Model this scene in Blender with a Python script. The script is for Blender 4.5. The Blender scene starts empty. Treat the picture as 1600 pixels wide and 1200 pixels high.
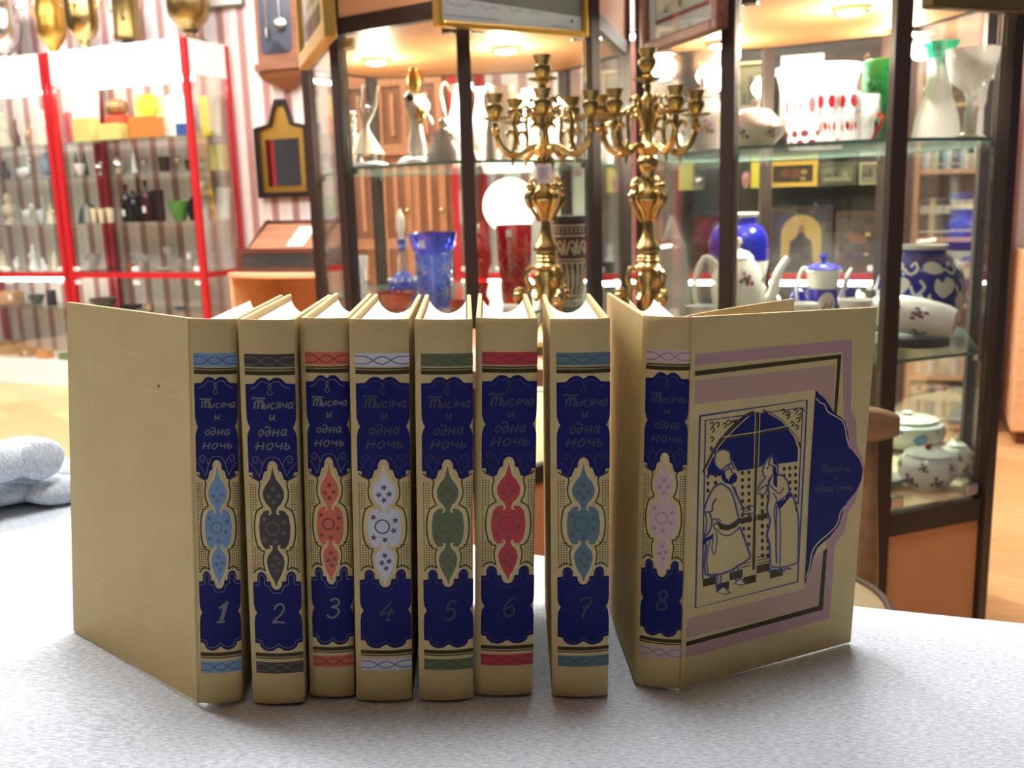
import bpy, bmesh, math, random
from mathutils import Vector, Matrix
random.seed(7)
PI = math.pi
LAMP_E, EXPO, CAB_W = 45.0, 0.0, 60.0
SC = bpy.context.scene
COL = SC.collection

# ------------------------------------------------------------------ camera model
PITCH = math.radians(10.9); ROLL = .03; FPX = 1500.0
KY = 1500/1350.0      # depths below are noted for a 1350-pixel lens and scaled with it
CAM = Vector((0, 0, 1.0))
_f = Vector((0, math.cos(PITCH), -math.sin(PITCH)))
_u0 = Vector((0, math.sin(PITCH), math.cos(PITCH)))
_r0 = Vector((1, 0, 0))
CR = _r0*math.cos(ROLL) - _u0*math.sin(ROLL)
CU = _r0*math.sin(ROLL) + _u0*math.cos(ROLL)
CF = _f

def ray(px, py):
    return CF + CR*((px-800)/FPX) + CU*((600-py)/FPX)
def at_yr(px, py, Y):
    d = ray(px, py); return CAM + d*(Y/d.y)
def at_y(px, py, Y): return at_yr(px, py, Y*KY)
def at_z(px, py, z):
    d = ray(px, py); return CAM + d*((z-1.0)/d.z)
def x_for(px, Y, z):
    zz = z-1.0; Y = Y*KY
    dep = Y*CF.y + zz*CF.z
    return ((px-800)/FPX*dep - Y*CR.y - zz*CR.z)/CR.x
def hit(px, py, P, n):
    d = ray(px, py); return CAM + d*((Vector(P)-CAM).dot(n)/d.dot(n))

# ------------------------------------------------------------------ materials
def lin(c):
    c = c/255.0
    return c/12.92 if c <= .04045 else ((c+.055)/1.055)**2.4
def RGB(t): return (lin(t[0]), lin(t[1]), lin(t[2]), 1)
MATS = {}
def mat(name, rgb, rough=.5, metal=0.0, emit=0.0, spec=.5, bump=None, vary=None, coat=0.0):
    """bump=(scale,strength) noise bump; vary=(scale,amount) noise variation of the colour itself"""
    if name in MATS: return MATS[name]
    m = bpy.data.materials.new(name); m.use_nodes = True
    nt = m.node_tree; b = nt.nodes['Principled BSDF']
    b.inputs['Base Color'].default_value = RGB(rgb)
    b.inputs['Roughness'].default_value = rough
    b.inputs['Metallic'].default_value = metal
    b.inputs['Specular IOR Level'].default_value = spec
    b.inputs['Coat Weight'].default_value = coat
    if emit:
        b.inputs['Emission Color'].default_value = RGB(rgb)
        b.inputs['Emission Strength'].default_value = emit
    if bump or vary:
        tc = nt.nodes.new('ShaderNodeTexCoord')
    if bump:
        n = nt.nodes.new('ShaderNodeTexNoise'); n.inputs['Scale'].default_value = bump[0]; n.inputs['Detail'].default_value = 3
        nt.links.new(tc.outputs['Object'], n.inputs['Vector'])
        bp = nt.nodes.new('ShaderNodeBump'); bp.inputs['Strength'].default_value = bump[1]; bp.inputs['Distance'].default_value = .001
        nt.links.new(n.outputs['Fac'], bp.inputs['Height']); nt.links.new(bp.outputs['Normal'], b.inputs['Normal'])
    if vary:
        n = nt.nodes.new('ShaderNodeTexNoise'); n.inputs['Scale'].default_value = vary[0]; n.inputs['Detail'].default_value = 5
        nt.links.new(tc.outputs['Object'], n.inputs['Vector'])
        r = nt.nodes.new('ShaderNodeValToRGB')
        c = RGB(rgb); a = vary[1]
        r.color_ramp.elements[0].position = .3; r.color_ramp.elements[1].position = .7
        r.color_ramp.elements[0].color = (c[0]*(1-a), c[1]*(1-a), c[2]*(1-a*1.1), 1)
        r.color_ramp.elements[1].color = (min(1, c[0]*(1+a)), min(1, c[1]*(1+a)), min(1, c[2]*(1+a)), 1)
        nt.links.new(n.outputs['Fac'], r.inputs['Fac']); nt.links.new(r.outputs['Color'], b.inputs['Base Color'])
    MATS[name] = m
    return m

def glass(name, tint=(250, 252, 250), body=0.0, gloss=.06, rough=.02, bump=None, bodycol=None):
    """thin glass: tinted transparency with a mirror sheen and, for thick coloured or cut glass, some diffuse body"""
    if name in MATS: return MATS[name]
    m = bpy.data.materials.new(name); m.use_nodes = True
    nt = m.node_tree; nt.nodes.clear()
    out = nt.nodes.new('ShaderNodeOutputMaterial')
    tr = nt.nodes.new('ShaderNodeBsdfTransparent'); tr.inputs['Color'].default_value = RGB(tint)
    gl = nt.nodes.new('ShaderNodeBsdfGlossy'); gl.inputs['Roughness'].default_value = rough
    gl.inputs['Color'].default_value = (1, 1, 1, 1)
    fr = nt.nodes.new('ShaderNodeLayerWeight'); fr.inputs['Blend'].default_value = .25
    ma = nt.nodes.new('ShaderNodeMath'); ma.operation = 'MULTIPLY_ADD'
    ma.inputs[1].default_value = .55; ma.inputs[2].default_value = gloss
    nt.links.new(fr.outputs['Fresnel'], ma.inputs[0])
    cur = tr
    if body:
        df = nt.nodes.new('ShaderNodeBsdfDiffuse'); df.inputs['Color'].default_value = RGB(bodycol or tint)
        tl = nt.nodes.new('ShaderNodeBsdfTranslucent'); tl.inputs['Color'].default_value = RGB(bodycol or tint)
        md = nt.nodes.new('ShaderNodeMixShader'); md.inputs[0].default_value = .5
        nt.links.new(df.outputs[0], md.inputs[1]); nt.links.new(tl.outputs[0], md.inputs[2])
        mx = nt.nodes.new('ShaderNodeMixShader'); mx.inputs[0].default_value = body
        nt.links.new(tr.outputs[0], mx.inputs[1]); nt.links.new(md.outputs[0], mx.inputs[2]); cur = mx
    m2 = nt.nodes.new('ShaderNodeMixShader')
    nt.links.new(ma.outputs[0], m2.inputs[0]); nt.links.new(cur.outputs[0], m2.inputs[1]); nt.links.new(gl.outputs[0], m2.inputs[2])
    if bump:
        tc = nt.nodes.new('ShaderNodeTexCoord')
        v = nt.nodes.new('ShaderNodeTexVoronoi'); v.inputs['Scale'].default_value = bump[0]
        nt.links.new(tc.outputs['Object'], v.inputs['Vector'])
        bp = nt.nodes.new('ShaderNodeBump'); bp.inputs['Strength'].default_value = bump[1]; bp.inputs['Distance'].default_value = .004
        nt.links.new(v.outputs['Distance'], bp.inputs['Height'])
        nt.links.new(bp.outputs['Normal'], gl.inputs['Normal']); nt.links.new(bp.outputs['Normal'], fr.inputs['Normal'])
    nt.links.new(m2.outputs[0], out.inputs['Surface'])
    MATS[name] = m
    return m

def wood(name, c1, c2, scale=6, rough=.45, axis='X'):
    if name in MATS: return MATS[name]
    m = bpy.data.materials.new(name); m.use_nodes = True
    nt = m.node_tree; b = nt.nodes['Principled BSDF']; b.inputs['Roughness'].default_value = rough
    tc = nt.nodes.new('ShaderNodeTexCoord'); mp = nt.nodes.new('ShaderNodeMapping')
    s = {'X': (.6, 8, 8), 'Y': (8, .6, 8), 'Z': (8, 8, .6)}[axis]
    mp.inputs['Scale'].default_value = s
    n = nt.nodes.new('ShaderNodeTexNoise'); n.inputs['Scale'].default_value = scale; n.inputs['Detail'].default_value = 6
    n.inputs['Distortion'].default_value = .6
    r = nt.nodes.new('ShaderNodeValToRGB'); r.color_ramp.elements[0].position = .32; r.color_ramp.elements[1].position = .68
    r.color_ramp.elements[0].color = RGB(c1); r.color_ramp.elements[1].color = RGB(c2)
    nt.links.new(tc.outputs['Object'], mp.inputs['Vector']); nt.links.new(mp.outputs[0], n.inputs['Vector'])
    nt.links.new(n.outputs['Fac'], r.inputs['Fac']); nt.links.new(r.outputs['Color'], b.inputs['Base Color'])
    MATS[name] = m
    return m

# ------------------------------------------------------------------ mesh builder
class MB:
    def __init__(s): s.v = []; s.f = []; s.m = []; s.sm = []
    def face(s, idx, mi=0, smooth=False):
        s.f.append(tuple(idx)); s.m.append(mi); s.sm.append(smooth)
    def add(s, vs, fs, mi=0, smooth=False):
        b = len(s.v); s.v += [tuple(v) for v in vs]
        for f in fs: s.face([b+i for i in f], mi, smooth)
        return b
    def box(s, c, d, mi=0, M=None):
        x, y, z = c; a, b, h = d[0]/2, d[1]/2, d[2]/2
        vs = [Vector((x+i*a, y+j*b, z+k*h)) for i in (-1, 1) for j in (-1, 1) for k in (-1, 1)]
        if M: vs = [M @ v for v in vs]
        s.add(vs, [(0, 1, 3, 2), (4, 6, 7, 5), (0, 4, 5, 1), (2, 3, 7, 6), (0, 2, 6, 4), (1, 5, 7, 3)], mi)
    def bbox(s, lo, hi, mi=0, M=None):
        s.box([(lo[i]+hi[i])/2 for i in range(3)], [hi[i]-lo[i] for i in range(3)], mi, M)
    def lathe(s, prof, seg=28, mi=0, o=(0, 0, 0), M=None, mis=None):
        """prof: (r,z) pairs from bottom to top"""
        rings = []
        for r, z in prof:
            if r < 1e-6:
                p = Vector((o[0], o[1], o[2]+z)); p = M @ p if M else p
                s.v.append(tuple(p)); rings.append([len(s.v)-1])
            else:
                ring = []
                for k in range(seg):
                    a = 2*PI*k/seg
                    p = Vector((o[0]+r*math.cos(a), o[1]+r*math.sin(a), o[2]+z)); p = M @ p if M else p
                    s.v.append(tuple(p)); ring.append(len(s.v)-1)
                rings.append(ring)
        for i in range(len(rings)-1):
            A, B = rings[i], rings[i+1]; q = mis[i] if mis else mi
            if len(A) == 1 and len(B) == 1: continue
            for k in range(seg):
                k2 = (k+1) % seg
                if len(A) == 1: s.face((A[0], B[k2], B[k]), q, True)
                elif len(B) == 1: s.face((A[k], A[k2], B[0]), q, True)
                else: s.face((A[k], A[k2], B[k2], B[k]), q, True)
    def tube(s, pts, rad, seg=8, mi=0, closed=False, cap=True):
        pts = [Vector(p) for p in pts]; n = len(pts)
        rad = rad if isinstance(rad, (list, tuple)) else [rad]*n
        rings = []; prev = None
        for i in range(n):
            a = pts[(i-1) % n] if closed or i else pts[i]; b = pts[(i+1) % n] if closed or i < n-1 else pts[i]
            t = (b-a).normalized()
            if prev is None:
                up = Vector((0, 0, 1)) if abs(t.z) < .9 else Vector((1, 0, 0))
                nn = t.cross(up).normalized()
            else:
                nn = (prev - t*prev.dot(t)).normalized()
            prev = nn; bb = t.cross(nn)
            ring = []
            for k in range(seg):
                th = 2*PI*k/seg
                s.v.append(tuple(pts[i]+nn*(rad[i]*math.cos(th))+bb*(rad[i]*math.sin(th)))); ring.append(len(s.v)-1)
            rings.append(ring)
        m = n if closed else n-1
        for i in range(m):
            A, B = rings[i], rings[(i+1) % n]
            for k in range(seg):
                s.face((A[k], A[(k+1) % seg], B[(k+1) % seg], B[k]), mi, True)
        if cap and not closed:
            s.face(rings[0][::-1], mi); s.face(rings[-1], mi)
    def ball(s, c, r, mi=0, seg=16, rings=10):
        r = r if isinstance(r, (tuple, list)) else (r, r, r)
        prof = [(max(0.0, math.sin(PI*i/rings)), -math.cos(PI*i/rings)) for i in range(rings+1)]
        prof[0] = (0, -1); prof[-1] = (0, 1)
        s.lathe(prof, seg, mi, M=Matrix.Translation(c) @ Matrix.Diagonal((r[0], r[1], r[2], 1)))
    def prism(s, poly, z0, z1, mi=0, M=None, side=None):
        n = len(poly)
        vs = [Vector((p[0], p[1], z0)) for p in poly]+[Vector((p[0], p[1], z1)) for p in poly]
        if M: vs = [M @ v for v in vs]
        b = len(s.v); s.v += [tuple(v) for v in vs]
        s.face([b+i for i in range(n)][::-1], mi); s.face([b+n+i for i in range(n)], mi)
        for i in range(n):
            j = (i+1) % n
            s.face((b+i, b+j, b+n+j, b+n+i), mi if side is None else side)
    def flat(s, poly, fn, mi=0, step=None):
        """a 2-D polygon (may be concave) cut at multiples of STEP in u and mapped onto a surface by fn(u,v)"""
        bm = bmesh.new()
        try: bm.faces.new([bm.verts.new((p[0], p[1], 0)) for p in poly])
        except ValueError: bm.free(); return
        bmesh.ops.triangulate(bm, faces=bm.faces[:])
        if step:
            us = [p[0] for p in poly]; k = math.floor(min(us)/step)+1
            while k*step < max(us):
                bmesh.ops.bisect_plane(bm, geom=bm.verts[:]+bm.edges[:]+bm.faces[:], plane_co=(k*step, 0, 0), plane_no=(1, 0, 0)); k += 1
        if step and step < .2:      # ornament on a turned body: cut across as well, so that it follows the belly
            vs = [p[1] for p in poly]; v0, v1 = min(vs), max(vs)
            for k in range(1, 6):
                bmesh.ops.bisect_plane(bm, geom=bm.verts[:]+bm.edges[:]+bm.faces[:], plane_co=(0, v0+(v1-v0)*k/6, 0), plane_no=(0, 1, 0))
        bm.verts.index_update()
        b = len(s.v); s.v += [tuple(fn(v.co.x, v.co.y)) for v in bm.verts]
        for f in bm.faces: s.face([b+v.index for v in f.verts], mi, True)
        bm.free()
    def stroke(s, pts, w, fn, mi=0, closed=False):
        """a ribbon of width W along a 2-D polyline, mapped by fn(u,v)"""
        pts = [Vector((p[0], p[1])) for p in pts]
        q = [pts[0]]
        for p in pts[1:]:
            if (p-q[-1]).length > 1e-7: q.append(p)
        pts = q; n = len(pts)
        if n < 2: return
        L = []
        for i in range(n):
            a = pts[i-1] if (i or closed) else pts[i]; c = pts[(i+1) % n] if (i < n-1 or closed) else pts[i]
            t = (c-a)
            if t.length < 1e-9: t = Vector((1, 0))
            t.normalize(); nn = Vector((-t.y, t.x))*(w/2 if not callable(w) else w(i/(n-1))/2)
            L.append((pts[i]+nn, pts[i]-nn))
        b = len(s.v)
        for a, c in L: s.v.append(tuple(fn(a.x, a.y))); s.v.append(tuple(fn(c.x, c.y)))
        for i in range(n if closed else n-1):
            j = (i+1) % n
            s.face((b+2*i, b+2*i+1, b+2*j+1, b+2*j), mi, True)
    def build(s, name, mats, parent=None, loc=None, sharp=40, bevel=0):
        me = bpy.data.meshes.new(name); me.from_pydata(s.v, [], s.f)
        for m in (mats if isinstance(mats, (list, tuple)) else [mats]): me.materials.append(m)
        me.polygons.foreach_set('material_index', s.m)
        me.polygons.foreach_set('use_smooth', s.sm)
        me.update()
        if any(s.sm) and sharp: me.set_sharp_from_angle(angle=math.radians(sharp))
        o = bpy.data.objects.new(name, me); COL.objects.link(o)
        if parent: o.parent = parent
        if loc is not None: o.location = loc
        if bevel:
            bv = o.modifiers.new('edge', 'BEVEL'); bv.width = bevel; bv.segments = 2; bv.limit_method = 'ANGLE'
        return o

def smooth(pts, k=6, closed=False):
    pts = [Vector(p) for p in pts]; n = len(pts); out = []
    for i in range(n if closed else n-1):
        p0 = pts[i-1] if i or closed else pts[i]; p1 = pts[i]; p2 = pts[(i+1) % n]
        p3 = pts[(i+2) % n] if (i < n-2 or closed) else p2
        for j in range(k):
            t = j/k
            out.append(.5*((2*p1)+(p2-p0)*t+(2*p0-5*p1+4*p2-p3)*t*t+(3*p1-p0-3*p2+p3)*t**3))
    if not closed: out.append(pts[-1])
    return out

def tag(o, label=None, cat=None, group=None, kind=None):
    if label: o['label'] = label
    if cat: o['category'] = cat
    if group: o['group'] = group
    if kind: o['kind'] = kind
    return o
def empty(name, loc=(0, 0, 0), rz=0):
    o = bpy.data.objects.new(name, None); COL.objects.link(o)
    o.location = loc; o.rotation_euler = (0, 0, rz); o.empty_display_size = .05
    return o
def copy_tree(o, parent=None):
    c = o.copy(); COL.objects.link(c)
    if parent: c.parent = parent
    for ch in list(o.children): copy_tree(ch, c)
    return c

# ------------------------------------------------------------------ shared materials
CREAM = mat('cream_bookcloth', (190, 168, 114), .62, bump=(1400, .35), vary=(35, .05))
PAGES = mat('page_paper', (240, 234, 220), .85, vary=(90, .03))
OLIVE = mat('olive_foil', (58, 48, 18), .6, spec=.2)
NAVY = mat('navy_ink', (7, 13, 86), .6, spec=.2)
NAVYLINE = mat('navy_line_ink', (26, 30, 104), .5)
CREAMLINE = mat('cream_line', (198, 178, 126), .6)
MAUVE = mat('mauve_ink', (164, 124, 124), .6)
PINK = mat('dull_pink_ink', (168, 134, 120), .6, bump=(300, .3))
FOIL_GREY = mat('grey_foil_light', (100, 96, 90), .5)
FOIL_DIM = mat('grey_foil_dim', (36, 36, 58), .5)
BROWN = mat('dark_brown_aluminium', (42, 29, 26), .45, bump=(900, .1))
ORANGE = mat('pear_wood_laminate', (202, 148, 106), .5, vary=(8, .04))
RED = mat('red_painted_metal', (172, 24, 32), .4)
WHITE = mat('white_laminate', (238, 236, 236), .5)
CLEAR = glass('clear_pane', (252, 254, 252), 0, .012)
SHELFGLASS = glass('shelf_glass', (240, 247, 243), 0.03, .03)
SHELFEDGE = mat('glass_edge', (96, 124, 116), .2)
GREEN_EDGE = SHELFEDGE
CHROME = mat('chrome', (200, 200, 202), .18, 1.0)
BRASS = mat('polished_brass', (188, 168, 112), .24, 1.0, bump=(120, .25))
BRASS_DARK = mat('old_brass', (150, 132, 84), .32, 1.0, bump=(160, .4))
GOLD = mat('gilt', (212, 172, 86), .35, 1.0, bump=(200, .3))
SILVER = mat('silver_plate', (196, 194, 190), .22, 1.0)
PORC = mat('white_porcelain', (244, 243, 240), .18, coat=.3)
COBALT = mat('cobalt_glaze', (24, 30, 150), .15, coat=.4)
BLUEW = mat('pale_blue_glaze', (96, 132, 196), .2)
REDGLAZE = mat('dark_red_glaze', (150, 26, 40), .2)
FLOWER = mat('brown_red_flower', (140, 70, 76), .4)
LEAFG = mat('grey_green_leaf', (104, 112, 96), .4)
CRYSTAL = glass('cut_crystal', (246, 248, 250), .22, .10, .05, bump=(90, .6), bodycol=(250, 250, 250))
CRYSTALW = glass('glare_white_crystal', (250, 252, 252), .6, .10, .05, bump=(90, .6), bodycol=(252, 252, 252))  # whiter copy of the cut crystal, blown-out lamp glare put into its body colour
CLEARG = glass('clear_glass', (240, 245, 244), .06, .10, .03)
BLACK = mat('black_lacquer', (20, 18, 18), .35)
DARKWOOD = wood('dark_red_wood', (72, 36, 26), (104, 56, 40), 5)
MIDWOOD = wood('mid_brown_wood', (132, 84, 56), (164, 110, 76), 4)
BEECH = wood('beech_laminate', (206, 160, 118), (222, 180, 138), 4, .5)
TAGW = mat('tag_card', (245, 245, 247), .6)
LAMP = mat('lamp_glow', (255, 236, 200), .5, emit=30)
TUBE = mat('tube_glow', (255, 250, 240), .5, emit=42)
# ------------------------------------------------------------------ table frame (the table is tilted a little against the room)
HT = .2666
TF = Matrix.Translation(CAM) @ Matrix.Rotation(.0336, 4, 'Y') @ Matrix.Translation((0, 0, -HT))   # table plane z=0 -> world
TFI = TF.inverted()
def on_table(px, py, z=0.0):
    o = TFI @ CAM; d = TFI.to_3x3() @ ray(px, py)
    return o + d*((z-o.z)/d.z)

# table (hidden almost wholly by its cloth)
TAB = [(-1.15, -.35), (.75, -.35), (.75, .462), (.231, .599), (-.41, .885), (-.60, 1.04), (-1.15, 1.07)]
t = empty('table'); t.matrix_world = TF
tag(t, 'table under the grey cloth on which the eight books stand', 'table')
b = MB(); b.prism([(x, y-.012) for x, y in TAB], -.034, -.0045)
b.build('tabletop', MIDWOOD, t)
for x, y in ((-1.05, -.25), (.65, -.25), (.62, .38), (-1.0, .94)):
    q = MB(); q.box((x, y, -.40), (.05, .05, .73)); q.build('leg', MIDWOOD, t)

# cloth
def cloth_material():
    m = bpy.data.materials.new('heather_grey_cloth'); m.use_nodes = True
    nt = m.node_tree; bs = nt.nodes['Principled BSDF']; bs.inputs['Roughness'].default_value = .9
    bs.inputs['Specular IOR Level'].default_value = .15
    tc = nt.nodes.new('ShaderNodeTexCoord')
    def noise(sc, sx, sy, det=2):
        mp = nt.nodes.new('ShaderNodeMapping'); mp.inputs['Scale'].default_value = (sx, sy, 1); mp.inputs['Rotation'].default_value = (0, 0, .12)
        n = nt.nodes.new('ShaderNodeTexNoise'); n.inputs['Scale'].default_value = sc; n.inputs['Detail'].default_value = det
        nt.links.new(tc.outputs['Object'], mp.inputs['Vector']); nt.links.new(mp.outputs[0], n.inputs['Vector'])
        return n
    a = noise(240, 1, 3.6, 4); c = noise(1100, 1, 1.6, 1)
    mi = nt.nodes.new('ShaderNodeMath'); mi.operation = 'MULTIPLY_ADD'; mi.inputs[1].default_value = .45
    nt.links.new(c.outputs['Fac'], mi.inputs[0]); nt.links.new(a.outputs['Fac'], mi.inputs[2])
    r = nt.nodes.new('ShaderNodeValToRGB')
    r.color_ramp.elements[0].position = .48; r.color_ramp.elements[1].position = .92
    r.color_ramp.elements[0].color = RGB((152, 164, 178)); r.color_ramp.elements[1].color = RGB((208, 218, 226))
    nt.links.new(mi.outputs[0], r.inputs['Fac']); nt.links.new(r.outputs['Color'], bs.inputs['Base Color'])
    bp = nt.nodes.new('ShaderNodeBump'); bp.inputs['Strength'].default_value = .25; bp.inputs['Distance'].default_value = .0006
    nt.links.new(c.outputs['Fac'], bp.inputs['Height']); nt.links.new(bp.outputs['Normal'], bs.inputs['Normal'])
    return m
CLOTH = cloth_material()

def far_y(x):
    P = [(-1.3, 1.09), (-.60, 1.05), (-.41, .890), (.231, .602), (.76, .464), (1.3, .32)]
    for (a, ya), (c, yc) in zip(P, P[1:]):
        if a <= x <= c: return ya+(yc-ya)*(x-a)/(c-a)
    return P[-1][1]
def cloth_z(x, y, t):
    """height of the cloth over the table: rucked-up folds at the far left, faint waves elsewhere"""
    q = min(1, max(0, (-.17-x)/.08))*min(1, max(0, (.50+.9*(-.15-x)*.55-y)/.06))
    z = .0003*math.sin(9*x+4*y)*math.sin(7*y-3*x)+.0024*q*(1.12+math.sin(38*x+52*y)*.6+math.sin(61*y-23*x)*.5)
    return z
b = MB(); NX, NY, ND = 150, 90, 8
for i in range(NX+1):
    x = -1.15+1.93*i/NX
    fy = far_y(x)
    for j in range(NY+1):
        s_ = j/NY; s_ = 1-(1-s_)**1.3
        y = -.36+(fy+.36)*s_
        b.v.append((x, y, cloth_z(x, y, s_)))
    z0 = cloth_z(x, fy, 1)
    for j in range(1, ND+1):
        tt = j/ND
        b.v.append((x, fy+.010*min(1, tt*4)+.012*math.sin(x*26)*tt, z0-.006*min(1, tt*3)-.24*tt))
R_ = NY+1+ND
for i in range(NX):
    for j in range(R_-1):
        a = i*R_+j; b.face((a, a+R_, a+R_+1, a+1), 0, True)
# the rucked-up spare cloth at the far left: one thick roll over two flat folds
def roll(pts, rad, flat):
    P_ = []
    for px, py, z in pts: P_.append(on_table(px, py, z))
    P_ = smooth(P_, 6); n = len(P_); base = len(b.v); seg = 18
    for i, p in enumerate(P_):
        t = (P_[min(n-1, i+1)]-P_[max(0, i-1)]).normalized(); sd = Vector((-t.y, t.x, 0)).normalized()
        e = min(1, (n-1-i)/3.0); r = rad*math.sqrt(max(.02, 1-(1-e)**2)) if e < 1 else rad
        for q in range(seg):
            a = 2*PI*q/seg; w = 1+.05*math.sin(i*.9+q)
            b.v.append(tuple(p+sd*(r*flat*math.cos(a)*w)+Vector((0, 0, r*math.sin(a)))))
    for i in range(n-1):
        for q in range(seg): b.face((base+i*seg+q, base+i*seg+(q+1) % seg, base+(i+1)*seg+(q+1) % seg, base+(i+1)*seg+q), 0, True)
    b.face([base+q for q in range(seg)][::-1]); b.face([base+(n-1)*seg+q for q in range(seg)], 0, True)
roll([(-160, 778, .0125), (-60, 772, .0125), (0, 766, .013), (50, 757, .013), (85, 760, .0125), (112, 770, .0122)], .0120, 2.6)
roll([(-160, 752, .0225), (-60, 748, .0225), (0, 745, .0225), (50, 741, .0225), (85, 745, .019), (110, 760, .012)], .0072, 3.6)
roll([(-160, 742, .046), (-60, 731, .046), (0, 722, .046), (30, 714, .046), (52, 714, .046), (72, 722, .044)], .0175, 1.25)
roll([(30, 735, .020), (70, 733, .020), (100, 741, .018), (135, 752, .016)], .0145, 1.3)
cl = b.build('tablecloth', CLOTH, sharp=0); cl.matrix_world = TF
so = cl.modifiers.new('thickness', 'SOLIDIFY'); so.thickness = .0012; so.offset = -1
tag(cl, 'grey heather cloth spread over the table and rucked up at left', 'tablecloth')

# ------------------------------------------------------------------ lettering
GL = {
 'Т': (1.5, [[(0, 1.5), (.3, 1.68), (.8, 1.6), (1.5, 1.66)], [(.4, 1.2), (.3, 0)], [(.36, .95), (.7, 1.25), (.8, 1.1), (.7, 0)], [(.78, .95), (1.1, 1.25), (1.22, 1.1), (1.12, 0)]]),
 'ы': (1.15, [[(.2, 1), (.12, .15), (.4, 0), (.62, .3), (.4, .55), (.15, .48)], [(1, 1), (.92, 0)]]),
 'с': (.85, [[(.72, .85), (.45, 1), (.12, .6), (.2, .1), (.5, 0), (.78, .2)]]),
 'я': (.95, [[(.8, 1), (.4, 1), (.18, .75), (.4, .5), (.76, .5)], [(.8, 1), (.74, 0)], [(.45, .5), (.1, 0)]]),
 'ч': (.9, [[(.15, 1), (.12, .62), (.35, .45), (.75, .6)], [(.8, 1), (.74, 0)]]),
 'а': (1.0, [[(.75, .9), (.45, 1), (.12, .6), (.15, .1), (.42, 0), (.75, .5)], [(.8, 1), (.74, .12), (.95, .02)]]),
 'и': (1.05, [[(.15, 1), (.12, .15), (.35, 0), (.72, .6)], [(.8, 1), (.75, .12), (.98, .02)]]),
 'о': (.9, [[(.45, 1), (.1, .6), (.15, .1), (.45, 0), (.75, .4), (.7, .85), (.45, 1)]]),
 'д': (.95, [[(.72, .5), (.45, .8), (.1, .5), (.15, .1), (.4, 0), (.7, .3), (.78, .8), (.6, 1.3), (.2, 1.5), (-.1, 1.3)]]),
 'н': (1.15, [[(.25, 1.1), (.15, -.1)], [(.0, .35), (.2, .45), (.85, .55), (1.05, .65)], [(.95, 1.1), (.85, -.1)]]),
 'ь': (.8, [[(.2, 1), (.12, .15), (.4, 0), (.65, .3), (.42, .55), (.15, .48)]]),
 ' ': (.6, []),
 '1': (.5, [[(.1, .72), (.38, .95), (.48, 1.02), (.3, 0)], [(.36, .9), (.22, 0)], [(.05, 0), (.45, 0)]]),
 '2': (.6, [[(.05, .72), (.15, .95), (.38, 1), (.52, .8), (.42, .5), (.03, .04), (.3, .06), (.6, 0)]]),
 '3': (.6, [[(.1, .9), (.35, 1), (.55, .85), (.48, .65), (.22, .55), (.48, .47), (.58, .25), (.38, 0), (.12, .0), (.0, .15)]]),
 '4': (.7, [[(.5, 1.0), (.25, .62), (0, .32), (.35, .38), (.72, .42)], [(.55, .65), (.4, 0)], [(.28, 0), (.55, 0)]]),
 '5': (.6, [[(.6, 1), (.26, .98), (.16, .58), (.4, .62), (.55, .4), (.45, .1), (.2, 0), (0, .1)]]),
 '6': (.6, [[(.55, 1), (.25, .8), (.05, .4), (.15, .05), (.4, 0), (.58, .25), (.45, .5), (.2, .45), (.07, .3)]]),
 '7': (.6, [[(.05, .85), (.1, 1), (.6, .98), (.32, .4), (.22, 0)], [(.15, .5), (.5, .52)]]),
 '8': (.6, [[(.3, .52), (.1, .7), (.15, .95), (.35, 1), (.5, .85), (.45, .65), (.3, .52), (.05, .25), (.15, .0), (.4, 0), (.55, .2), (.45, .4), (.3, .52)]]),
}
def text_width(s): return sum(GL[c][0]+.12 for c in s)-.12
def write(b, s, cx, base, h, w, fn, mi, slant=.12, squeeze=1.0):
    x = cx-text_width(s)*h*squeeze/2
    for c in s:
        wd, st = GL[c]
        for q in st:
            pts = smooth([(x+(p[0]+slant*p[1])*h*squeeze, base+p[1]*h) for p in q], 5)
            b.stroke(pts, w, fn, mi)
        x += (wd+.12)*h*squeeze

# ------------------------------------------------------------------ the eight books
H = .206; DEP = .128
INK = {1: (100, 134, 172), 2: (48, 36, 28), 3: (196, 90, 62), 4: (192, 192, 206), 5: (84, 92, 58), 6: (172, 34, 44), 7: (74, 102, 112), 8: (190, 162, 164)}
INKN = {1: 'light_blue', 2: 'dark_brown', 3: 'coral_red', 4: 'pale_lavender', 5: 'olive_green', 6: 'crimson', 7: 'slate_teal', 8: 'mauve_grey'}
#        n   x        y       yaw    roll   w      left  right (board directions, degrees from straight back; + swings outwards)
BOOKS = [(1, -.1524, .4728, 9.0, 1.89, .0230, None, 0),
         (2, -.1210, .4726, 1.73, .55, .0274, 0, 0),
         (3, -.0937, .4798, 2.30, .58, .0240, 0, 0),
         (4, -.0650, .4761, 2.05, .40, .0298, 0, 0),
         (5, -.0317, .4766, 2.43, .13, .0290, 0, 0),
         (6, -.0008, .4818, 1.15, .32, .0313, 0, 0),
         (7, .0408, .4800, -.43, -1.01, .0304, 0, 0),
         (8, .0841, .4909, -17.0, -.43, .0250, 0, None)]
BL = {1: 'first volume, light blue spine bands, blank back cover swung open',
      2: 'second volume of the set, dark brown spine bands and brown medallion',
      3: 'third volume of the set, coral red spine bands and medallion with stars',
      4: 'fourth volume of the set, pale lavender spine bands and white medallion',
      5: 'fifth volume of the set, olive green spine bands and green medallion',
      6: 'sixth volume of the set, crimson spine bands, scuffed at the foot',
      7: 'seventh volume of the set, slate teal spine bands, standing a little apart',
      8: 'eighth volume, opened to show its pictorial front cover in mauve and navy'}

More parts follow.
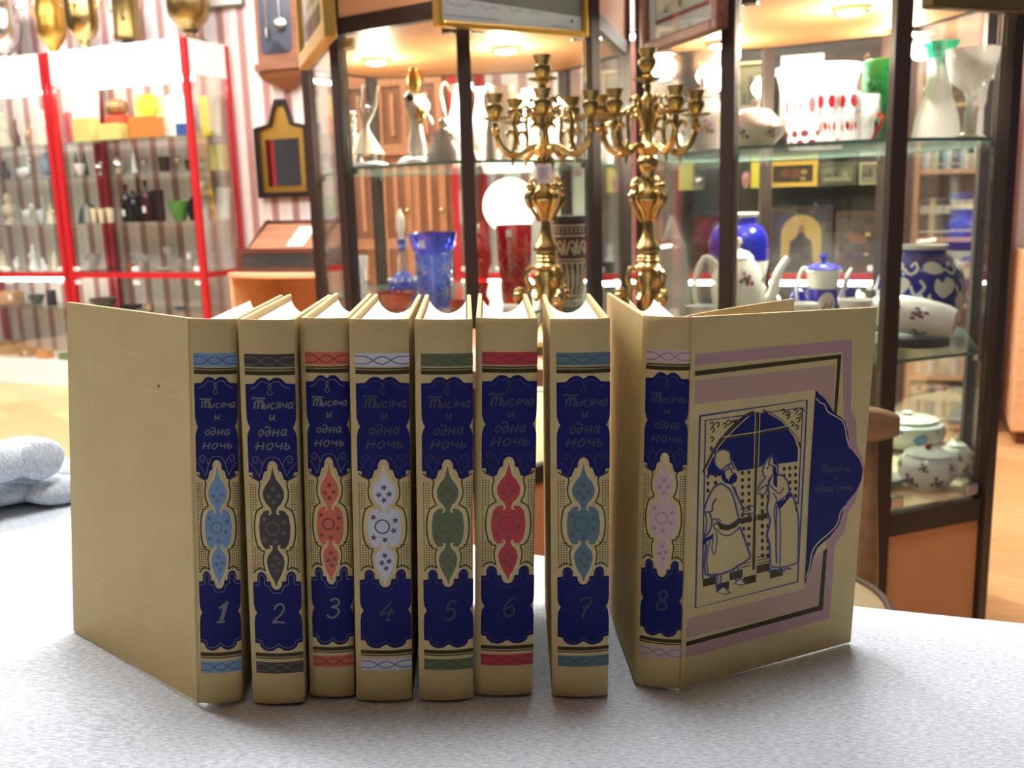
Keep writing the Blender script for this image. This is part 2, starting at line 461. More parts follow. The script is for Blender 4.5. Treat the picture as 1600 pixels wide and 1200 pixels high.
def arc(cx, cy, rx, ry, a0, a1, n=8):
    return [(cx+rx*math.cos(math.radians(a0+(a1-a0)*i/n)), cy+ry*math.sin(math.radians(a0+(a1-a0)*i/n))) for i in range(n+1)]
def mirror(half):
    """half outline on u>=0 from top centre to bottom centre -> closed polygon"""
    return half+[(-u, v) for u, v in reversed(half) if abs(u) > 1e-9]

def spine_design(b, n, w, surf, mi):
    """printed spine, u in half-widths of the cartouche, v in metres above the foot; surf(u,v,off)"""
    hw = .0134*w/.0297; u0 = .0016*w/.0297
    S = lambda k: (lambda u, v: surf(u0+u*hw, v, .00005*k))
    V = lambda mm: mm/1000.0
    def P(poly, m, k): b.flat(poly, S(k), m, step=.22)
    def L(pts, wd, m, k, sm=True):
        # widths in metres: scale u by hw when building the ribbon
        pts = [(u*hw, v) for u, v in pts]
        pts = smooth(pts, 5) if sm else pts
        b.stroke(pts, wd, lambda u, v: surf(u0+u, v, .00005*k), m)
    def R(v0, v1, m, k): P([(-1, V(v0)), (1, V(v0)), (1, V(v1)), (-1, V(v1))], m, k)
    ink, ol, nv, cr, foil, star = mi['ink'], mi['olive'], mi['navy'], mi['cream'], mi['foil'], mi['star']
    # bands
    R(182.4, 189.0, ink, 1); R(180.9, 181.7, ol, 1); R(178.3, 180.5, ol, 1)
    R(27.4, 29.5, ol, 1); R(26.2, 26.9, ol, 1); R(18.0, 24.4, ink, 1)
    wv = mi['wave']
    for lo, hi in ((183.6, 187.4), (19.4, 23.2)):
        for sg in (1, -1):
            pts = [(-1+2*i/48, V((lo+hi)/2+sg*(hi-lo)/2*(math.cos(PI*(-1+2*i/48)*1.5) if abs(-1+2*i/48) < .667 else -1))) for i in range(49)]
            L(pts, .0005, wv, 2, False)
    # upper cartouche
    half = [(0, V(175.6))]+[(.06, V(176.2)), (.18, V(177.1)), (.34, V(177.2)), (.48, V(176.3)), (.58, V(174.9)), (.66, V(174.0)), (1, V(173.6)), (1, V(159)), (.99, V(155.5)), (.93, V(152.8)), (.86, V(151.2)),
            (.93, V(149.6)), (.99, V(147)), (1, V(144)), (1, V(127.8)), (.84, V(127.8)), (.84, V(125.8)), (.74, V(124.2)), (.58, V(123.4)), (.44, V(124.4)), (.38, V(127)), (.34, V(128.4)), (.22, V(129.2)), (.20, V(132.0)), (.12, V(133.8)), (0, V(134.4))]
    P(mirror(half), nv, 1)
    # lower cartouche
    half = [(0, V(65.0)), (.13, V(65.6)), (.22, V(67.4)), (.24, V(69.6)), (.4, V(69.6)), (.41, V(72.4)), (.5, V(74.2)), (.62, V(74.8)), (.74, V(74)), (.80, V(72.2)), (.80, V(69.2)), (1, V(68.8)), (1, V(57)), (.97, V(54)), (.87, V(51.8)),
            (.97, V(49.4)), (1, V(46)), (1, V(35)), (.80, V(34.6)), (.76, V(32.8)), (.62, V(31.2)), (.4, V(30.6)), (.22, V(31.0)), (.08, V(32.2)), (0, V(32.8))]
    P(mirror(half), nv, 1)
    # medallion: cream ground, olive outer line, coloured shape
    drop1 = [(0, 131.5), (.05, 128), (.12, 124.6), (.30, 121.6), (.43, 118), (.42, 114.6), (.30, 111.6), (.15, 109.6), (.10, 107.6)]
    mid = [(.10, 106.2), (.22, 108.2), (.42, 107.6), (.58, 104.8), (.64, 99), (.62, 93.6), (.54, 89.6), (.40, 87.2), (.22, 87.6), (.10, 89.4)]
    drop2 = [(.10, 87.4), (.16, 86.0), (.32, 83.4), (.37, 80.2), (.32, 76.6), (.20, 72.6), (.07, 69.6), (.03, 67.6), (0, 66.6)]
    half = [(u, V(v)) for u, v in drop1+mid+drop2]
    halo = [(0, V(133.2))]+[(u+.13+.03*(abs(v-98) < 8), V(v)) for u, v in drop1[2:-1]+[(.16, 108.0)]+mid[1:-1]+[(.16, 87.8)]+drop2[1:-2]]+[(.1, V(68)), (0, V(65.4))]
    P(mirror(halo), cr, 1); P(mirror(half), ink, 3)
    for sg in (1, -1):
        ol_line = [(.96, 126.6), (.82, 125.0), (.64, 124.6), (.55, 122), (.60, 118), (.57, 113.6), (.46, 110.2), (.56, 109.2), (.74, 106.8), (.83, 101), (.83, 94.4), (.74, 89.0), (.58, 86.4), (.46, 86.0), (.52, 82.6), (.50, 78.4), (.46, 75.6), (.62, 76.8), (.8, 76.0), (.96, 73.8)]
        L([(sg*u, V(v)) for u, v in ol_line], .0007, ol, 2)
        # curls of the cream strap
        for vc, s2 in ((108.2, 1), (87.0, -1)):
            L([(sg*.30, V(vc+s2*1.6)), (sg*.18, V(vc+s2*.6)), (sg*.15, V(vc-s2*1.6)), (sg*.22, V(vc-s2*2.2))], .0008, cr, 4)
        # dots
        for i in range(35):
            v = 121.5-1.34*i
            lim = .60 if v > 113 else (.88 if 89 < v < 108 else (.62 if v > 108 else .56))
            for j in range(6):
                u = .95-.105*j
                if u < lim+.06: break
                r = .00031
                S2 = lambda uu, vv, uc=sg*u*hw, vc=V(v): surf(u0+uc+uu, vc+vv, .00008)
                b.flat([(-r, -r), (r, -r), (r, r), (-r, r)], S2, ol)
    def starp(u, v, r, m):
        rot = u*7+v
        pts = [((r if i % 2 == 0 else r*.45)*math.cos(rot+PI*i/5), (r if i % 2 == 0 else r*.45)*math.sin(rot+PI*i/5)) for i in range(10)]
        b.flat(pts, lambda uu, vv: surf(u0+u*hw+uu, V(v)+vv, .0002), m)
    if star is not None:
        for u, v in ((0, 119.4), (-.2, 115.4), (.2, 115.8), (0, 112.6), (-.42, 103.4), (.42, 101.6), (.36, 96), (-.42, 92.4), (.02, 91.2), (0, 82.6), (-.12, 78.6), (.16, 79.4), (.05, 75.6)):
            starp(u, v, .0019*w/.0297, star)
        L([(-.08+.27*math.cos(2*PI*i/20), V(98.4)+.27*hw*math.sin(2*PI*i/20)) for i in range(21)], .0008, star, 4, False)
    # foil trim inside the cartouches
    for sg in (1, -1):
        L([(sg*u, V(v)) for u, v in ((.0, 168.2), (.1, 169.4), (.02, 171.4), (-.06, 172.8), (.12, 174.6), (.36, 175), (.55, 172.6), (.8, 171.2))], .0004, foil, 2)
        L([(sg*u, V(v)) for u, v in ((.0, 136.2), (.22, 135.6), (.38, 132.6), (.48, 128.6), (.55, 126))], .00035, foil, 2)
        L([(sg*u, V(v)) for u, v in ((.40, 132.0), (.50, 134.6), (.66, 136.6), (.80, 135.4), (.76, 133.2), (.62, 133.4), (.64, 135))], .00035, foil, 2)
        L([(sg*u, V(v)) for u, v in ((.55, 126), (.7, 129.4), (.92, 132.8))], .0003, foil, 2)
        L([(sg*u, V(v)) for u, v in ((0, 63.2), (.2, 63.6), (.32, 67), (.48, 67.6), (.5, 71.6), (.62, 73.2), (.72, 71.6), (.73, 67.6), (.96, 67.2))], .00035, foil, 2)
        L([(sg*u, V(v)) for u, v in ((0, 35), (.2, 32.9), (.45, 32.4), (.64, 33.4), (.72, 36), (.97, 36.8))], .00035, foil, 2)
    sf = lambda u, v: surf(u0+u, v, .0001)
    k = w/.0297
    write(b, 'Т', -.0066*k, V(161.2), .0036*k, .0010*k, sf, foil, squeeze=1.4, slant=.05)
    write(b, 'ысяча', .0040*k, V(161.4), .0031*k, .0008*k, sf, foil, squeeze=.98)
    write(b, 'и', .0008*k, V(155.6), .0030*k, .0008*k, sf, foil, squeeze=1.15)
    write(b, 'одна', .0006*k, V(147.4), .0034*k, .0008*k, sf, foil, squeeze=1.05)
    write(b, 'ночь', .0004*k, V(140.2), .0038*k, .0008*k, sf, foil, squeeze=1.22)
    write(b, str(n), .0004*k, V(46.6), .0104, .0011, sf, foil, slant=.1)

def board_mesh(b, hinge, ang, zlo, zhi, out, th=.0026, depth=DEP, mi=0):
    """closed board standing straight; hinge (x,y) on its outer face, running back at ANG, thickness inwards (out=-1 left, +1 right)"""
    d = Vector((math.sin(ang), math.cos(ang), 0)); nrm = Vector((d.y, -d.x, 0))*out
    h = Vector((hinge[0], hinge[1], 0))
    c = [h, h+d*depth, h+d*depth-nrm*th, h-nrm*th]
    b.prism([(p.x, p.y) for p in c], zlo, zhi, mi)

book_roots = {}
for (n, x, y, yaw, roll, w, la, ra) in BOOKS:
    root = empty('book')
    Mw = TF @ Matrix.Translation((x, y, abs(math.sin(math.radians(roll)))*w/2+.0016)) @ Matrix.Rotation(math.radians(yaw), 4, 'Z') @ Matrix.Rotation(math.radians(roll), 4, 'Y')
    root.matrix_world = Mw; Mi = Mw.inverted()
    tag(root, BL[n], 'book', 'eight volume set of cream books')
    book_roots[n] = root
    ink = mat('ink_'+INKN[n], INK[n], .55)
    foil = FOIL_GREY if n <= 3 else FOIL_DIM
    starm = {1: mat('star_grey_blue', (86, 92, 102), .45), 2: mat('star_brown', (84, 72, 62), .45), 3: mat('star_dark_red', (96, 44, 38), .45), 4: mat('star_charcoal', (70, 70, 82), .45),
             5: mat('star_green', (72, 80, 52), .45), 6: mat('star_red', (122, 36, 40), .45), 7: mat('star_teal', (58, 78, 88), .45), 8: mat('star_mauve', (156, 126, 130), .45)}[n]
    wavem = {1: mat('wave_blue', (62, 72, 96), .45), 2: mat('wave_brown', (96, 84, 76), .45), 3: mat('wave_red', (96, 40, 34), .45), 4: mat('wave_dark', (74, 68, 78), .45), 5: mat('wave_green', (60, 66, 44), .45),
             6: mat('wave_crimson', (112, 26, 34), .45), 7: mat('wave_teal', (50, 70, 80), .45), 8: mat('wave_mauve', (130, 104, 110), .45)}[n]
    mats = [CREAM, ink, OLIVE, NAVY, CREAMLINE, foil, starm, wavem]
    mi = dict(ink=1, olive=2, navy=3, cream=4, foil=5, star=6, wave=7)
    sag = .0022; hw = w/2
    def surf(u, v, off, hw=hw, sag=sag):
        q = max(-1, min(1, u/hw)); return (u, -sag*(1-q*q)-off, v)
    # spine: a rounded shell
    b = MB(); N = 14; T = .0016
    VV = [0, .0012, .0035]+[.01+.0186*i for i in range(11)]+[H-.0035, H-.0012, H]
    def lipi(v): return .0009*(1-min(1, v/.0035))**2 + .0009*(1-min(1, (H-v)/.0035))**2
    for v in VV:
        for i in range(N+1):
            u = -hw+w*i/N; p = surf(u, v, 0)
            b.v.append((p[0], p[1]+lipi(v)+(.0008 if i in (0, N) else 0), v))
    for j in range(len(VV)-1):
        for i in range(N):
            a = j*(N+1)+i; b.face((a, a+1, a+N+2, a+N+1), 0, True)
    o2 = len(b.v)
    for v in (VV[0], VV[-1]):
        for i in range(N+1):
            u = -hw+w*i/N; p = surf(u, v, 0)
            b.v.append((p[0]*.93, p[1]+T+.0008, v))
    for i in range(N):
        b.face((o2+i, o2+i+1, i+1, i)); t2 = (len(VV)-1)*(N+1)+i
        b.face((t2, t2+1, o2+N+2+i, o2+N+1+i)); b.face((o2+i+1, o2+i, o2+N+1+i, o2+N+2+i))
    spine_design(b, n, w, surf, mi)
    b.build('spine', mats, root, sharp=60)
    # joint ridge + boards
    th = .0026
    open_px = None
    if n == 1: open_px = ('L', [(297, 502), (104, 472), (115, 990), (308, 1108)])
    if n == 8: open_px = ('R', [(1083, 500), (1371, 480), (1329, 1003), (1066, 1082)])
    block_yaw = 0.0
    if n == 1: block_yaw = math.radians(-6.5)
    if n == 8: block_yaw = math.radians(15)   # local: swings the block back to straight
    sh = -math.sin(block_yaw)
    ba = -block_yaw
    for side in ('L', 'R'):
        s = -1 if side == 'L' else 1
        nm = 'back_cover' if side == 'L' else 'front_cover'
        if open_px and open_px[0] == side: continue
        b = MB()
        bo = .0 if n not in (1, 8) else ba
        extra = {(8, 'L'): -.235}.get((n, side), 0)
        board_mesh(b, (s*hw, .0012), bo if (n, side) != (8, 'L') else math.radians(-19.5), 0, H, s, th)
        ob = b.build(nm, CREAM, root, bevel=.0008)
    if open_px:
        side, px = open_px; s = -1 if side == 'L' else 1
        hb = Mw @ Vector((s*hw, .0006, 0)); htp = Mw @ Vector((s*hw, .0006, H))
        if n == 8:   # the joint carries the board a little away from the spine
            hb = Mw @ Vector((hw+.0014, .0010, 0)); htp = Mw @ Vector((hw+.0014, .0010, H))
        fb = TF @ on_table(*px[2], z=.0010)
        ft = TF @ on_table(*px[1], z=H+.001)
        mid = (fb+ft)/2
        nrm = (htp-hb).cross(mid-hb).normalized()
        if nrm.y > 0: nrm = -nrm            # towards the camera = outer face
        def on_board(pxx, pyy, hb=hb, nrm=nrm): return hit(pxx, pyy, hb, nrm)
        c1_ = TFI @ on_board(*px[2]); c1_.z = max(c1_.z, .0012); c1_ = TF @ c1_
        c = [hb, c1_, on_board(*px[1]), htp]
        b = MB(); I3 = Mi.to_3x3(); nl = (I3 @ nrm).normalized()
        cl_ = [Mi @ p for p in c]
        NS = 12
        for k, off in ((0, 0), (1, -th)):
            for i in range(NS+1):
                for j in (0, 1):
                    lo = cl_[0].lerp(cl_[1], i/NS); hi = cl_[3].lerp(cl_[2], i/NS)
                    b.v.append(tuple((lo if j == 0 else hi)+nl*off))
        for i in range(NS):
            a = 2*i; q = 2*(NS+1)
            b.face((a, a+2, a+3, a+1)); b.face((q+a+1, q+a+3, q+a+2, q+a))
            b.face((a, q+a, q+a+2, a+2)); b.face((a+1, a+3, q+a+3, q+a+1))
        b.face((0, 1, 2*(NS+1)+1, 2*(NS+1))); e = 2*NS; b.face((e, e+2*(NS+1), e+2*(NS+1)+1, e+1))
        def B(k): return lambda px_, py_, k=k: Mi @ (on_board(px_, py_)+nrm*(.00006*k))
        exec_design = (n == 8)
        mm = [CREAM]
        if n == 1:
            emb = mat('blind_stamp', (206, 184, 130), .5); mm = [CREAM, emb, mat('ink_speck', (50, 36, 26), .6)]
            for seg in ([(135, 535), (286, 569)], [(139, 556), (284, 588)], [(139, 587), (286, 621)]):
                b.stroke([Vector(seg[0]).lerp(Vector(seg[1]), i/6) for i in range(7)], .7, B(1), 1)
            b.stroke([(139, 556), (139, 587)], .8, B(1), 1); b.stroke([(284, 588), (286, 621)], .8, B(1), 1)
            for i in range(16):
                xx = 150+8.3*i; yy = 573+(xx-150)*.225
                b.stroke(smooth([(xx, yy+5), (xx+3, yy-5), (xx+6, yy+4), (xx+2, yy+1)], 4), .6, B(1), 1)
            for a_, c_ in (((150, 900), (284, 966)), ((146, 930), (284, 1002)), ((155, 905), (150, 930))):
                b.stroke([a_, c_], .7, B(1), 1)
            b.flat([(247, 601), (250, 602), (249, 606), (247, 605)], B(2), 2)
            random.seed(3)
            for i in range(60):
                xx, yy = random.uniform(165, 280), random.uniform(640, 900)
                b.stroke([(xx, yy), (xx+random.uniform(1.5, 4), yy+random.uniform(-.5, 1.2))], .6, B(1), 1)
        if n == 8:
            mm = [CREAM, MAUVE, PINK, OLIVE, NAVY, NAVYLINE, CREAMLINE, FOIL_DIM]
            def F(poly, m, k): b.flat(poly, B(k), m)
            def Ln(pts, wd, m, k, sm=False): b.stroke(smooth(pts, 4) if sm else pts, wd, B(k), m)
            # outer mauve band
            F([(1086, 554), (1331, 530), (1329.5, 640), (1318, 648), (1316, 550), (1086, 571)], 1, 1)
            F([(1316, 640), (1329, 640), (1337, 655), (1339, 695), (1347, 716), (1350.5, 733), (1346, 750), (1336, 783), (1325, 802), (1320, 830), (1306, 850), (1304, 858), (1296, 966), (1071, 1028), (1071.5, 1011), (1281, 953), (1291, 857), (1291, 842), (1305, 826), (1311, 800), (1322, 778), (1336, 757), (1345, 738), (1338, 712), (1327, 700), (1324, 668)], 1, 1)
            # pink stamped inner band
            F([(1086, 595), (1305, 570), (1301, 640), (1275, 630), (1275, 609), (1085, 632)], 2, 1)
            F([(1073, 967), (1256, 920), (1268, 888), (1272, 872), (1287, 858), (1281, 946), (1072, 997)], 2, 1)
            # olive frame
            F([(1086, 580), (1314.5, 553.5), (1307.5, 648), (1302.5, 645), (1308.5, 560.5), (1086, 587.5)], 3, 2)
            F([(1292.5, 856), (1286.5, 860), (1279, 946.5), (1072, 1003), (1072, 1010), (1285.5, 952.5)], 3, 2)
            # navy ogee panel
            og = [(1274, 609), (1281, 617), (1288, 622), (1294, 631), (1304, 646), (1313, 651), (1320, 658), (1325, 676), (1326, 692), (1330, 702), (1342, 717), (1347.5, 733), (1345.5, 750), (1337, 768), (1323, 785), (1317, 798), (1311, 820), (1297, 838), (1277, 856), (1270, 873), (1267, 888), (1257, 914)]
            F(og+[(1264, 760)], 4, 3)
            Ln([(1275, 622), (1281, 629), (1288, 632), (1293, 643), (1306, 651), (1316, 658), (1321, 672), (1323, 686), (1328, 701)], 1.7, 6, 4, True)
            Ln([(1321, 790), (1313, 800), (1308, 818), (1296, 832), (1276, 850), (1268, 865), (1264, 888), (1259, 903)], 1.7, 6, 4, True)
            # picture frame lines
            Ln([(1093.5, 650), (1261, 625), (1246, 909), (1086.5, 950), (1093.5, 650)], 3.0, 5, 2)
            Ln([(1097.5, 905), (1102, 657), (1254, 637), (1247, 788)], 2.4, 5, 2)
            # window: navy night sky behind an arch
            F([(1131, 732), (1126, 744), (1106, 742), (1104, 728), (1112, 706), (1124, 686), (1140, 668), (1160, 650), (1180, 644), (1197, 645), (1215, 654), (1230, 668), (1241, 684), (1247, 702), (1246, 721), (1214, 725), (1205, 712), (1190, 728), (1185, 731), (1152, 736), (1142, 715), (1132, 704), (1117, 703)], 4, 1)
            for q in ([(1098, 738), (1110, 714), (1124, 690), (1145, 668), (1163, 650), (1178, 643)], [(1192, 641), (1212, 651), (1232, 667), (1245, 684), (1251, 700)]):
                Ln(q, 3.2, 3, 2, True)
            for q in ([(1103, 735), (1114, 712), (1128, 691), (1150, 668), (1170, 650)], [(1200, 645), (1220, 657), (1238, 673), (1248, 690)]):
                Ln(q, 1.4, 6, 3, True)
            Ln([(1183, 644), (1179, 800), (1177, 890)], 3.6, 3, 3); Ln([(1180, 644), (1176, 800), (1173, 890)], 1.2, 6, 4); Ln([(1187, 644), (1183, 780), (1181, 890)], 1.2, 6, 4)
            Ln([(1128, 686), (1182, 678), (1234, 668)], 3.2, 3, 3); Ln([(1128, 683), (1182, 675), (1232, 665.2)], 1.3, 6, 4)
            # scrolling foliage in the arch corners
            random.seed(5)
            for (x0, y0, x1, y1, lim) in ((1109, 655, 1152, 690, 0), (1216, 640, 1250, 672, 1)):
                for i in range(16):
                    xx = random.uniform(x0, x1); yy = random.uniform(y0, y1)
                    if lim == 0 and (xx-x0)/(x1-x0)+(yy-y0)/(y1-y0) > 1.05: continue
                    if lim == 1 and (xx-x0)/(x1-x0) < (yy-y0)/(y1-y0)-.15: continue
                    Ln([(xx, yy), (xx+3, yy-3), (xx+6, yy), (xx+4, yy+3), (xx+2, yy+5)], 2.0, 3, 2, True)
            # dotted wall
            for xx in (1106, 1118, 1160, 1170, 1225, 1234, 1243):
                for k in range(7):
                    yy = 737+k*11-(xx-1180)*.1
                    if yy > 800 and xx not in (1160, 1170): continue
                    if xx in (1106, 1118) and yy > 775: continue
                    b.flat(arc(xx, yy, 2.6, 3.4, 0, 330, 8), B(1), 3)
            for xx in (1191, 1200):
                for k in range(9):
                    yy = 776+k*11.5
                    if xx == 1200 and k in (2, 3, 5): continue
                    b.flat(arc(xx, yy, 2.7, 3.8, 0, 330, 8), B(1), 3)
            for xx in (1162, 1170):
                for k in range(3): b.flat(arc(xx, 826+k*12, 2.5, 3.4, 0, 330, 8), B(1), 3)
            F([(1156, 810), (1203, 800), (1202, 809), (1156, 819)], 3, 2)
            for k in range(3): Ln([(1157, 887-k*5), (1177, 882-k*5), (1208, 875-k*5)], 1.4, 3, 2)
            # checked floor
            for i in range(7):
                for j in range(2):
                    if (i+j) % 2: continue
                    xx = 1098+i*21; yy = 905+j*13-i*5.2
                    F([(xx, yy), (xx+20, yy-5), (xx+20, yy+7), (xx, yy+12)], 3, 2)
            # bearded man in a turban, robe and sash
            D = lambda pts, wd=1.8, sm=True: Ln(pts, wd*1.5, 5, 4, sm)
            F([(1114, 708), (1118, 706), (1128, 702), (1139, 706), (1142, 720), (1147, 733), (1143, 745), (1134, 748), (1128, 742), (1130, 736), (1122, 732), (1116, 722)], 0, 3.4)
            F([(1126, 755), (1140, 765), (1148, 785), (1156, 808), (1156, 824), (1171, 874), (1152, 884), (1128, 896), (1102, 898), (1104, 850), (1112, 815), (1101, 799), (1106, 778), (1115, 762)], 0, 3.4)
            F([(1206, 742), (1225, 745), (1232, 768), (1247, 810), (1246, 880), (1218, 886), (1205, 884), (1203, 850), (1198, 795), (1200, 770), (1194, 772), (1184, 770), (1196, 746)], 0, 3.4)
            D([(1112, 698), (1110, 701), (1114, 708), (1118, 706), (1116, 722), (1122, 732), (1130, 736)]); D([(1110, 697), (1118, 705), (1128, 702), (1139, 706), (1142, 720), (1147, 733)])
            D([(1128, 734), (1134, 728), (1142, 724)]); D([(1130, 737), (1136, 733), (1143, 731)]); D([(1142, 732), (1144, 740)]); D([(1136, 729), (1140, 728)])
            F([(1127, 738), (1132, 736), (1134, 746), (1139, 752), (1141, 744), (1148, 738), (1152, 745), (1150, 752), (1142, 757), (1132, 754), (1127, 748)], 4, 4)
            D([(1126, 755), (1115, 762), (1106, 778), (1100, 796), (1101, 800), (1112, 798), (1113, 788), (1119, 779)]); D([(1126, 755), (1140, 765), (1148, 785), (1153, 808)])
            D([(1143, 757), (1151, 775), (1158, 790)], 1.4); D([(1147, 760), (1151, 772), (1157, 786), (1162, 795), (1161, 802), (1172, 803), (1178, 800)], 1.4); D([(1163, 795), (1170, 790), (1178, 791)], 1.4); D([(1164, 799), (1172, 796)], 1.2)
            F([(1119, 814), (1126, 819), (1138, 820), (1150, 815), (1156, 808), (1156, 816), (1149, 824), (1136, 829), (1124, 827)], 3, 4); D([(1117, 812), (1126, 818), (1140, 820), (1156, 808)], 1.4); D([(1118, 826), (1128, 835), (1140, 836), (1150, 829), (1156, 822)], 1.4)
            D([(1112, 812), (1118, 810), (1125, 813), (1122, 817), (1114, 820), (1118, 828)], 1.4); D([(1108, 800), (1112, 815), (1108, 830), (1100, 841), (1103, 852)]); D([(1101, 800), (1104, 815), (1100, 838)], 1.4)
            F([(1098, 842), (1108, 838), (1114, 833), (1114, 842), (1105, 845), (1098, 854)], 4, 4); D([(1118, 830), (1120, 845), (1116, 866), (1112, 858), (1114, 842)], 1.2)
            D([(1156, 824), (1164, 845), (1172, 868), (1171, 874)], 2.2, False); D([(1104, 850), (1100, 880), (1102, 898)]); D([(1109, 845), (1104, 872), (1108, 900), (1120, 898)], 1.4); D([(1102, 898), (1112, 898), (1128, 896), (1144, 890), (1152, 884), (1160, 880), (1171, 872)], 2.0)
            D([(1120, 900), (1119, 918), (1124, 915), (1127, 898)], 1.4); D([(1146, 891), (1148, 906), (1156, 903), (1152, 886)], 1.4)
            F([(1119, 924), (1130, 915), (1142, 927), (1132, 929)], 5, 4); F([(1121, 924), (1130, 917.5), (1138, 926), (1131, 927)], 6, 5)
            F([(1146, 912), (1156, 902), (1167, 913), (1156, 915)], 5, 4); F([(1148.5, 911.5), (1156, 904.5), (1163, 912), (1156, 913)], 6, 5)
            # woman in a pointed cap with long hair and a veil
            D([(1192, 730), (1198, 717), (1206, 709), (1207, 715), (1214, 722), (1215, 735), (1214, 745)], 1.6); D([(1206, 710), (1200, 725), (1206, 727), (1213, 731)], 1.4)
            F([(1207, 715), (1214, 721), (1213, 728), (1208, 724)], 4, 4); F([(1192, 728), (1199, 724), (1206, 730), (1205, 740), (1198, 743), (1192, 741), (1194, 735)], 6, 3)
            D([(1194, 729), (1191, 736), (1193, 739), (1192, 743), (1197, 744)], 1.3); D([(1197, 731), (1200, 730), (1198, 733)], 1.4)
            F([(1207, 728), (1212, 732), (1214, 748), (1214, 762), (1208, 757), (1208, 742)], 4, 4)
            D([(1214, 741), (1225, 745), (1231, 756), (1232, 768), (1226, 776), (1216, 783)], 1.6); D([(1196, 746), (1186, 758), (1184, 770), (1194, 772), (1200, 758), (1206, 742)], 1.4); D([(1204, 745), (1200, 754), (1208, 764), (1218, 771), (1224, 762)], 1.4); D([(1197, 758), (1190, 762), (1186, 766)], 1.2)
            F([(1212, 784), (1226, 780), (1232, 768), (1236, 774), (1228, 784), (1217, 797)], 4, 4)
            D([(1235, 770), (1242, 785), (1247, 810), (1247, 850), (1246, 880)], 1.8); D([(1218, 796), (1219, 840), (1218, 883)], 1.4); D([(1213, 790), (1212, 840), (1213, 880)], 2.0); D([(1198, 756), (1201, 775), (1198, 795), (1203, 815), (1198, 835), (1202, 850), (1203, 870)], 2.2); D([(1207, 770), (1213, 780), (1209, 800), (1212, 830)], 1.4)
            D([(1203, 870), (1205, 884), (1218, 886), (1232, 884), (1246, 879)], 1.6); D([(1204, 886), (1200, 893), (1210, 890), (1222, 893), (1228, 888), (1236, 889)], 1.8)
            # cover lettering
            def covmap(uu, vv): # u,v in picture-cover units -> the board
                px_ = 1306+uu; py_ = 750-vv+uu*(-.06)
                return Mi @ (on_board(px_, py_)+nrm*.00024)
            dk = 7
            write(b, 'Тысяча', -1, 13, 7.0, 1.5, covmap, dk, squeeze=.95)
            write(b, 'и', 0, 1, 6, 1.3, covmap, dk)
            write(b, 'одна ночь', -3, -17, 7.0, 1.5, covmap, dk, squeeze=.92)
            # joint ridge beside the spine
            jt = b
        ob = b.build('back_cover' if n == 1 else 'front_cover', mm, root, sharp=0)
        q = MB()
        q.tube([Mi @ (hb+nrm*-.0004), Mi @ (htp+nrm*-.0004)], .0013, 8); q.build('hinge_joint', CREAM, root)
    # page block with a hollow fore-edge
    ph = .0035; ins = .0028
    a = -block_yaw
    Rb = Matrix.Rotation(block_yaw, 4, 'Z')
    bw = (hw-ins-.0004)
    if n == 8: bw = .0078
    if n == 1: bw = .0080
    out = [(-bw, .0022), (bw, .0022), (bw, DEP-.004)]
    dip = min(.011, bw*.8)
    for i in range(1, 10):
        tt = -1+2*i/10; out.append((-tt*bw, DEP-.004-dip*(1-tt*tt)))
    out.append((-bw, DEP-.004))
    # the leaves have sunk a little towards the fore-edge, most in the middle of the block
    b = MB(); NU, ND_ = 14, 16; SG = .0070
    def rear(t): return DEP-.004-dip*(1-t*t)
    for layer in (0, 1):
        for i in range(NU+1):
            t = -1+2*i/NU
            for j in range(ND_+1):
                s_ = j/ND_; yy = .0022+(rear(t)-.0022)*s_
                z = (H-ph-SG*(1-t*t)**.8*s_**1.5) if layer else ph*.4
                b.v.append(tuple(Rb @ Vector((t*bw, yy, z))))
    Q = (NU+1)*(ND_+1); W_ = ND_+1
    for i in range(NU):
        for j in range(ND_):
            a0 = i*W_+j; b.face((a0, a0+1, a0+W_+1, a0+W_)); b.face((Q+a0, Q+a0+W_, Q+a0+W_+1, Q+a0+1), 0, True)
        a0 = i*W_; b.face((a0, a0+W_, Q+a0+W_, Q+a0)); a1 = a0+ND_; b.face((a1, Q+a1, Q+a1+W_, a1+W_))
    for j in range(ND_):
        b.face((j, Q+j, Q+j+1, j+1)); e0 = NU*W_+j; b.face((e0, e0+1, Q+e0+1, Q+e0))
    b.build('page_block', PAGES, root)
    if n == 8:
        b = MB()
        pts = []
        p0 = Vector((bw*.9, .02)); 
        for i in range(13):
            tt = i/12
            pts.append((Rb @ Vector((bw+.002+.085*tt**1.15, .014+.100*tt, 0))).to_2d())
        back = [p+Vector((-.0007, .0007)) for p in reversed(pts)]
        b.prism([(p.x, p.y) for p in pts+back], .004, H-.0022)
        b.build('flyleaf', mat('endpaper', (226, 210, 170), .8), root)
# ------------------------------------------------------------------ the room (turned about 20 degrees to the camera)
BW_S = -.366*KY
BD = Vector((1, BW_S, 0)).normalized(); BN = Vector((-BD.y, BD.x, 0))     # along the back wall / away from the camera
W0 = Vector((-1.5, 5.50, 0))
def wallpt(s, back=0.0, z=0.0): p = W0+BD*s-BN*back; return Vector((p.x, p.y, z))
ZC = 2.95
S0, S1, DEPTH = -3.0, 5.0, 8.4
RM = Matrix(((BD.x, BN.x, 0, W0.x), (BD.y, BN.y, 0, W0.y), (0, 0, 1, 0), (0, 0, 0, 1)))   # room frame: x along wall, y away, z up

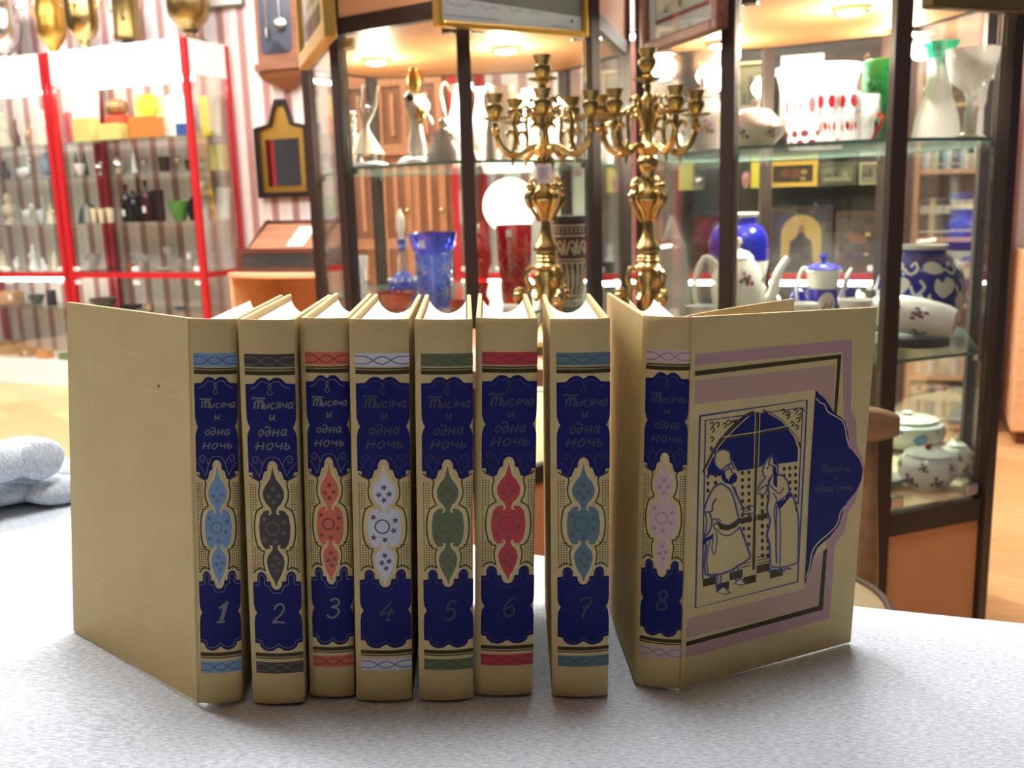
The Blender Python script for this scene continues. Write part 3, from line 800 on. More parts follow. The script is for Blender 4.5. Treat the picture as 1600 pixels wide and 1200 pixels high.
def wallpaper():
    m = bpy.data.materials.new('striped_wallpaper'); m.use_nodes = True
    nt = m.node_tree; b = nt.nodes['Principled BSDF']; b.inputs['Roughness'].default_value = .8
    tc = nt.nodes.new('ShaderNodeTexCoord'); sp = nt.nodes.new('ShaderNodeSeparateXYZ'); nt.links.new(tc.outputs['Object'], sp.inputs[0])
    mu = nt.nodes.new('ShaderNodeMath'); mu.operation = 'MULTIPLY'; mu.inputs[1].default_value = 1/.135; nt.links.new(sp.outputs['X'], mu.inputs[0])
    fr = nt.nodes.new('ShaderNodeMath'); fr.operation = 'FRACT'; nt.links.new(mu.outputs[0], fr.inputs[0])
    r = nt.nodes.new('ShaderNodeValToRGB'); r.color_ramp.interpolation = 'CONSTANT'
    e = r.color_ramp.elements; e[0].position = 0; e[0].color = RGB((212, 202, 198)); e[1].position = .30; e[1].color = RGB((218, 208, 204))
    for p, c in ((.50, (212, 202, 198)), (.57, (178, 140, 134)), (.62, (160, 122, 116)), (.88, (178, 140, 134)), (.93, (212, 202, 198))):
        q = e.new(p); q.color = RGB(c)
    nt.links.new(fr.outputs[0], r.inputs['Fac']); nt.links.new(r.outputs['Color'], b.inputs['Base Color'])
    return m
WALLP = wallpaper()
PLAIN = mat('grey_wall_paint', (66, 70, 78), .85)

def floor_mat():
    m = bpy.data.materials.new('laminate_floor'); m.use_nodes = True
    nt = m.node_tree; b = nt.nodes['Principled BSDF']; b.inputs['Roughness'].default_value = .32
    tc = nt.nodes.new('ShaderNodeTexCoord'); mp = nt.nodes.new('ShaderNodeMapping'); mp.inputs['Rotation'].default_value = (0, 0, .5)
    br = nt.nodes.new('ShaderNodeTexBrick'); br.inputs['Scale'].default_value = 1; br.inputs['Brick Width'].default_value = .9; br.inputs['Row Height'].default_value = .16
    br.inputs['Mortar Size'].default_value = .0015; br.inputs['Color1'].default_value = RGB((218, 174, 122)); br.inputs['Color2'].default_value = RGB((198, 146, 96)); br.inputs['Mortar'].default_value = RGB((170, 124, 84)); br.inputs['Bias'].default_value = 0
    n = nt.nodes.new('ShaderNodeTexNoise'); n.inputs['Scale'].default_value = 5
    mp2 = nt.nodes.new('ShaderNodeMapping'); mp2.inputs['Scale'].default_value = (1, 9, 1); mp2.inputs['Rotation'].default_value = (0, 0, .5)
    mx = nt.nodes.new('ShaderNodeMix'); mx.data_type = 'RGBA'; mx.blend_type = 'OVERLAY'; mx.inputs[0].default_value = .35
    nt.links.new(tc.outputs['Object'], mp.inputs[0]); nt.links.new(mp.outputs[0], br.inputs['Vector'])
    nt.links.new(tc.outputs['Object'], mp2.inputs[0]); nt.links.new(mp2.outputs[0], n.inputs['Vector'])
    nt.links.new(br.outputs['Color'], mx.inputs[6]); nt.links.new(n.outputs['Fac'], mx.inputs[7])
    nt.links.new(mx.outputs[2], b.inputs['Base Color'])
    return m
def struct(name, b, m, label, cat):
    o = b.build(name, m); o.matrix_world = RM
    return tag(o, label, cat, kind='structure')
b = MB(); b.bbox((S0-.2, -DEPTH-.2, -.1), (S1+.2, .2, 0)); struct('floor', b, floor_mat(), 'light orange-brown laminate plank floor of the shop', 'floor')
b = MB(); b.bbox((S0-.2, -DEPTH-.2, ZC), (S1+.2, .2, ZC+.1)); struct('ceiling', b, mat('ceiling_white', (236, 234, 230), .9), 'plain white ceiling of the shop', 'ceiling')
b = MB(); b.bbox((S0-.2, 0, 0), (S1+.2, .1, ZC)); struct('wall_back', b, WALLP, 'back wall with beige and brown-pink striped wallpaper', 'wall')
b = MB(); b.bbox((S0-.1, -DEPTH, 0), (S0, 0, ZC)); struct('wall_left', b, PLAIN, 'plain grey wall on the left side of the shop', 'wall')
b = MB(); b.bbox((S1, -DEPTH, 0), (S1+.1, 0, ZC)); struct('wall_right', b, PLAIN, 'plain grey wall on the right side of the shop', 'wall')
b = MB(); b.bbox((S0-.2, -DEPTH-.1, 0), (S1+.2, -DEPTH, ZC)); struct('wall_front', b, PLAIN, 'plain grey wall behind the camera', 'wall')

# ceiling panels
proto = None; k = 0
PANEL = mat('panel_glow', (254, 251, 250), .5, emit=LAMP_E)
for yy in (-.8, -2.3, -3.7):
    for xx in (-1.6, .0, 1.6, 3.2):
        if proto is None:
            proto = empty('ceiling_light')
            b = MB(); b.box((0, 0, .015), (.60, .60, .03)); b.build('frame', WHITE, proto)
            b = MB(); b.box((0, 0, -.004), (.54, .54, .006)); b.build('diffuser', PANEL, proto)
            o = proto
        else: o = copy_tree(proto)
        o.matrix_world = RM @ Matrix.Translation((xx, yy, ZC-.031))
        tag(o, 'square white ceiling light panel over the shop floor', 'ceiling light', 'ceiling light panels')

# ------------------------------------------------------------------ camera and render settings
cd = bpy.data.cameras.new('camera'); cam = bpy.data.objects.new('camera', cd); COL.objects.link(cam)
cam.matrix_world = Matrix(((CR.x, CU.x, -CF.x, CAM.x), (CR.y, CU.y, -CF.y, CAM.y), (CR.z, CU.z, -CF.z, CAM.z), (0, 0, 0, 1)))
cd.sensor_width = 36; cd.lens = FPX/1600*36; cd.clip_start = .02; cd.clip_end = 50
cd.dof.use_dof = True; cd.dof.focus_distance = .52; cd.dof.aperture_fstop = 15
SC.camera = cam
SC.view_settings.view_transform = 'Standard'; SC.view_settings.look = 'None'
SC.view_settings.gamma = 1; SC.view_settings.exposure = EXPO; SC.view_settings.use_curve_mapping = False
w = bpy.data.worlds.new('world'); SC.world = w; w.use_nodes = True
w.node_tree.nodes['Background'].inputs[0].default_value = (.6, .62, .66, 1); w.node_tree.nodes['Background'].inputs[1].default_value = .0
SC.cycles.max_bounces = 10; SC.cycles.diffuse_bounces = 4; SC.cycles.glossy_bounces = 5; SC.cycles.transparent_max_bounces = 40
SC.cycles.caustics_reflective = False; SC.cycles.caustics_refractive = False
SC.cycles.sample_clamp_indirect = 6; SC.cycles.use_denoising = True
# ------------------------------------------------------------------ brown glass showcases
def P2(px, Y, z=1.1): return Vector((x_for(px, Y, z), Y*KY))

def showcase(name, label, ring, posts, zb, shelves, zc, ztop, doors, lamps, hinges=(), back=()):
    """ring: footprint corners in order (2-D); posts: which corners carry a post; doors: edges (i,j) with a pane; lamps: (x,y)"""
    c = sum(ring, Vector((0, 0)))/len(ring)
    root = empty(name, (c.x, c.y, 0))
    tag(root, label, 'display cabinet')
    L = [p-c for p in ring]; n = len(L); pw = .028
    def inset(d):
        return [(p*(1-d/p.length)) for p in L]
    for i in posts:
        p = L[i]; a = math.atan2(p.y, p.x)
        b = MB(); b.box((0, 0, ztop/2), (pw, pw, ztop), M=Matrix.Translation((p.x, p.y, 0)) @ Matrix.Rotation(a, 4, 'Z'))
        b.build('post', BROWN, root, bevel=.002)
    ins = inset(.017)
    for i in range(n):
        j = (i+1) % n; p, q = L[i], L[j]; d = (q-p); ln = d.length; d.normalize()
        M = Matrix.Translation(((p.x+q.x)/2, (p.y+q.y)/2, 0)) @ Matrix.Rotation(math.atan2(d.y, d.x), 4, 'Z')
        if ln < .06: continue
        w_ = ln-pw-.002
        for nm_, z_, h_ in (('header_rail', zc+.016, .034), ('top_rail', ztop-.014, .028), ('lower_rail', zb-.022, .042), ('foot_rail', .03, .06)):
            b = MB(); b.box((0, 0, z_), (w_, .022, h_), M=M); b.build(nm_, BROWN, root)
        b = MB(); b.box((0, 0, (zc+ztop)/2+.003), (w_, .012, ztop-zc-.064), M=M); b.build('header_panel', ORANGE, root)
        b = MB(); b.box((0, 0, (zb-.044+.06)/2), (w_, .012, zb-.044-.06), M=M); b.build('base_panel', ORANGE, root)
        if (i, j) in doors:
            b = MB(); b.box((0, 0, (zb+zc)/2), (w_-.004, .004, zc-zb-.006), M=M)
            b.build('glass_door' if (i, j) in hinges else 'glass_panel', CLEAR, root)
            if (i, j) in hinges:
                for zz in (zb+.02, zc-.022):
                    for sx in (-1, 1):
                        b = MB(); b.box((sx*(w_/2-.02), 0, zz), (.030, .014, .024), M=M); b.build('glass_hinge', CHROME, root, bevel=.003)
    b = MB(); b.prism([(p.x, p.y) for p in ins], zb-.001-.018, zb-.001); b.build('cabinet_floor', mat('cream_laminate', (226, 208, 172), .5), root)
    b = MB(); b.prism([(p.x, p.y) for p in ins], zc, zc+.012); b.build('cabinet_ceiling', mat('pear_wood_ceiling', (214, 150, 100), .5), root)
    si = inset(.024)
    for z in shelves:
        b = MB(); b.prism([(p.x, p.y) for p in si], z-.006, z, 0, side=1)
        s = b.build('glass_shelf', [SHELFGLASS, SHELFEDGE], root)
        for i in posts:
            b = MB(); p = L[i]*(1-.030/L[i].length); b.lathe([(0, z-.018), (.007, z-.018), (.007, z-.0065), (0, z-.0065)], 10, o=(p.x, p.y, 0))
            b.build('shelf_bracket', CHROME, s)
    for (x, y) in lamps:
        lx, ly = x-c.x, y-c.y
        b = MB(); b.lathe([(.030, zc-.012), (.036, zc-.010), (.036, zc-.0005), (0, zc-.0005)], 20, o=(lx, ly, 0)); f = b.build('puck_lamp', CHROME, root)
        b = MB(); b.lathe([(0, zc-.016), (.016, zc-.015), (.028, zc-.010)], 20, o=(lx, ly, 0)); b.build('bulb', LAMP, f)
        ld = bpy.data.lights.new('cabinet_lamp', 'SPOT'); ld.energy = CAB_W; ld.color = (1, .9, .75); ld.spot_size = 2.7; ld.spot_blend = .6; ld.shadow_soft_size = .03
        lo = bpy.data.objects.new('cabinet_lamp_light', ld); COL.objects.link(lo); lo.location = (x, y, zc-.024)
        ld = bpy.data.lights.new('lamp_glow', 'POINT'); ld.energy = CAB_W*.10; ld.color = (1, .84, .64); ld.shadow_soft_size = .03
        lo = bpy.data.objects.new('cabinet_lamp_spill', ld); COL.objects.link(lo); lo.location = (x, y, zc-.045)
    return root

ZB, Z1, Z2 = at_y(1402, 803, 1.53).z, at_y(1412, 564, 1.555).z, at_y(1405, 215, 1.555).z
ZCC = at_y(705, 26, 1.845).z; ZT = ZCC+.375; Z2C = at_y(735, 250, 1.86).z; Z1C = at_y(621, 489, 1.96).z
# centre showcase: B is its nearest corner
c1 = dict(A_=P2(491, 2.50), A=P2(538, 2.01), B=P2(730, 1.83), C=P2(926, 1.98), D=P2(976, 2.40), R=P2(884, 2.66), L=P2(588, 2.69))
ring1 = [c1[k] for k in ('A_', 'A', 'B', 'C', 'D', 'R', 'L')]
lampxy = lambda px, py: tuple(at_z(px, py, ZCC)[:2])
showcase('display_cabinet', 'brown framed glass showcase in the middle, holding white figurines above and coloured cut glass below', ring1, range(7), ZB, (Z1C, Z2C), ZCC, ZT,
         {(i, (i+1) % 7) for i in range(7)}, [lampxy(588, 92), lampxy(790, 74)], {(1, 2), (2, 3)})
c2 = dict(E=P2(1003, 2.0), F=P2(1140, 1.67), G=P2(1402, 1.53), H=P2(1574, 1.61), R2=P2(1541, 1.90), R3=P2(1383, 2.22), R1=P2(1197, 2.36), R0=P2(1047, 2.38))
ring2 = [c2[k] for k in ('E', 'F', 'G', 'H', 'R2', 'R3', 'R1', 'R0')]
showcase('display_cabinet', 'brown framed glass showcase at right, holding white teapots and a blue and white jar', ring2, range(8), ZB, (Z1, Z2), ZCC, ZT,
         {(i, (i+1) % 8) for i in range(8)}, [lampxy(1125, 66), lampxy(1330, 12), lampxy(1412, 46)], {(1, 2), (2, 3)})

# ------------------------------------------------------------------ red metal showcases along the back wall
# they stand in one line in front of the wall
def yfront(px, off=0.0): return (4.0+off)/(1+.366*(px-800)/1350)
def redpt(px, off=0.0, z=1.0):
    Y = yfront(px, off); return Vector((x_for(px, Y, z), Y*KY))
_zr = lambda px, py: at_y(px, py, yfront(px)).z
ZRT0, ZHB = _zr(302, 57), _zr(302, 113)
ZS = {1.41: _zr(312, 208), 1.205: _zr(318, 264), .94: _zr(325, 345), .672: _zr(330, 425), .46: _zr(325, 489), .166: _zr(60, 566)}
ZBM = _zr(330, 431)
def red_case(label, px0, px1, shelves, depth=.36, dark=False, tubes=(), name='display_cabinet', ztop=None, side_panes=(0, 1)):
    p, q = redpt(px0), redpt(px1)
    ztop = ztop or ZRT0
    root = empty(name, (p.x, p.y, 0)); tag(root, label, 'display cabinet', 'red framed display cabinets along the wall')
    ln = (q-p).length
    root.matrix_world = Matrix(((BD.x, BN.x, 0, p.x), (BD.y, BN.y, 0, p.y), (0, 0, 1, 0), (0, 0, 0, 1)))
    pw = .032
    for x in (pw/2, ln-pw/2):
        for y in (pw/2, depth-pw/2):
            b = MB(); b.box((x, y, ztop/2), (pw, pw, ztop)); b.build('post', RED, root, bevel=.002)
    for lo, hi in (((pw, .004, ZHB), (ln-pw, .012, ztop)), ((ln-.012, pw, ZHB), (ln-.004, depth-pw, ztop)), ((.004, pw, ZHB), (.012, depth-pw, ztop))):
        b = MB(); b.bbox(lo, hi); b.build('header_panel', WHITE, root)
    b = MB(); b.bbox((pw, pw, ztop-.012), (ln-pw, depth-pw, ztop)); b.build('top_board', WHITE, root)
    zp = ZS[.166]
    b = MB(); b.bbox((pw, .002, .0), (ln-pw, .016, zp-.016)); b.build('plinth', WHITE, root)
    b = MB(); b.bbox((pw, .002, zp-.015), (ln-pw, depth-.01, zp)); b.build('bottom_board', WHITE, root)
    for lo, hi in (((pw, .004, ZBM-.015), (ln-pw, .030, ZBM+.015)), ((.004, pw, ZBM-.015), (.03, depth-pw, ZBM+.015)), ((ln-.03, pw, ZBM-.015), (ln-.004, depth-pw, ZBM+.015))):
        b = MB(); b.bbox(lo, hi); b.build('cross_beam', RED, root)
    for z in shelves:
        b = MB(); b.bbox((.014, .036, z-.006), (ln-.014, depth-.012, z)); b.build('glass_shelf', [SHELFGLASS], root)
    b = MB(); b.bbox((pw+.001, .018, zp+.002), (ln-pw-.001, .022, ZBM-.016)); b.build('glass_door', CLEAR, root)
    b = MB(); b.bbox((pw+.001, .018, ZBM+.016), (ln-pw-.001, .022, ZHB-.002)); b.build('glass_door', CLEAR, root)
    for x in (pw+.02, ln/2, ln-pw-.02):
        for z in (ZBM-.04, ZBM+.035):
            b = MB(); b.box((x, .012, z), (.045, .006, .022)); b.build('door_clip', WHITE, root)
    for k_, x in ((0, .006), (1, ln-.010)):
        if k_ in side_panes:
            b = MB(); b.bbox((x, pw+.001, zp), (x+.004, depth-pw-.001, ZHB-.002)); b.build('side_pane', CLEAR, root)
    if dark:
        b = MB(); b.bbox((pw, depth-.012, zp), (ln-pw, depth-.004, ZHB)); b.build('back_panel', mat('charcoal_panel', (58, 58, 60), .7), root)
    for z, y in tubes:
        b = MB(); b.tube([(pw+.01, y, z), (ln-pw-.01, y, z)], .011, 8); b.build('tube_lamp', TUBE, root)
    return root
RLAB = 'red framed glass cabinet '
SHL = tuple(ZS[k] for k in (.46, .672, .94, 1.205, 1.41))
ZSR = (ZS[.46], ZS[.672], at_y(1300, 290, yfront(1300)).z, at_y(1300, 182, yfront(1300)).z)
ZSM = (ZS[.46], ZS[.672], at_y(850, 262, yfront(850)).z, at_y(850, 150, yfront(850)).z)
red_case(RLAB+'at far left, cut by the picture edge, with small china', -95, 92, SHL, tubes=((ZHB-.015, .10), (ZBM-.028, .06)), side_panes=())
red_case(RLAB+'second from left, with bottles, boxes and small silver', 96, 309, SHL, tubes=((ZHB-.015, .10),), side_panes=(1,))
red_case(RLAB+'seen through middle showcase, behind the first candelabra', 706, 1003, ZSM, tubes=((ZBM-.028, .05), (ZHB-.015, .10)), side_panes=(0,))
red_case(RLAB+'with a dark back, seen through the right showcase', 1004, 1392, ZSR, dark=True, tubes=((ZBM-.028, .05), (ZHB-.015, .10)), side_panes=(1,))

# ------------------------------------------------------------------ small builders for the goods
def loc_on(px, Y, z): return (x_for(px, Y, z), Y*KY, z)
WA = math.atan(BW_S)
def size(px, Y, z, wpx, ytop):
    X = x_for(px, Y, z); dep = Y*KY*CF.y+(z-1)*CF.z
    return (X, Y*KY, z+.0006), wpx*dep/FPX, max(.012, at_y(px, ytop, Y).z-z)
PRO = {
 'vase': [(0, 0), (.62, 0), (.66, .03), (.55, .12), (.62, .3), (.85, .6), (1, .95), (1, 1), (.93, 1), (.8, .62), (.5, .14), (0, .1)],
 'tallvase': [(0, 0), (.75, 0), (.78, .03), (.74, .2), (.82, .6), (1, .98), (1, 1), (.92, 1), (.75, .6), (.66, .1), (0, .06)],
 'urn': [(0, 0), (.5, 0), (.52, .04), (.62, .12), (.92, .42), (1, .6), (.92, .76), (.62, .88), (.5, .92), (.56, 1), (.48, 1), (.42, .93), (0, .9)],
 'bottle': [(0, 0), (.96, 0), (1, .03), (1, .55), (.86, .66), (.36, .78), (.32, .94), (.4, .95), (.4, 1), (0, 1)],
 'goblet': [(0, 0), (.8, 0), (.8, .03), (.16, .08), (.13, .40), (.5, .50), (.92, .70), (1, .86), (.95, 1), (.9, 1), (.86, .72), (.4, .54), (0, .5)],
 'bowl': [(0, 0), (.5, 0), (.55, .1), (.82, .5), (1, .95), (1, 1), (.94, 1), (.75, .5), (.4, .18), (0, .15)],
 'cone': [(0, 0), (1, 0), (.8, .1), (.32, .7), (.1, .95), (0, 1)],
 'tumbler': [(0, 0), (.82, 0), (.86, .02), (1, 1), (.93, 1), (.8, .1), (0, .08)],
 'jar': [(0, 0), (.7, 0), (.75, .05), (1, .35), (.98, .6), (.7, .76), (.74, .8), (.5, .88), (.16, .92), (.18, .97), (0, 1)],
 'bell': [(0, 0), (1, 0), (.92, .1), (.7, .45), (.5, .6), (.2, .66), (.14, .85), (.2, .92), (0, 1)],
 'plate': [(0, 0), (.55, 0), (.6, .3), (1, .9), (1, 1), (.6, .5), (0, .4)],
 'bust': [(0, 0), (.7, 0), (.7, .14), (.35, .2), (.4, .3), (.95, .46), (.8, .6), (.34, .66), (.5, .78), (.5, .9), (.3, .99), (0, 1)],
 'lady': [(0, 0), (1, 0), (.95, .12), (.62, .42), (.36, .56), (.48, .70), (.42, .76), (.18, .79), (.3, .86), (.32, .93), (.2, .99), (0, 1)],
}
def animal(b, w_, h, kind):
    r = w_/2
    if kind == 'dog':
        b.ball((0, 0, h*.5), (r*.62, r*.32, h*.2), 0)
        for sx in (-.42, .42):
            for sy in (-.16, .16): b.tube([(sx*r, sy*r, h*.48), (sx*r*1.05, sy*r, 0)], [r*.13, r*.09], 7)
        b.tube([(r*.45, 0, h*.55), (r*.68, 0, h*.8)], [r*.24, r*.2], 8); b.ball((r*.74, 0, h*.84), (r*.27, r*.2, h*.14), 0)
        b.tube([(-r*.58, 0, h*.55), (-r*.9, 0, h*.82)], [r*.08, r*.04], 6)
        for sy in (-1, 1): b.ball((r*.66, sy*r*.14, h*.94), (r*.07, r*.05, h*.07), 0, 8, 6)
    elif kind == 'swan':
        b.ball((-r*.12, 0, h*.26), (r*.85, r*.5, h*.26), 0)
        b.tube(smooth([(r*.5, 0, h*.3), (r*.75, 0, h*.5), (r*.45, 0, h*.72), (r*.5, 0, h*.9), (r*.75, 0, h*.9)], 4), r*.13, 8)
        b.ball((r*.72, 0, h*.9), (r*.2, r*.13, h*.08), 0, 10, 6); b.tube([(r*.85, 0, h*.88), (r*1.0, 0, h*.84)], [r*.08, r*.02], 6)
        b.tube([(-r*.7, 0, h*.3), (-r*1.0, 0, h*.5)], [r*.3, r*.04], 8)
    elif kind == 'bird':
        b.lathe([(0, 0), (r*.5, 0), (r*.45, h*.08), (0, h*.1)], 12); b.ball((0, 0, h*.45), (r*.62, r*.42, h*.36), 0)
        b.ball((r*.38, 0, h*.82), (r*.3, r*.26, h*.17), 0); b.tube([(r*.62, 0, h*.82), (r*.95, 0, h*.78)], [r*.1, r*.02], 6)
        b.tube([(-r*.4, 0, h*.5), (-r*1.0, 0, h*.75)], [r*.26, r*.1], 8)
    elif kind == 'cat':
        b.lathe([(0, 0), (r*.72, 0), (r*.7, h*.2), (r*.45, h*.55), (r*.3, h*.66), (0, h*.68)], 14); b.ball((0, -r*.08, h*.78), (r*.42, r*.38, h*.18), 0)
        for sx in (-1, 1): b.lathe([(r*.14, h*.88), (0, h*1.0)], 8, o=(sx*r*.26, 0, 0))
        b.tube(smooth([(r*.55, 0, h*.1), (r*.95, 0, h*.12), (r*.95, 0, h*.45)], 4), r*.12, 7)
def pour(b, kind, w_, h, mi=0, seg=24, o=(0, 0, 0)):
    b.lathe([(r*w_/2, z*h) for r, z in PRO[kind]], seg, mi, o)

def item(kind, name, label, cat, px, Y, z, wpx, ytop, m, group=None, d=None, tagc=None, rz=0.0, m2=None):
    """one small object standing on a shelf at height z, seen at picture column px"""
    loc, w_, h = size(px, Y, z, wpx, ytop)
    b = MB()
    if kind == 'box':
        d = d or w_*.6
        b.box((0, 0, h/2), (w_, d, h))
    elif kind == 'leanbox':
        d = d or .018
        M = Matrix.Translation((0, d/2, 0)) @ Matrix.Rotation(-.12, 4, 'X')
        b.box((0, 0, h/2), (w_, d, h), M=M)
        mn = min(v[2] for v in b.v); b.v = [(v[0], v[1], v[2]-mn) for v in b.v]
    elif kind in ('dog', 'swan', 'bird', 'cat'): animal(b, w_, h, kind)
    else: pour(b, kind, w_, h)
    if kind in ('lady', 'bust') and m2 is None:
        for s in (-1, 1):
            if kind == 'lady': b.tube(smooth([(s*w_*.2, 0, h*.72), (s*w_*.38, -w_*.1, h*.58), (s*w_*.18, -w_*.26, h*.5)], 4), w_*.07, 7)
    mats = [m]
    o = b.build(name, mats, loc=loc, bevel=.0015 if kind in ('box', 'leanbox') else 0)
    o.rotation_euler.z = rz
    tag(o, label, cat, group)
    def addtag(px_, py_, wt=.02, ht=.026):
        pass
    if tagc:
        dx, dz, tw, th = tagc
        q = MB(); q.box((dx*w_, -(w_/2 if kind not in ('box', 'leanbox') else (d or .02)/2)-.002, dz*h), (tw, .001, th))
        q.build('price_tag', TAGW, o)
    return o
# ------------------------------------------------------------------ goods in the two red cabinets at left
def R5(px, off): return yfront(px, off)
CREAMC = mat('cream_china', (240, 228, 200), .3); BROWNC = mat('brown_china', (96, 62, 44), .3); DARKC = mat('dark_china', (52, 40, 36), .3)
GREYC = mat('grey_white_china', (224, 226, 230), .25); TANC = mat('tan_china', (196, 156, 112), .35); BLUEC = mat('blue_grey_china', (150, 172, 200), .3)
KRAFT = mat('kraft_box', (176, 132, 84), .7); GREENB = mat('green_box', (44, 128, 78), .5); YELLOWB = mat('yellow_box', (238, 214, 60), .5); PALEY = mat('pale_yellow_box', (240, 226, 140), .5)
ORB = mat('orange_box', (226, 140, 62), .5); PINKB = mat('pink_box', (226, 120, 130), .5); WHITEB = mat('white_box', (246, 244, 238), .5); REDB = mat('red_box', (206, 74, 44), .5); GREYB = mat('grey_card_box', (172, 164, 148), .6)
BOT1 = mat('black_bottle', (24, 20, 20), .15); BOT2 = mat('dark_red_bottle', (66, 24, 26), .15); GREENG = mat('green_glaze', (84, 148, 62), .3); WOODB = wood('small_wood', (120, 80, 44), (160, 112, 64), 8)
BLUEBX = mat('blue_box', (52, 96, 170), .4); DGREEN = mat('dark_green_glaze', (60, 76, 56), .3)
LC = 'on {} shelf of the far left red cabinet'
RC = 'on {} shelf of the second red cabinet'
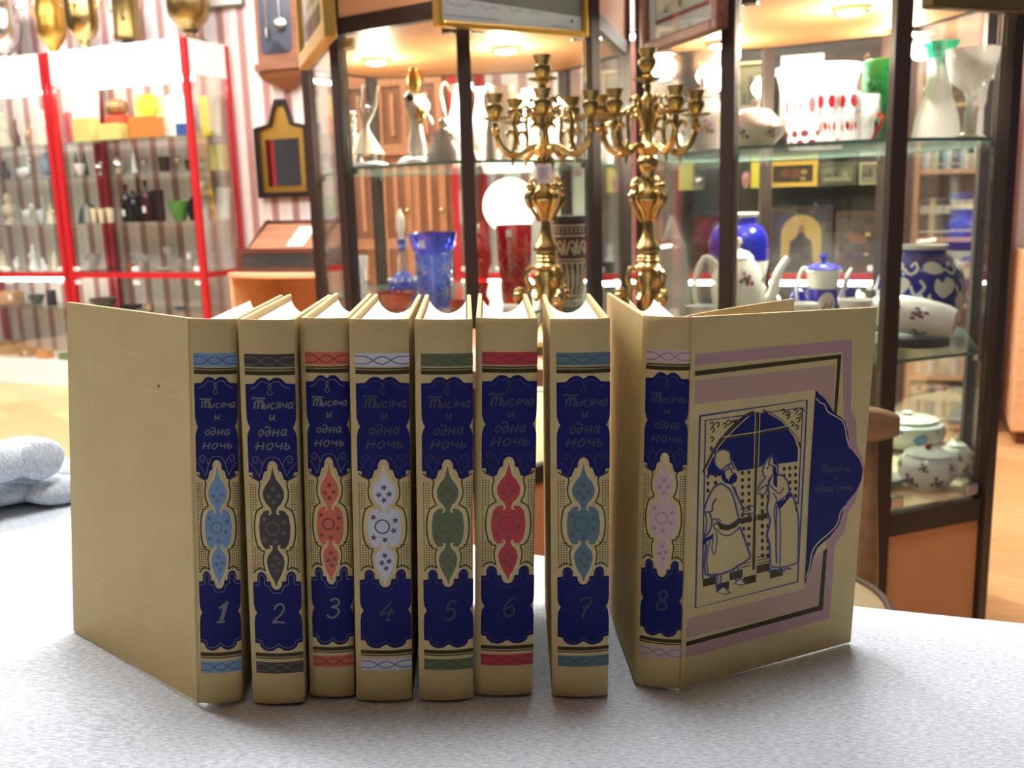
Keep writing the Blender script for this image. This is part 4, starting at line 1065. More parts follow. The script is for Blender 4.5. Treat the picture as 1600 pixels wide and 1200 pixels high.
T5 = [
 # kind, name, label, cat, px, off, z, w, ytop, mat
 ('lady', 'figurine', 'white china lady at the picture edge, '+LC.format('top'), 'figurine', 9, .14, 1.41, 22, 175, CREAMC),
 ('cat', 'figurine', 'dark brown seated animal figure '+LC.format('top'), 'figurine', 28, .20, 1.41, 14, 184, BROWNC),
 ('dog', 'figurine', 'small brown horse figure '+LC.format('top'), 'figurine', 46, .12, 1.41, 20, 196, TANC),
 ('lady', 'figurine', 'tall pale figure beside the red post '+LC.format('top'), 'figurine', 71, .16, 1.41, 24, 172, CREAMC),
 ('cat', 'figurine', 'black and white cat at the picture edge '+LC.format('second'), 'figurine', 9, .12, 1.205, 20, 250, DARKC),
 ('swan', 'figurine', 'white swan with raised wings '+LC.format('second'), 'figurine', 40, .12, 1.205, 32, 245, GREYC),
 ('bird', 'figurine', 'pale blue bird '+LC.format('second'), 'figurine', 73, .16, 1.205, 30, 236, BLUEC),
 ('bust', 'figurine', 'cream bust with a dark cap '+LC.format('third'), 'figurine', 17, .14, .94, 24, 302, CREAMC),
 ('dog', 'figurine', 'white lamb group '+LC.format('third'), 'figurine', 44, .10, .94, 30, 318, GREYC),
 ('swan', 'figurine', 'white heron with a curved neck '+LC.format('third'), 'figurine', 66, .20, .94, 18, 305, GREYC),
 ('lady', 'figurine', 'brown haired lady in white '+LC.format('third'), 'figurine', 82, .12, .94, 18, 320, CREAMC),
 ('lady', 'figurine', 'cream lady at the picture edge '+LC.format('fourth'), 'figurine', 5, .14, .672, 20, 390, CREAMC),
 ('bird', 'figurine', 'small white bird '+LC.format('fourth'), 'figurine', 26, .12, .672, 16, 400, GREYC),
 ('lady', 'figurine', 'white lady with a basket '+LC.format('fourth'), 'figurine', 55, .16, .672, 18, 382, GREYC),
 ('cat', 'figurine', 'white cat '+LC.format('fourth'), 'figurine', 69, .10, .672, 14, 402, GREYC),
 ('lady', 'figurine', 'dark haired figure near the post '+LC.format('fourth'), 'figurine', 87, .20, .672, 11, 392, CREAMC),
 ('box', 'box', 'brown box with a white tag '+LC.format('fifth'), 'box', 18, .20, .46, 34, 455, KRAFT),
 ('bowl', 'bowl', 'dark green dish '+LC.format('fifth'), 'bowl', 58, .24, .46, 26, 460, DGREEN),
 ('box', 'box', 'tall black box '+LC.format('fifth'), 'box', 82, .20, .46, 13, 453, BLACK),
 ('plate', 'plate', 'silver dish '+LC.format('fifth'), 'plate', 8, .11, .46, 24, 486, SILVER),
 ('plate', 'plate', 'small silver dish beside another '+LC.format('fifth'), 'plate', 40, .11, .46, 22, 486, SILVER),
 ('box', 'box', 'reddish wooden chest '+LC.format('bottom'), 'box', 14, .22, .166, 34, 533, KRAFT),
 ('box', 'box', 'pale wooden casket with a white tag '+LC.format('bottom'), 'box', 44, .17, .166, 26, 543, WOODB),
 ('box', 'box', 'orange box '+LC.format('bottom'), 'box', 71, .14, .166, 23, 548, ORB),
 # second cabinet
 ('leanbox', 'book', 'large white picture book leaning '+RC.format('top'), 'book', 134, .22, 1.41, 50, 142, WHITEB),
 ('box', 'box', 'pink box behind the post '+RC.format('top'), 'box', 110, .12, 1.41, 13, 176, PINKB),
 ('box', 'box', 'pale yellow box with black writing '+RC.format('top'), 'box', 137, .10, 1.41, 36, 185, PALEY),
 ('box', 'box', 'small patterned yellow packet '+RC.format('top'), 'box', 179, .08, 1.41, 38, 194, PALEY),
 ('box', 'box', 'red-orange box under the barrel '+RC.format('top'), 'box', 190, .20, 1.41, 36, 181, REDB),
 ('box', 'box', 'orange gift box '+RC.format('top'), 'box', 231, .12, 1.41, 46, 183, ORB),
 ('box', 'box', 'blue and red packet '+RC.format('top'), 'box', 290, .10, 1.41, 24, 193, BLUEBX),
 ('leanbox', 'box', 'white box glowing under the lamp '+RC.format('top'), 'box', 275, .22, 1.41, 40, 148, WHITEB),
 ('box', 'box', 'yellow carton behind the right front post '+RC.format('top'), 'box', 325, .26, 1.41, 15, 150, YELLOWB),
 ('leanbox', 'box', 'grey card box '+RC.format('top'), 'box', 339, .27, 1.41, 18, 150, GREYB),
 ('cone', 'figurine', 'dark green pointed figure '+RC.format('second'), 'figurine', 122, .16, 1.205, 10, 234, DGREEN),
 ('cone', 'figurine', 'dark green pointed figure, right of its twin '+RC.format('second'), 'figurine', 135, .16, 1.205, 12, 238, DGREEN),
 ('bowl', 'bowl', 'white oval dish '+RC.format('second'), 'bowl', 126, .08, 1.205, 18, 256, PORC),
 ('bird', 'figurine', 'silver bird in a sparkling row '+RC.format('second'), 'figurine', 157, .12, 1.205, 14, 252, SILVER),
 ('jar', 'jar', 'silver sugar jar '+RC.format('second'), 'jar', 187, .12, 1.205, 22, 244, SILVER),
 ('cone', 'bell', 'tall white cone '+RC.format('second'), 'bell', 211, .16, 1.205, 12, 228, GREYC),
 ('goblet', 'goblet', 'small silver goblet '+RC.format('second'), 'goblet', 227, .12, 1.205, 12, 246, SILVER),
 ('tumbler', 'cup', 'dark metal cup '+RC.format('second'), 'cup', 258, .14, 1.205, 18, 245, mat('dark_pewter', (84, 80, 78), .3, 1.0)),
 ('goblet', 'goblet', 'silver wine cup with a bright rim '+RC.format('second'), 'goblet', 279, .12, 1.205, 14, 242, SILVER),
 ('tumbler', 'cup', 'small pewter cup beside the post '+RC.format('second'), 'cup', 297, .12, 1.205, 14, 250, mat('dark_pewter', (84, 80, 78), .3, 1.0)),
 ('box', 'box', 'yellow-green packet at the right end '+RC.format('second'), 'box', 344, .28, 1.205, 24, 227, PALEY),
 ('bell', 'bell', 'grey domed bell '+RC.format('third'), 'bell', 140, .18, .94, 34, 303, mat('dull_pewter', (120, 116, 110), .35, .8)),
 ('tumbler', 'tumbler', 'cream etched tumbler, leftmost of three '+RC.format('third'), 'tumbler', 148, .08, .94, 10, 325, CREAMC),
 ('tumbler', 'tumbler', 'cream etched tumbler, middle of three '+RC.format('third'), 'tumbler', 160, .08, .94, 11, 326, CREAMC),
 ('tumbler', 'tumbler', 'cream etched tumbler, rightmost of three '+RC.format('third'), 'tumbler', 174, .08, .94, 13, 325, CREAMC),
 ('bottle', 'bottle', 'black bottle with a white tag '+RC.format('third'), 'bottle', 201, .16, .94, 17, 288, BOT1),
 ('bottle', 'bottle', 'short black bottle in front of the others '+RC.format('third'), 'bottle', 212, .09, .94, 15, 298, BOT1),
 ('bottle', 'bottle', 'slim tall black bottle '+RC.format('third'), 'bottle', 221, .22, .94, 11, 279, BOT1),
 ('bottle', 'bottle', 'dark red bottle with a white tag '+RC.format('third'), 'bottle', 232, .14, .94, 16, 282, BOT2),
 ('box', 'box', 'dark brown box beside the bottles '+RC.format('third'), 'box', 249, .20, .94, 18, 297, mat('dark_brown_box', (62, 40, 34), .4)),
 ('bowl', 'bowl', 'green glazed bowl '+RC.format('third'), 'bowl', 282, .14, .94, 34, 314, GREENG),
 ('jar', 'jar', 'black jug with a white top '+RC.format('third'), 'jar', 303, .14, .94, 16, 306, BOT1),
 ('lady', 'figurine', 'gilt figure hanging beside the post '+RC.format('third'), 'figurine', 334, .25, .94, 14, 285, GOLD),
 ('leanbox', 'card', 'white card leaning in the right end '+RC.format('third'), 'card', 348, .28, .94, 24, 293, WHITEB),
 ('bowl', 'bowl', 'clear glass bowl '+RC.format('fourth'), 'bowl', 146, .18, .672, 26, 396, CRYSTAL),
 ('bowl', 'bowl', 'copper coloured bowl '+RC.format('fourth'), 'bowl', 204, .10, .672, 14, 412, mat('copper', (196, 122, 92), .3, 1.0)),
 ('goblet', 'goblet', 'crystal goblet left of the centre '+RC.format('fourth'), 'goblet', 214, .18, .672, 17, 394, CRYSTAL),
 ('goblet', 'goblet', 'crystal goblet beside a white saucer '+RC.format('fourth'), 'goblet', 228, .14, .672, 16, 398, CRYSTAL),
 ('plate', 'saucer', 'white saucer '+RC.format('fourth'), 'saucer', 256, .10, .672, 26, 420, PORC),
 ('goblet', 'goblet', 'tall crystal goblet '+RC.format('fourth'), 'goblet', 266, .20, .672, 18, 385, CRYSTAL),
 ('tumbler', 'tumbler', 'crystal tumbler '+RC.format('fourth'), 'tumbler', 283, .12, .672, 12, 404, CRYSTAL),
 ('goblet', 'goblet', 'wide crystal goblet with a tag '+RC.format('fourth'), 'goblet', 302, .16, .672, 20, 394, CRYSTAL),
 ('vase', 'vase', 'clear vase at the right end '+RC.format('fourth'), 'vase', 338, .26, .672, 18, 392, CRYSTAL),
 ('bowl', 'bowl', 'grey-brown dish '+RC.format('fifth'), 'bowl', 163, .16, .46, 44, 466, mat('grey_brown_dish', (96, 88, 78), .4)),
 ('box', 'box', 'low black box '+RC.format('fifth'), 'box', 205, .14, .46, 30, 476, BLACK),
 ('tumbler', 'cup', 'silver cup on the black box end '+RC.format('fifth'), 'cup', 234, .08, .46, 14, 476, SILVER),
 ('bowl', 'bowl', 'dark blue glass bowl '+RC.format('fifth'), 'bowl', 282, .12, .46, 22, 484, mat('dark_blue_glass', (52, 60, 110), .15)),
 ('bowl', 'bowl', 'cut crystal bowl '+RC.format('fifth'), 'bowl', 308, .16, .46, 30, 480, CRYSTAL),
 ('box', 'box', 'green box '+RC.format('bottom'), 'box', 104, .12, .166, 20, 552, GREENB),
]
TAGGED = {'brown box with a white tag': (.3, .6), 'pale wooden casket with a white tag': (.1, .45), 'black bottle with a white tag': (0, .25), 'dark red bottle with a white tag': (.1, .3), 'wide crystal goblet with a tag': (.1, .8)}
for (k_, nm, lb, ct, px, off, z, w_, yt, m) in T5:
    tg = None
    for q, (dx, dz) in TAGGED.items():
        if lb.startswith(q): tg = (dx, dz, .022, .034)
    lb2 = lb.replace('of the far left red cabinet', 'of far left red cabinet').replace('of the second red cabinet', 'of second red cabinet')
    item(k_, nm, lb2, ct, px, R5(px, off), ZS[z], w_, yt, m, tagc=tg, rz=WA)
# barrel and yellow sunburst box
loc, w_, h = size(183, R5(183, .20), ZS[1.41], 28, 181)
zt = loc[2]+h
loc, w_, h = size(184, R5(184, .20), zt, 28, 155)
b = MB(); b.lathe([(0, -.5*w_), (.40*h, -.5*w_), (.46*h, -.3*w_), (.5*h, 0), (.46*h, .3*w_), (.40*h, .5*w_), (0, .5*w_)], 20, M=Matrix.Translation((0, 0, h/2)) @ Matrix.Rotation(PI/2, 4, 'Y'))
o = b.build('barrel', WOODB, loc=loc); tag(o, 'small wooden barrel lying on the red-orange box in second red cabinet', 'barrel')
q = MB()
for s in (-.28, .28): q.lathe([(.487*h, s*w_-.002), (.495*h, s*w_), (.487*h, s*w_+.002)], 20, M=Matrix.Translation((0, 0, h/2)) @ Matrix.Rotation(PI/2, 4, 'Y'))
q.build('hoop', DARKC, o)
loc0, w0, h0 = size(231, R5(231, .12), ZS[1.41], 46, 183)
loc, w_, h = size(233, R5(233, .13), loc0[2]+h0, 42, 148)
b = MB(); b.box((0, 0, h/2), (w_, .02, h), 0)
pts = []
for i in range(32):
    r = h*(.56 if i % 2 else .42); pts.append((r*math.cos(2*PI*i/32), r*math.sin(2*PI*i/32)+h*.5))
b.flat(pts, lambda u, v: (u, -.0105, v), 1)
o = b.build('box', [PALEY, YELLOWB], loc=loc); tag(o, 'box with a yellow sunburst standing on orange gift box, second red cabinet', 'box')

# ------------------------------------------------------------------ samovars and brassware on top of the red cabinets 
ZRT = ZRT0+.001
def samovar(label, px, off, wpx, hgt, m, square=False, base=None, handles=True, spigot=1, prof=None):
    Y = R5(px, off); loc = loc_on(px, Y, ZRT); dep = Y*KY*CF.y+(ZRT-1)*CF.z; w_ = wpx*dep/FPX; r = w_/2
    root = empty('samovar', loc); tag(root, label, 'samovar')
    b = MB(); P_ = prof or [(0, .165), (.42, .165), (.46, .19), (.70, .235), (.94, .34), (1, .48), (.97, .66), (.90, .84), (.94, .86), (.7, .90), (.45, .92), (.45, 1.0), (0, 1.0)]
    b.lathe([(q*r, z*hgt) for q, z in P_], 28); b.build('body', m, root)
    b = MB()
    if square:
        b.box((0, 0, hgt*.025), (r*1.25, r*1.25, hgt*.05)); 
    b.lathe([(0, 0.001), (r*.62, .001), (r*.62, hgt*.04), (r*.5, hgt*.06), (r*.26, hgt*.085), (r*.24, hgt*.115), (r*.40, hgt*.15), (r*.38, hgt*.163), (0, hgt*.164)], 24)
    b.build('base', base or m, root)
    if handles:
        for s in (-1, 1):
            b = MB(); b.tube(smooth([(s*r*.93, 0, hgt*.60), (s*r*1.22, 0, hgt*.62), (s*r*1.24, 0, hgt*.76), (s*r*.95, 0, hgt*.80)], 5), r*.07, 8); b.build('handle', m, root)
    b = MB(); b.tube([(r*.1*spigot, -r*.88, hgt*.46), (r*.1*spigot, -r*1.3, hgt*.45)], [r*.12, r*.08], 8); b.tube([(0, -r*1.12, hgt*.46), (0, -r*1.12, hgt*.60)], [r*.05, r*.05], 8)
    b.tube([(-r*.2, -r*1.12, hgt*.60), (r*.2, -r*1.12, hgt*.60)], r*.06, 8); b.build('spigot', m, root)
    return root
samovar('silver samovar at the picture edge, on top of far left red cabinet', 10, .18, 56, .40, SILVER)
samovar('golden samovar with ring handles, on far left red cabinet', 86, .17, 44, .38, GOLD)
samovar('pale brass round-bellied samovar, beside the golden one', 134, .12, 50, .40, BRASS)
samovar('brass cylindrical samovar with black foot ring, on second red cabinet', 203, .20, 44, .36, BRASS_DARK, base=BLACK, handles=True,
        prof=[(0, .165), (.95, .165), (1, .22), (.90, .28), (.90, .86), (1, .9), (.6, .95), (0, 1)])
samovar('brass samovar on a square black-edged foot at the corner of second red cabinet', 299, .16, 66, .42, BRASS_DARK, square=True, base=mat('aged_brass_foot', (120, 104, 70), .4, .9))
# ------------------------------------------------------------------ brass candelabra on a small stand behind the books
ZST = .760
st = empty('side_table', (.09, 1.58, 0)); tag(st, 'low wooden stand behind the books, under the two brass candelabra', 'table')
b = MB(); b.box((0, 0, ZST-.0125), (.60, .46, .025)); b.build('tabletop', MIDWOOD, st)
for sx in (-.26, .26):
    for sy in (-.16, .16):
        b = MB(); b.box((sx, sy, (ZST-.026)/2), (.035, .035, ZST-.026)); b.build('leg', MIDWOOD, st)

CUP = [(0, .0), (.006, .0), (.010, .006), (.013, .013), (.0125, .018), (.009, .021), (.0095, .024), (.0125, .032), (.0130, .034), (.0108, .034), (.0085, .026), (0, .025)]
PAN = [(0, 0), (.006, 0), (.016, .003), (.0215, .0045), (.0222, .0062), (.016, .0052), (.006, .004), (0, .004)]
def candelabrum(label, px, Y, ytop, angs, panz, tagged=False):
    """panz: height (pixel row) of the outer drip pans"""
    x = x_for(px, Y, 1.2)
    z_of = lambda py: at_y(px, py, Y).z
    base_z = ZST+.001
    Z = lambda py: max(z_of(py)-base_z, .004+.00004*(560-py))
    root = empty('candelabrum', (x, Y*KY, base_z)); tag(root, label, 'candelabrum', 'brass candelabra behind the books')
    k = Y/1.35
    # base: three scroll feet and a pierced drum
    b = MB(); b.lathe([(0, Z(344)), (.0072*k, Z(344)), (.0075*k, Z(354)), (.0095*k, Z(366)), (.0135*k, Z(376)), (.0180*k, Z(383)), (.0200*k, Z(388)), (.0200*k, Z(391)), (.0160*k, Z(393)), (.0155*k, Z(397)), (.0178*k, Z(400)), (.0160*k, Z(403)), (.0185*k, Z(406)), (.0160*k, Z(409)), (.0175*k, Z(413)), (.0215*k, Z(416)), (.0205*k, Z(420)), (.013*k, Z(424)), (.012*k, Z(445)), (.015*k, Z(460)), (.010*k, Z(475)), (.012*k, Z(500)), (.026*k, Z(530)), (.040*k, .012), (.042*k, 0), (0, 0)][::-1], 28)
    b.build('base', BRASS, root, sharp=50)
    for q in range(3):
        a = -PI/2+.35+q*2*PI/3; c, s = math.cos(a), math.sin(a)
        pts = [(.013, Z(421)), (.026, Z(419)), (.032, Z(432)), (.027, Z(446)), (.018, Z(448)), (.016, Z(438)), (.021, Z(434))]
        pts2 = [(.027, Z(446)), (.030, Z(462)), (.040, Z(474)), (.050, Z(468)), (.050, Z(456)), (.042, Z(452)), (.038, Z(459))]
        pts3 = [(.030, Z(462)), (.030, Z(485)), (.042, Z(510)), (.056, Z(535)), (.066, .006)]
        b = MB()
        for pp, rr in ((pts, .0040), (pts2, .0042), (pts3, .0058)): b.tube(smooth([(r*k*c, r*k*s, z) for r, z in pp], 5), rr*k, 8)
        b.ball((.046*k*c, .046*k*s, Z(462)), .0085*k, 0, 10, 8)
        b.build('foot', BRASS, root)
        # leaf ornaments between the feet
        b = MB(); a2 = a+PI/3; c2_, s2_ = math.cos(a2), math.sin(a2)
        b.tube(smooth([(.016*k*c2_, .016*k*s2_, Z(422)), (.026*k*c2_, .026*k*s2_, Z(432)), (.020*k*c2_, .020*k*s2_, Z(452)), (.030*k*c2_, .030*k*s2_, Z(466))], 5), [.003*k]*8+[.0045*k]*8, 8); b.build('leaf_ornament', BRASS, root)
    # stem: flaring trumpet, leafy figure group, collar, upper shaft
    b = MB(); b.lathe([(0, Z(345)), (.0068*k, Z(345)), (.0085*k, Z(338)), (.012*k, Z(328)), (.021*k, Z(316)), (.023*k, Z(308)), (.014*k, Z(296)), (.011*k, Z(284)), (.010*k, Z(270)), (.014*k, Z(262)), (.017*k, Z(252)), (.012*k, Z(244)),
        (.015*k, Z(238)), (.018*k, Z(232)), (.010*k, Z(224)), (.0075*k, Z(205)), (.009*k, Z(180)), (.0075*k, Z(165)), (.012*k, Z(155)), (.006*k, Z(148)), (.0045*k, Z(140)), (.007*k, Z(134)), (.004*k, Z(128)), (0, Z(128))], 24)
    b.build('stem', BRASS, root, sharp=60)
    for q in range(4):
        a = .5+q*PI/2; c, s = math.cos(a), math.sin(a)
        b = MB(); b.tube(smooth([(.012*k*c, .012*k*s, Z(345)), (.027*k*c, .027*k*s, Z(320)), (.031*k*c, .031*k*s, Z(306)), (.022*k*c, .022*k*s, Z(296)), (.028*k*c, .028*k*s, Z(286)), (.020*k*c, .020*k*s, Z(278))], 4), [.003*k]*4+[.0055*k]*9+[.006*k, .005*k, .004*k, .003*k, .003*k, .003*k, .003*k, .003*k], 7)
        b.ball((.026*k*c, .026*k*s, Z(291)), .0068*k, 0, 10, 8)
        b.build('leaf_ornament', BRASS, root)
    # centre light
    ce = MB(); zc_ = Z(ytop)-.034*k
    ce.lathe([(0, Z(128)), (.004*k, Z(128)), (.005*k, zc_-.012*k), (.009*k, zc_-.004*k), (.004*k, zc_), (0, zc_)], 16)
    ar = ce.build('centre_holder', BRASS, root)
    q = MB(); q.lathe([(r*k, Z(129)+z*k) for r, z in PAN], 24); q.build('drip_pan', BRASS_DARK, ar)
    q = MB(); q.lathe([(r*1.08*k, zc_+z*k) for r, z in CUP], 20); q.build('candle_cup', BRASS_DARK, ar)
    zp = Z(panz); zb_ = Z(panz+53)
    for ai in angs:
        a = math.radians(ai); c, s = math.cos(a), math.sin(a); R_ = .075*k
        P3 = lambda r, z: (r*c, r*s, z)
        b = MB()
        main = smooth([P3(.010*k, Z(228)), P3(.026*k, zb_+.010*k), P3(.046*k, zb_), P3(.064*k, zb_+.010*k), P3(.073*k, zb_+.028*k), P3(R_, zp-.001)], 5)
        n_ = len(main); b.tube(main, [.0042*k+.0012*k*math.sin(PI*i/(n_-1)) for i in range(n_)], 8)
        b.tube(smooth([P3(.010*k, Z(200)), P3(.024*k, Z(168)), P3(.040*k, Z(172)), P3(.046*k, Z(190)), P3(.044*k, Z(215)), P3(.050*k, zb_+.004*k)], 5), .0030*k, 7)
        b.tube(smooth([P3(.024*k, Z(168)), P3(.020*k, Z(156)), P3(.026*k, Z(150)), P3(.030*k, Z(157))], 4), .0022*k, 6)
        b.tube(smooth([P3(.040*k, Z(172)), P3(.030*k, Z(184)), P3(.024*k, Z(178)), P3(.028*k, Z(172))], 4), .0026*k, 6)
        b.tube([P3(.048*k, zb_+.002*k), P3(.051*k, zb_-.016*k)], [.0045*k, .001*k], 7)
        tn = (-s, c)
        for sg in (-1, 1):   # leaf curls under the pan
            b.tube(smooth([(R_*c, R_*s, zp-.022*k), (R_*c+sg*.008*k*tn[0], R_*s+sg*.008*k*tn[1], zp-.010*k), (R_*c+sg*.016*k*tn[0], R_*s+sg*.016*k*tn[1], zp-.012*k), (R_*c+sg*.017*k*tn[0], R_*s+sg*.017*k*tn[1], zp-.019*k)], 4), [.0032*k]*9+[.0026*k, .002*k, .0015*k, .001*k], 6)
        ar = b.build('arm', BRASS, root)
        o_ = P3(R_, 0)
        q = MB(); q.lathe([(r*k, zp+z*k) for r, z in PAN], 24, o=o_); q.build('drip_pan', BRASS_DARK, ar)
        q = MB(); q.lathe([(.004*k, zp+.004*k), (.005*k, zp+.008*k)], 12, o=o_); q.lathe([(r*k, zp+.006*k+z*k) for r, z in CUP], 20, o=o_); q.build('candle_cup', BRASS_DARK, ar)
    if tagged:
        b = MB(); b.bbox((-.013, -.030*k, Z(287)), (.009, -.0295*k, Z(257))); tg = b.build('price_tag', TAGW, root)
        b = MB()
        for i in range(5): b.bbox((-.011, -.0307*k, Z(279)+i*.0035), (.006-.002*(i % 2), -.0301*k, Z(279)+i*.0035+.001))
        b.build('print', mat('tag_print', (150, 150, 190), .6), tg)
candelabrum('brass five-armed candelabrum with a white tag, left of the pair', 847, 1.36, 86, (-93, -21, 51, 123, 195), 190, True)
candelabrum('brass five-armed candelabrum without a tag, right of the pair', 1012, 1.48, 76, (-66, 6, 78, 150, 222), 186)

# ------------------------------------------------------------------ figures of white china in the middle showcase
def skin_figure(name, verts, edges, radii, m, parent=None, sub=2):
    me = bpy.data.meshes.new(name); me.from_pydata(verts, edges, []); me.materials.append(m)
    o = bpy.data.objects.new(name, me); COL.objects.link(o)
    if parent: o.parent = parent
    sk = o.modifiers.new('skin', 'SKIN'); sk.use_smooth_shade = True
    for v, r in zip(me.skin_vertices[0].data, radii): v.radius = (r, r) if not isinstance(r, tuple) else r
    me.skin_vertices[0].data[0].use_root = True
    sb = o.modifiers.new('sub', 'SUBSURF'); sb.levels = sub; sb.render_levels = sub
    return o
Z2CS = Z2C+.0006; Z1S = Z1C+.0006
YC = 2.12
def fig_root(name, label, cat, px, Y, z, group=None):
    r = empty(name, (x_for(px, Y, z), Y*KY, z)); return tag(r, label, cat, group)
mm_ = lambda Y: Y*KY/FPX       # metres per pixel at depth Y
# dancer with raised arms
k = mm_(YC); r = fig_root('figurine', 'white china dancer with both arms raised, under the left lamp', 'figurine', 577, YC, Z2CS)
b = MB(); b.lathe([(0, 0), (30*k, 0), (30*k, 5*k), (20*k, 9*k), (0, 10*k)], 24); b.build('base', PORC, r)
V = [(0, 0, 44), (-3, 0, 60), (-1, 0, 74), (1, 0, 82), (2, 0, 92), (-7, 0, 76), (-10, 2, 92), (-6, 3, 108), (-6, 3, 122), (8, 0, 78), (14, 2, 92), (16, 3, 108), (19, 3, 120), (4, -4, 30), (10, -2, 8), (-8, 3, 30), (-20, 5, 8)]
E_ = [(0, 1), (1, 2), (2, 3), (3, 4), (2, 5), (5, 6), (6, 7), (7, 8), (2, 9), (9, 10), (10, 11), (11, 12), (0, 13), (13, 14), (0, 15), (15, 16)]
Rr = [8, 6, 7, 3, 5.5, 3.5, 3, 2.6, 2, 3.5, 3, 2.6, 2, 7, 3.5, 7, 3.5]
skin_figure('body', [(x*k, y*k, z*k) for x, y, z in V], E_, [q*k for q in Rr], PORC, r)
b = MB(); b.lathe([(6*k, 56*k), (14*k, 42*k), (25*k, 24*k), (28*k, 20*k), (26*k, 20*k), (13*k, 40*k), (5*k, 54*k)], 20, o=(-3*k, 0, 0)); b.build('skirt', mat('cream_glaze', (240, 226, 196), .2), r)
# flower cluster figure at the far left of the shelf
r = fig_root('figurine', 'white china figure holding flowers at the left end of middle showcase shelf', 'figurine', 556, 2.25, Z2CS); k = mm_(2.25)
b = MB(); pour(b, 'lady', 26*k, 70*k); b.build('body', PORC, r)
b = MB()
for i in range(9): b.ball(((-4+6*math.cos(i*2.4))*k, -6*k, (72+7*math.sin(i*2.4)+i)*k), 4*k, 0, 8, 6)
b.build('flowers', mat('cream_flower', (240, 224, 190), .4), r)
# woman pouring from a gilt jug
k = mm_(2.1); r = fig_root('figurine', 'tall white china woman carrying a gilt jug on her shoulder', 'figurine', 655, 2.1, Z2CS)
b = MB(); b.lathe([(0, 0), (34*k, 0), (33*k, 6*k), (26*k, 12*k), (0, 14*k)], 24); b.build('base', PORC, r)
V = [(0, 0, 50), (-2, 0, 68), (-2, 0, 82), (-4, -2, 90), (-8, -4, 97), (-12, 0, 84), (-16, -4, 100), (-4, -3, 112), (8, 0, 80), (18, -4, 70), (24, -6, 58), (2, 0, 30), (4, 0, 10), (-6, -2, 30), (-6, -2, 10)]
E_ = [(0, 1), (1, 2), (2, 3), (3, 4), (2, 5), (5, 6), (6, 7), (2, 8), (8, 9), (9, 10), (0, 11), (11, 12), (0, 13), (13, 14)]
Rr = [11, 8, 9, 4, 7, 5, 4, 3, 5, 4, 3, 11, 12, 11, 12]
skin_figure('body', [(x*k, y*k, z*k) for x, y, z in V], E_, [q*k for q in Rr], PORC, r)
b = MB(); b.lathe([(q*k, z*k) for q, z in ((0, 0), (6, 0), (7, 3), (10, 12), (9, 22), (5, 30), (6, 34), (4, 34), (0, 30))], 20, M=Matrix.Translation((-2*k, -3*k, 108*k))); b.tube(smooth([(6*k, -3*k, 138*k), (13*k, -3*k, 134*k), (10*k, -3*k, 122*k)], 4), 1.4*k, 6); b.build('jug', GOLD, r)
b = MB()
for i in range(8): b.ball(((6+5*math.cos(i*1.9))*k, -9*k, (78+6*math.sin(i*1.9)-i*1.5)*k), 4.0*k, 0, 8, 6)
b.build('gilt_garland', GOLD, r)
b = MB(); b.ball((-8*k, -3*k, 99*k), (6.4*k, 6.4*k, 6*k)); b.build('hair', DARKC, r)
# seated figure in a grey flowered gown
k = mm_(2.02); r = fig_root('figurine', 'seated white china figure in a grey patterned gown, left of the nearest post', 'figurine', 694, 2.02, Z2CS)
b = MB(); b.lathe([(0, 0), (28*k, 0), (26*k, 14*k), (19*k, 30*k), (11*k, 40*k), (10*k, 50*k), (4*k, 54*k), (0, 54*k)], 20); b.build('gown', mat('grey_gown', (206, 208, 208), .25), r)
b = MB(); b.ball((0, 0, 60*k), (6*k, 6*k, 7.5*k)); b.tube(smooth([(8*k, 0, 46*k), (16*k, -6*k, 38*k), (8*k, -14*k, 34*k)], 4), 3*k, 8); b.tube(smooth([(-8*k, 0, 46*k), (-16*k, -6*k, 38*k), (-6*k, -14*k, 34*k)], 4), 3*k, 8); b.build('body', PORC, r)
# white ewers
def ewer(label, px, Y, z, wpx, hpx, side=1, m=PORC):
    k = mm_(Y); r = fig_root('ewer', label, 'ewer', px, Y, z)
    w2 = wpx/2*k; h = hpx*k
    b = MB(); b.lathe([(0, 0), (w2*.62, 0), (w2*.6, h*.03), (w2*.4, h*.08), (w2*.86, h*.25), (w2, h*.4), (w2*.8, h*.6), (w2*.45, h*.78), (w2*.4, h*.86), (w2*.62, h*.97), (w2*.56, h*.97), (w2*.34, h*.86), (0, h*.84)], 24)
    b.tube(smooth([(-side*w2*.4, 0, h*.93), (-side*w2*.9, 0, h*1.0), (-side*w2*.7, 0, h*1.03)], 4), [w2*.18]*8+[w2*.05], 8); b.build('body', m, r)
    b = MB(); b.tube(smooth([(side*w2*.5, 0, h*.9), (side*w2*1.1, 0, h*1.0), (side*w2*1.5, 0, h*.9), (side*w2*1.2, 0, h*.68), (side*w2*.8, 0, h*.52)], 5), w2*.12, 8); b.build('handle', m, r)
ewer('white china ewer directly behind the nearest post of middle showcase', 717, 2.28, Z2CS, 30, 125, -1)
ewer('white china ewer with a looped handle, just right of nearest post', 752, 2.30, Z2CS, 26, 120, 1)
item('vase', 'vase', 'flared white vase glowing under the right lamp of middle showcase', 'vase', 790, 2.22, Z2C, 40, 135, PORC)
item('urn', 'urn', 'white china urn behind the first candelabrum', 'urn', 830, 2.35, Z2C, 46, 140, PORC)
item('jar', 'jar', 'white lidded jar left of the right post of middle showcase', 'jar', 878, 2.25, Z2C, 46, 150, PORC)
item('bell', 'figurine', 'white china bell beside the lamp in middle showcase', 'figurine', 767, 2.05, Z2C, 20, 150, PORC)
item('lady', 'figurine', 'white china lady beyond the right post of middle showcase', 'figurine', 948, 2.32, Z2C, 22, 160, PORC)

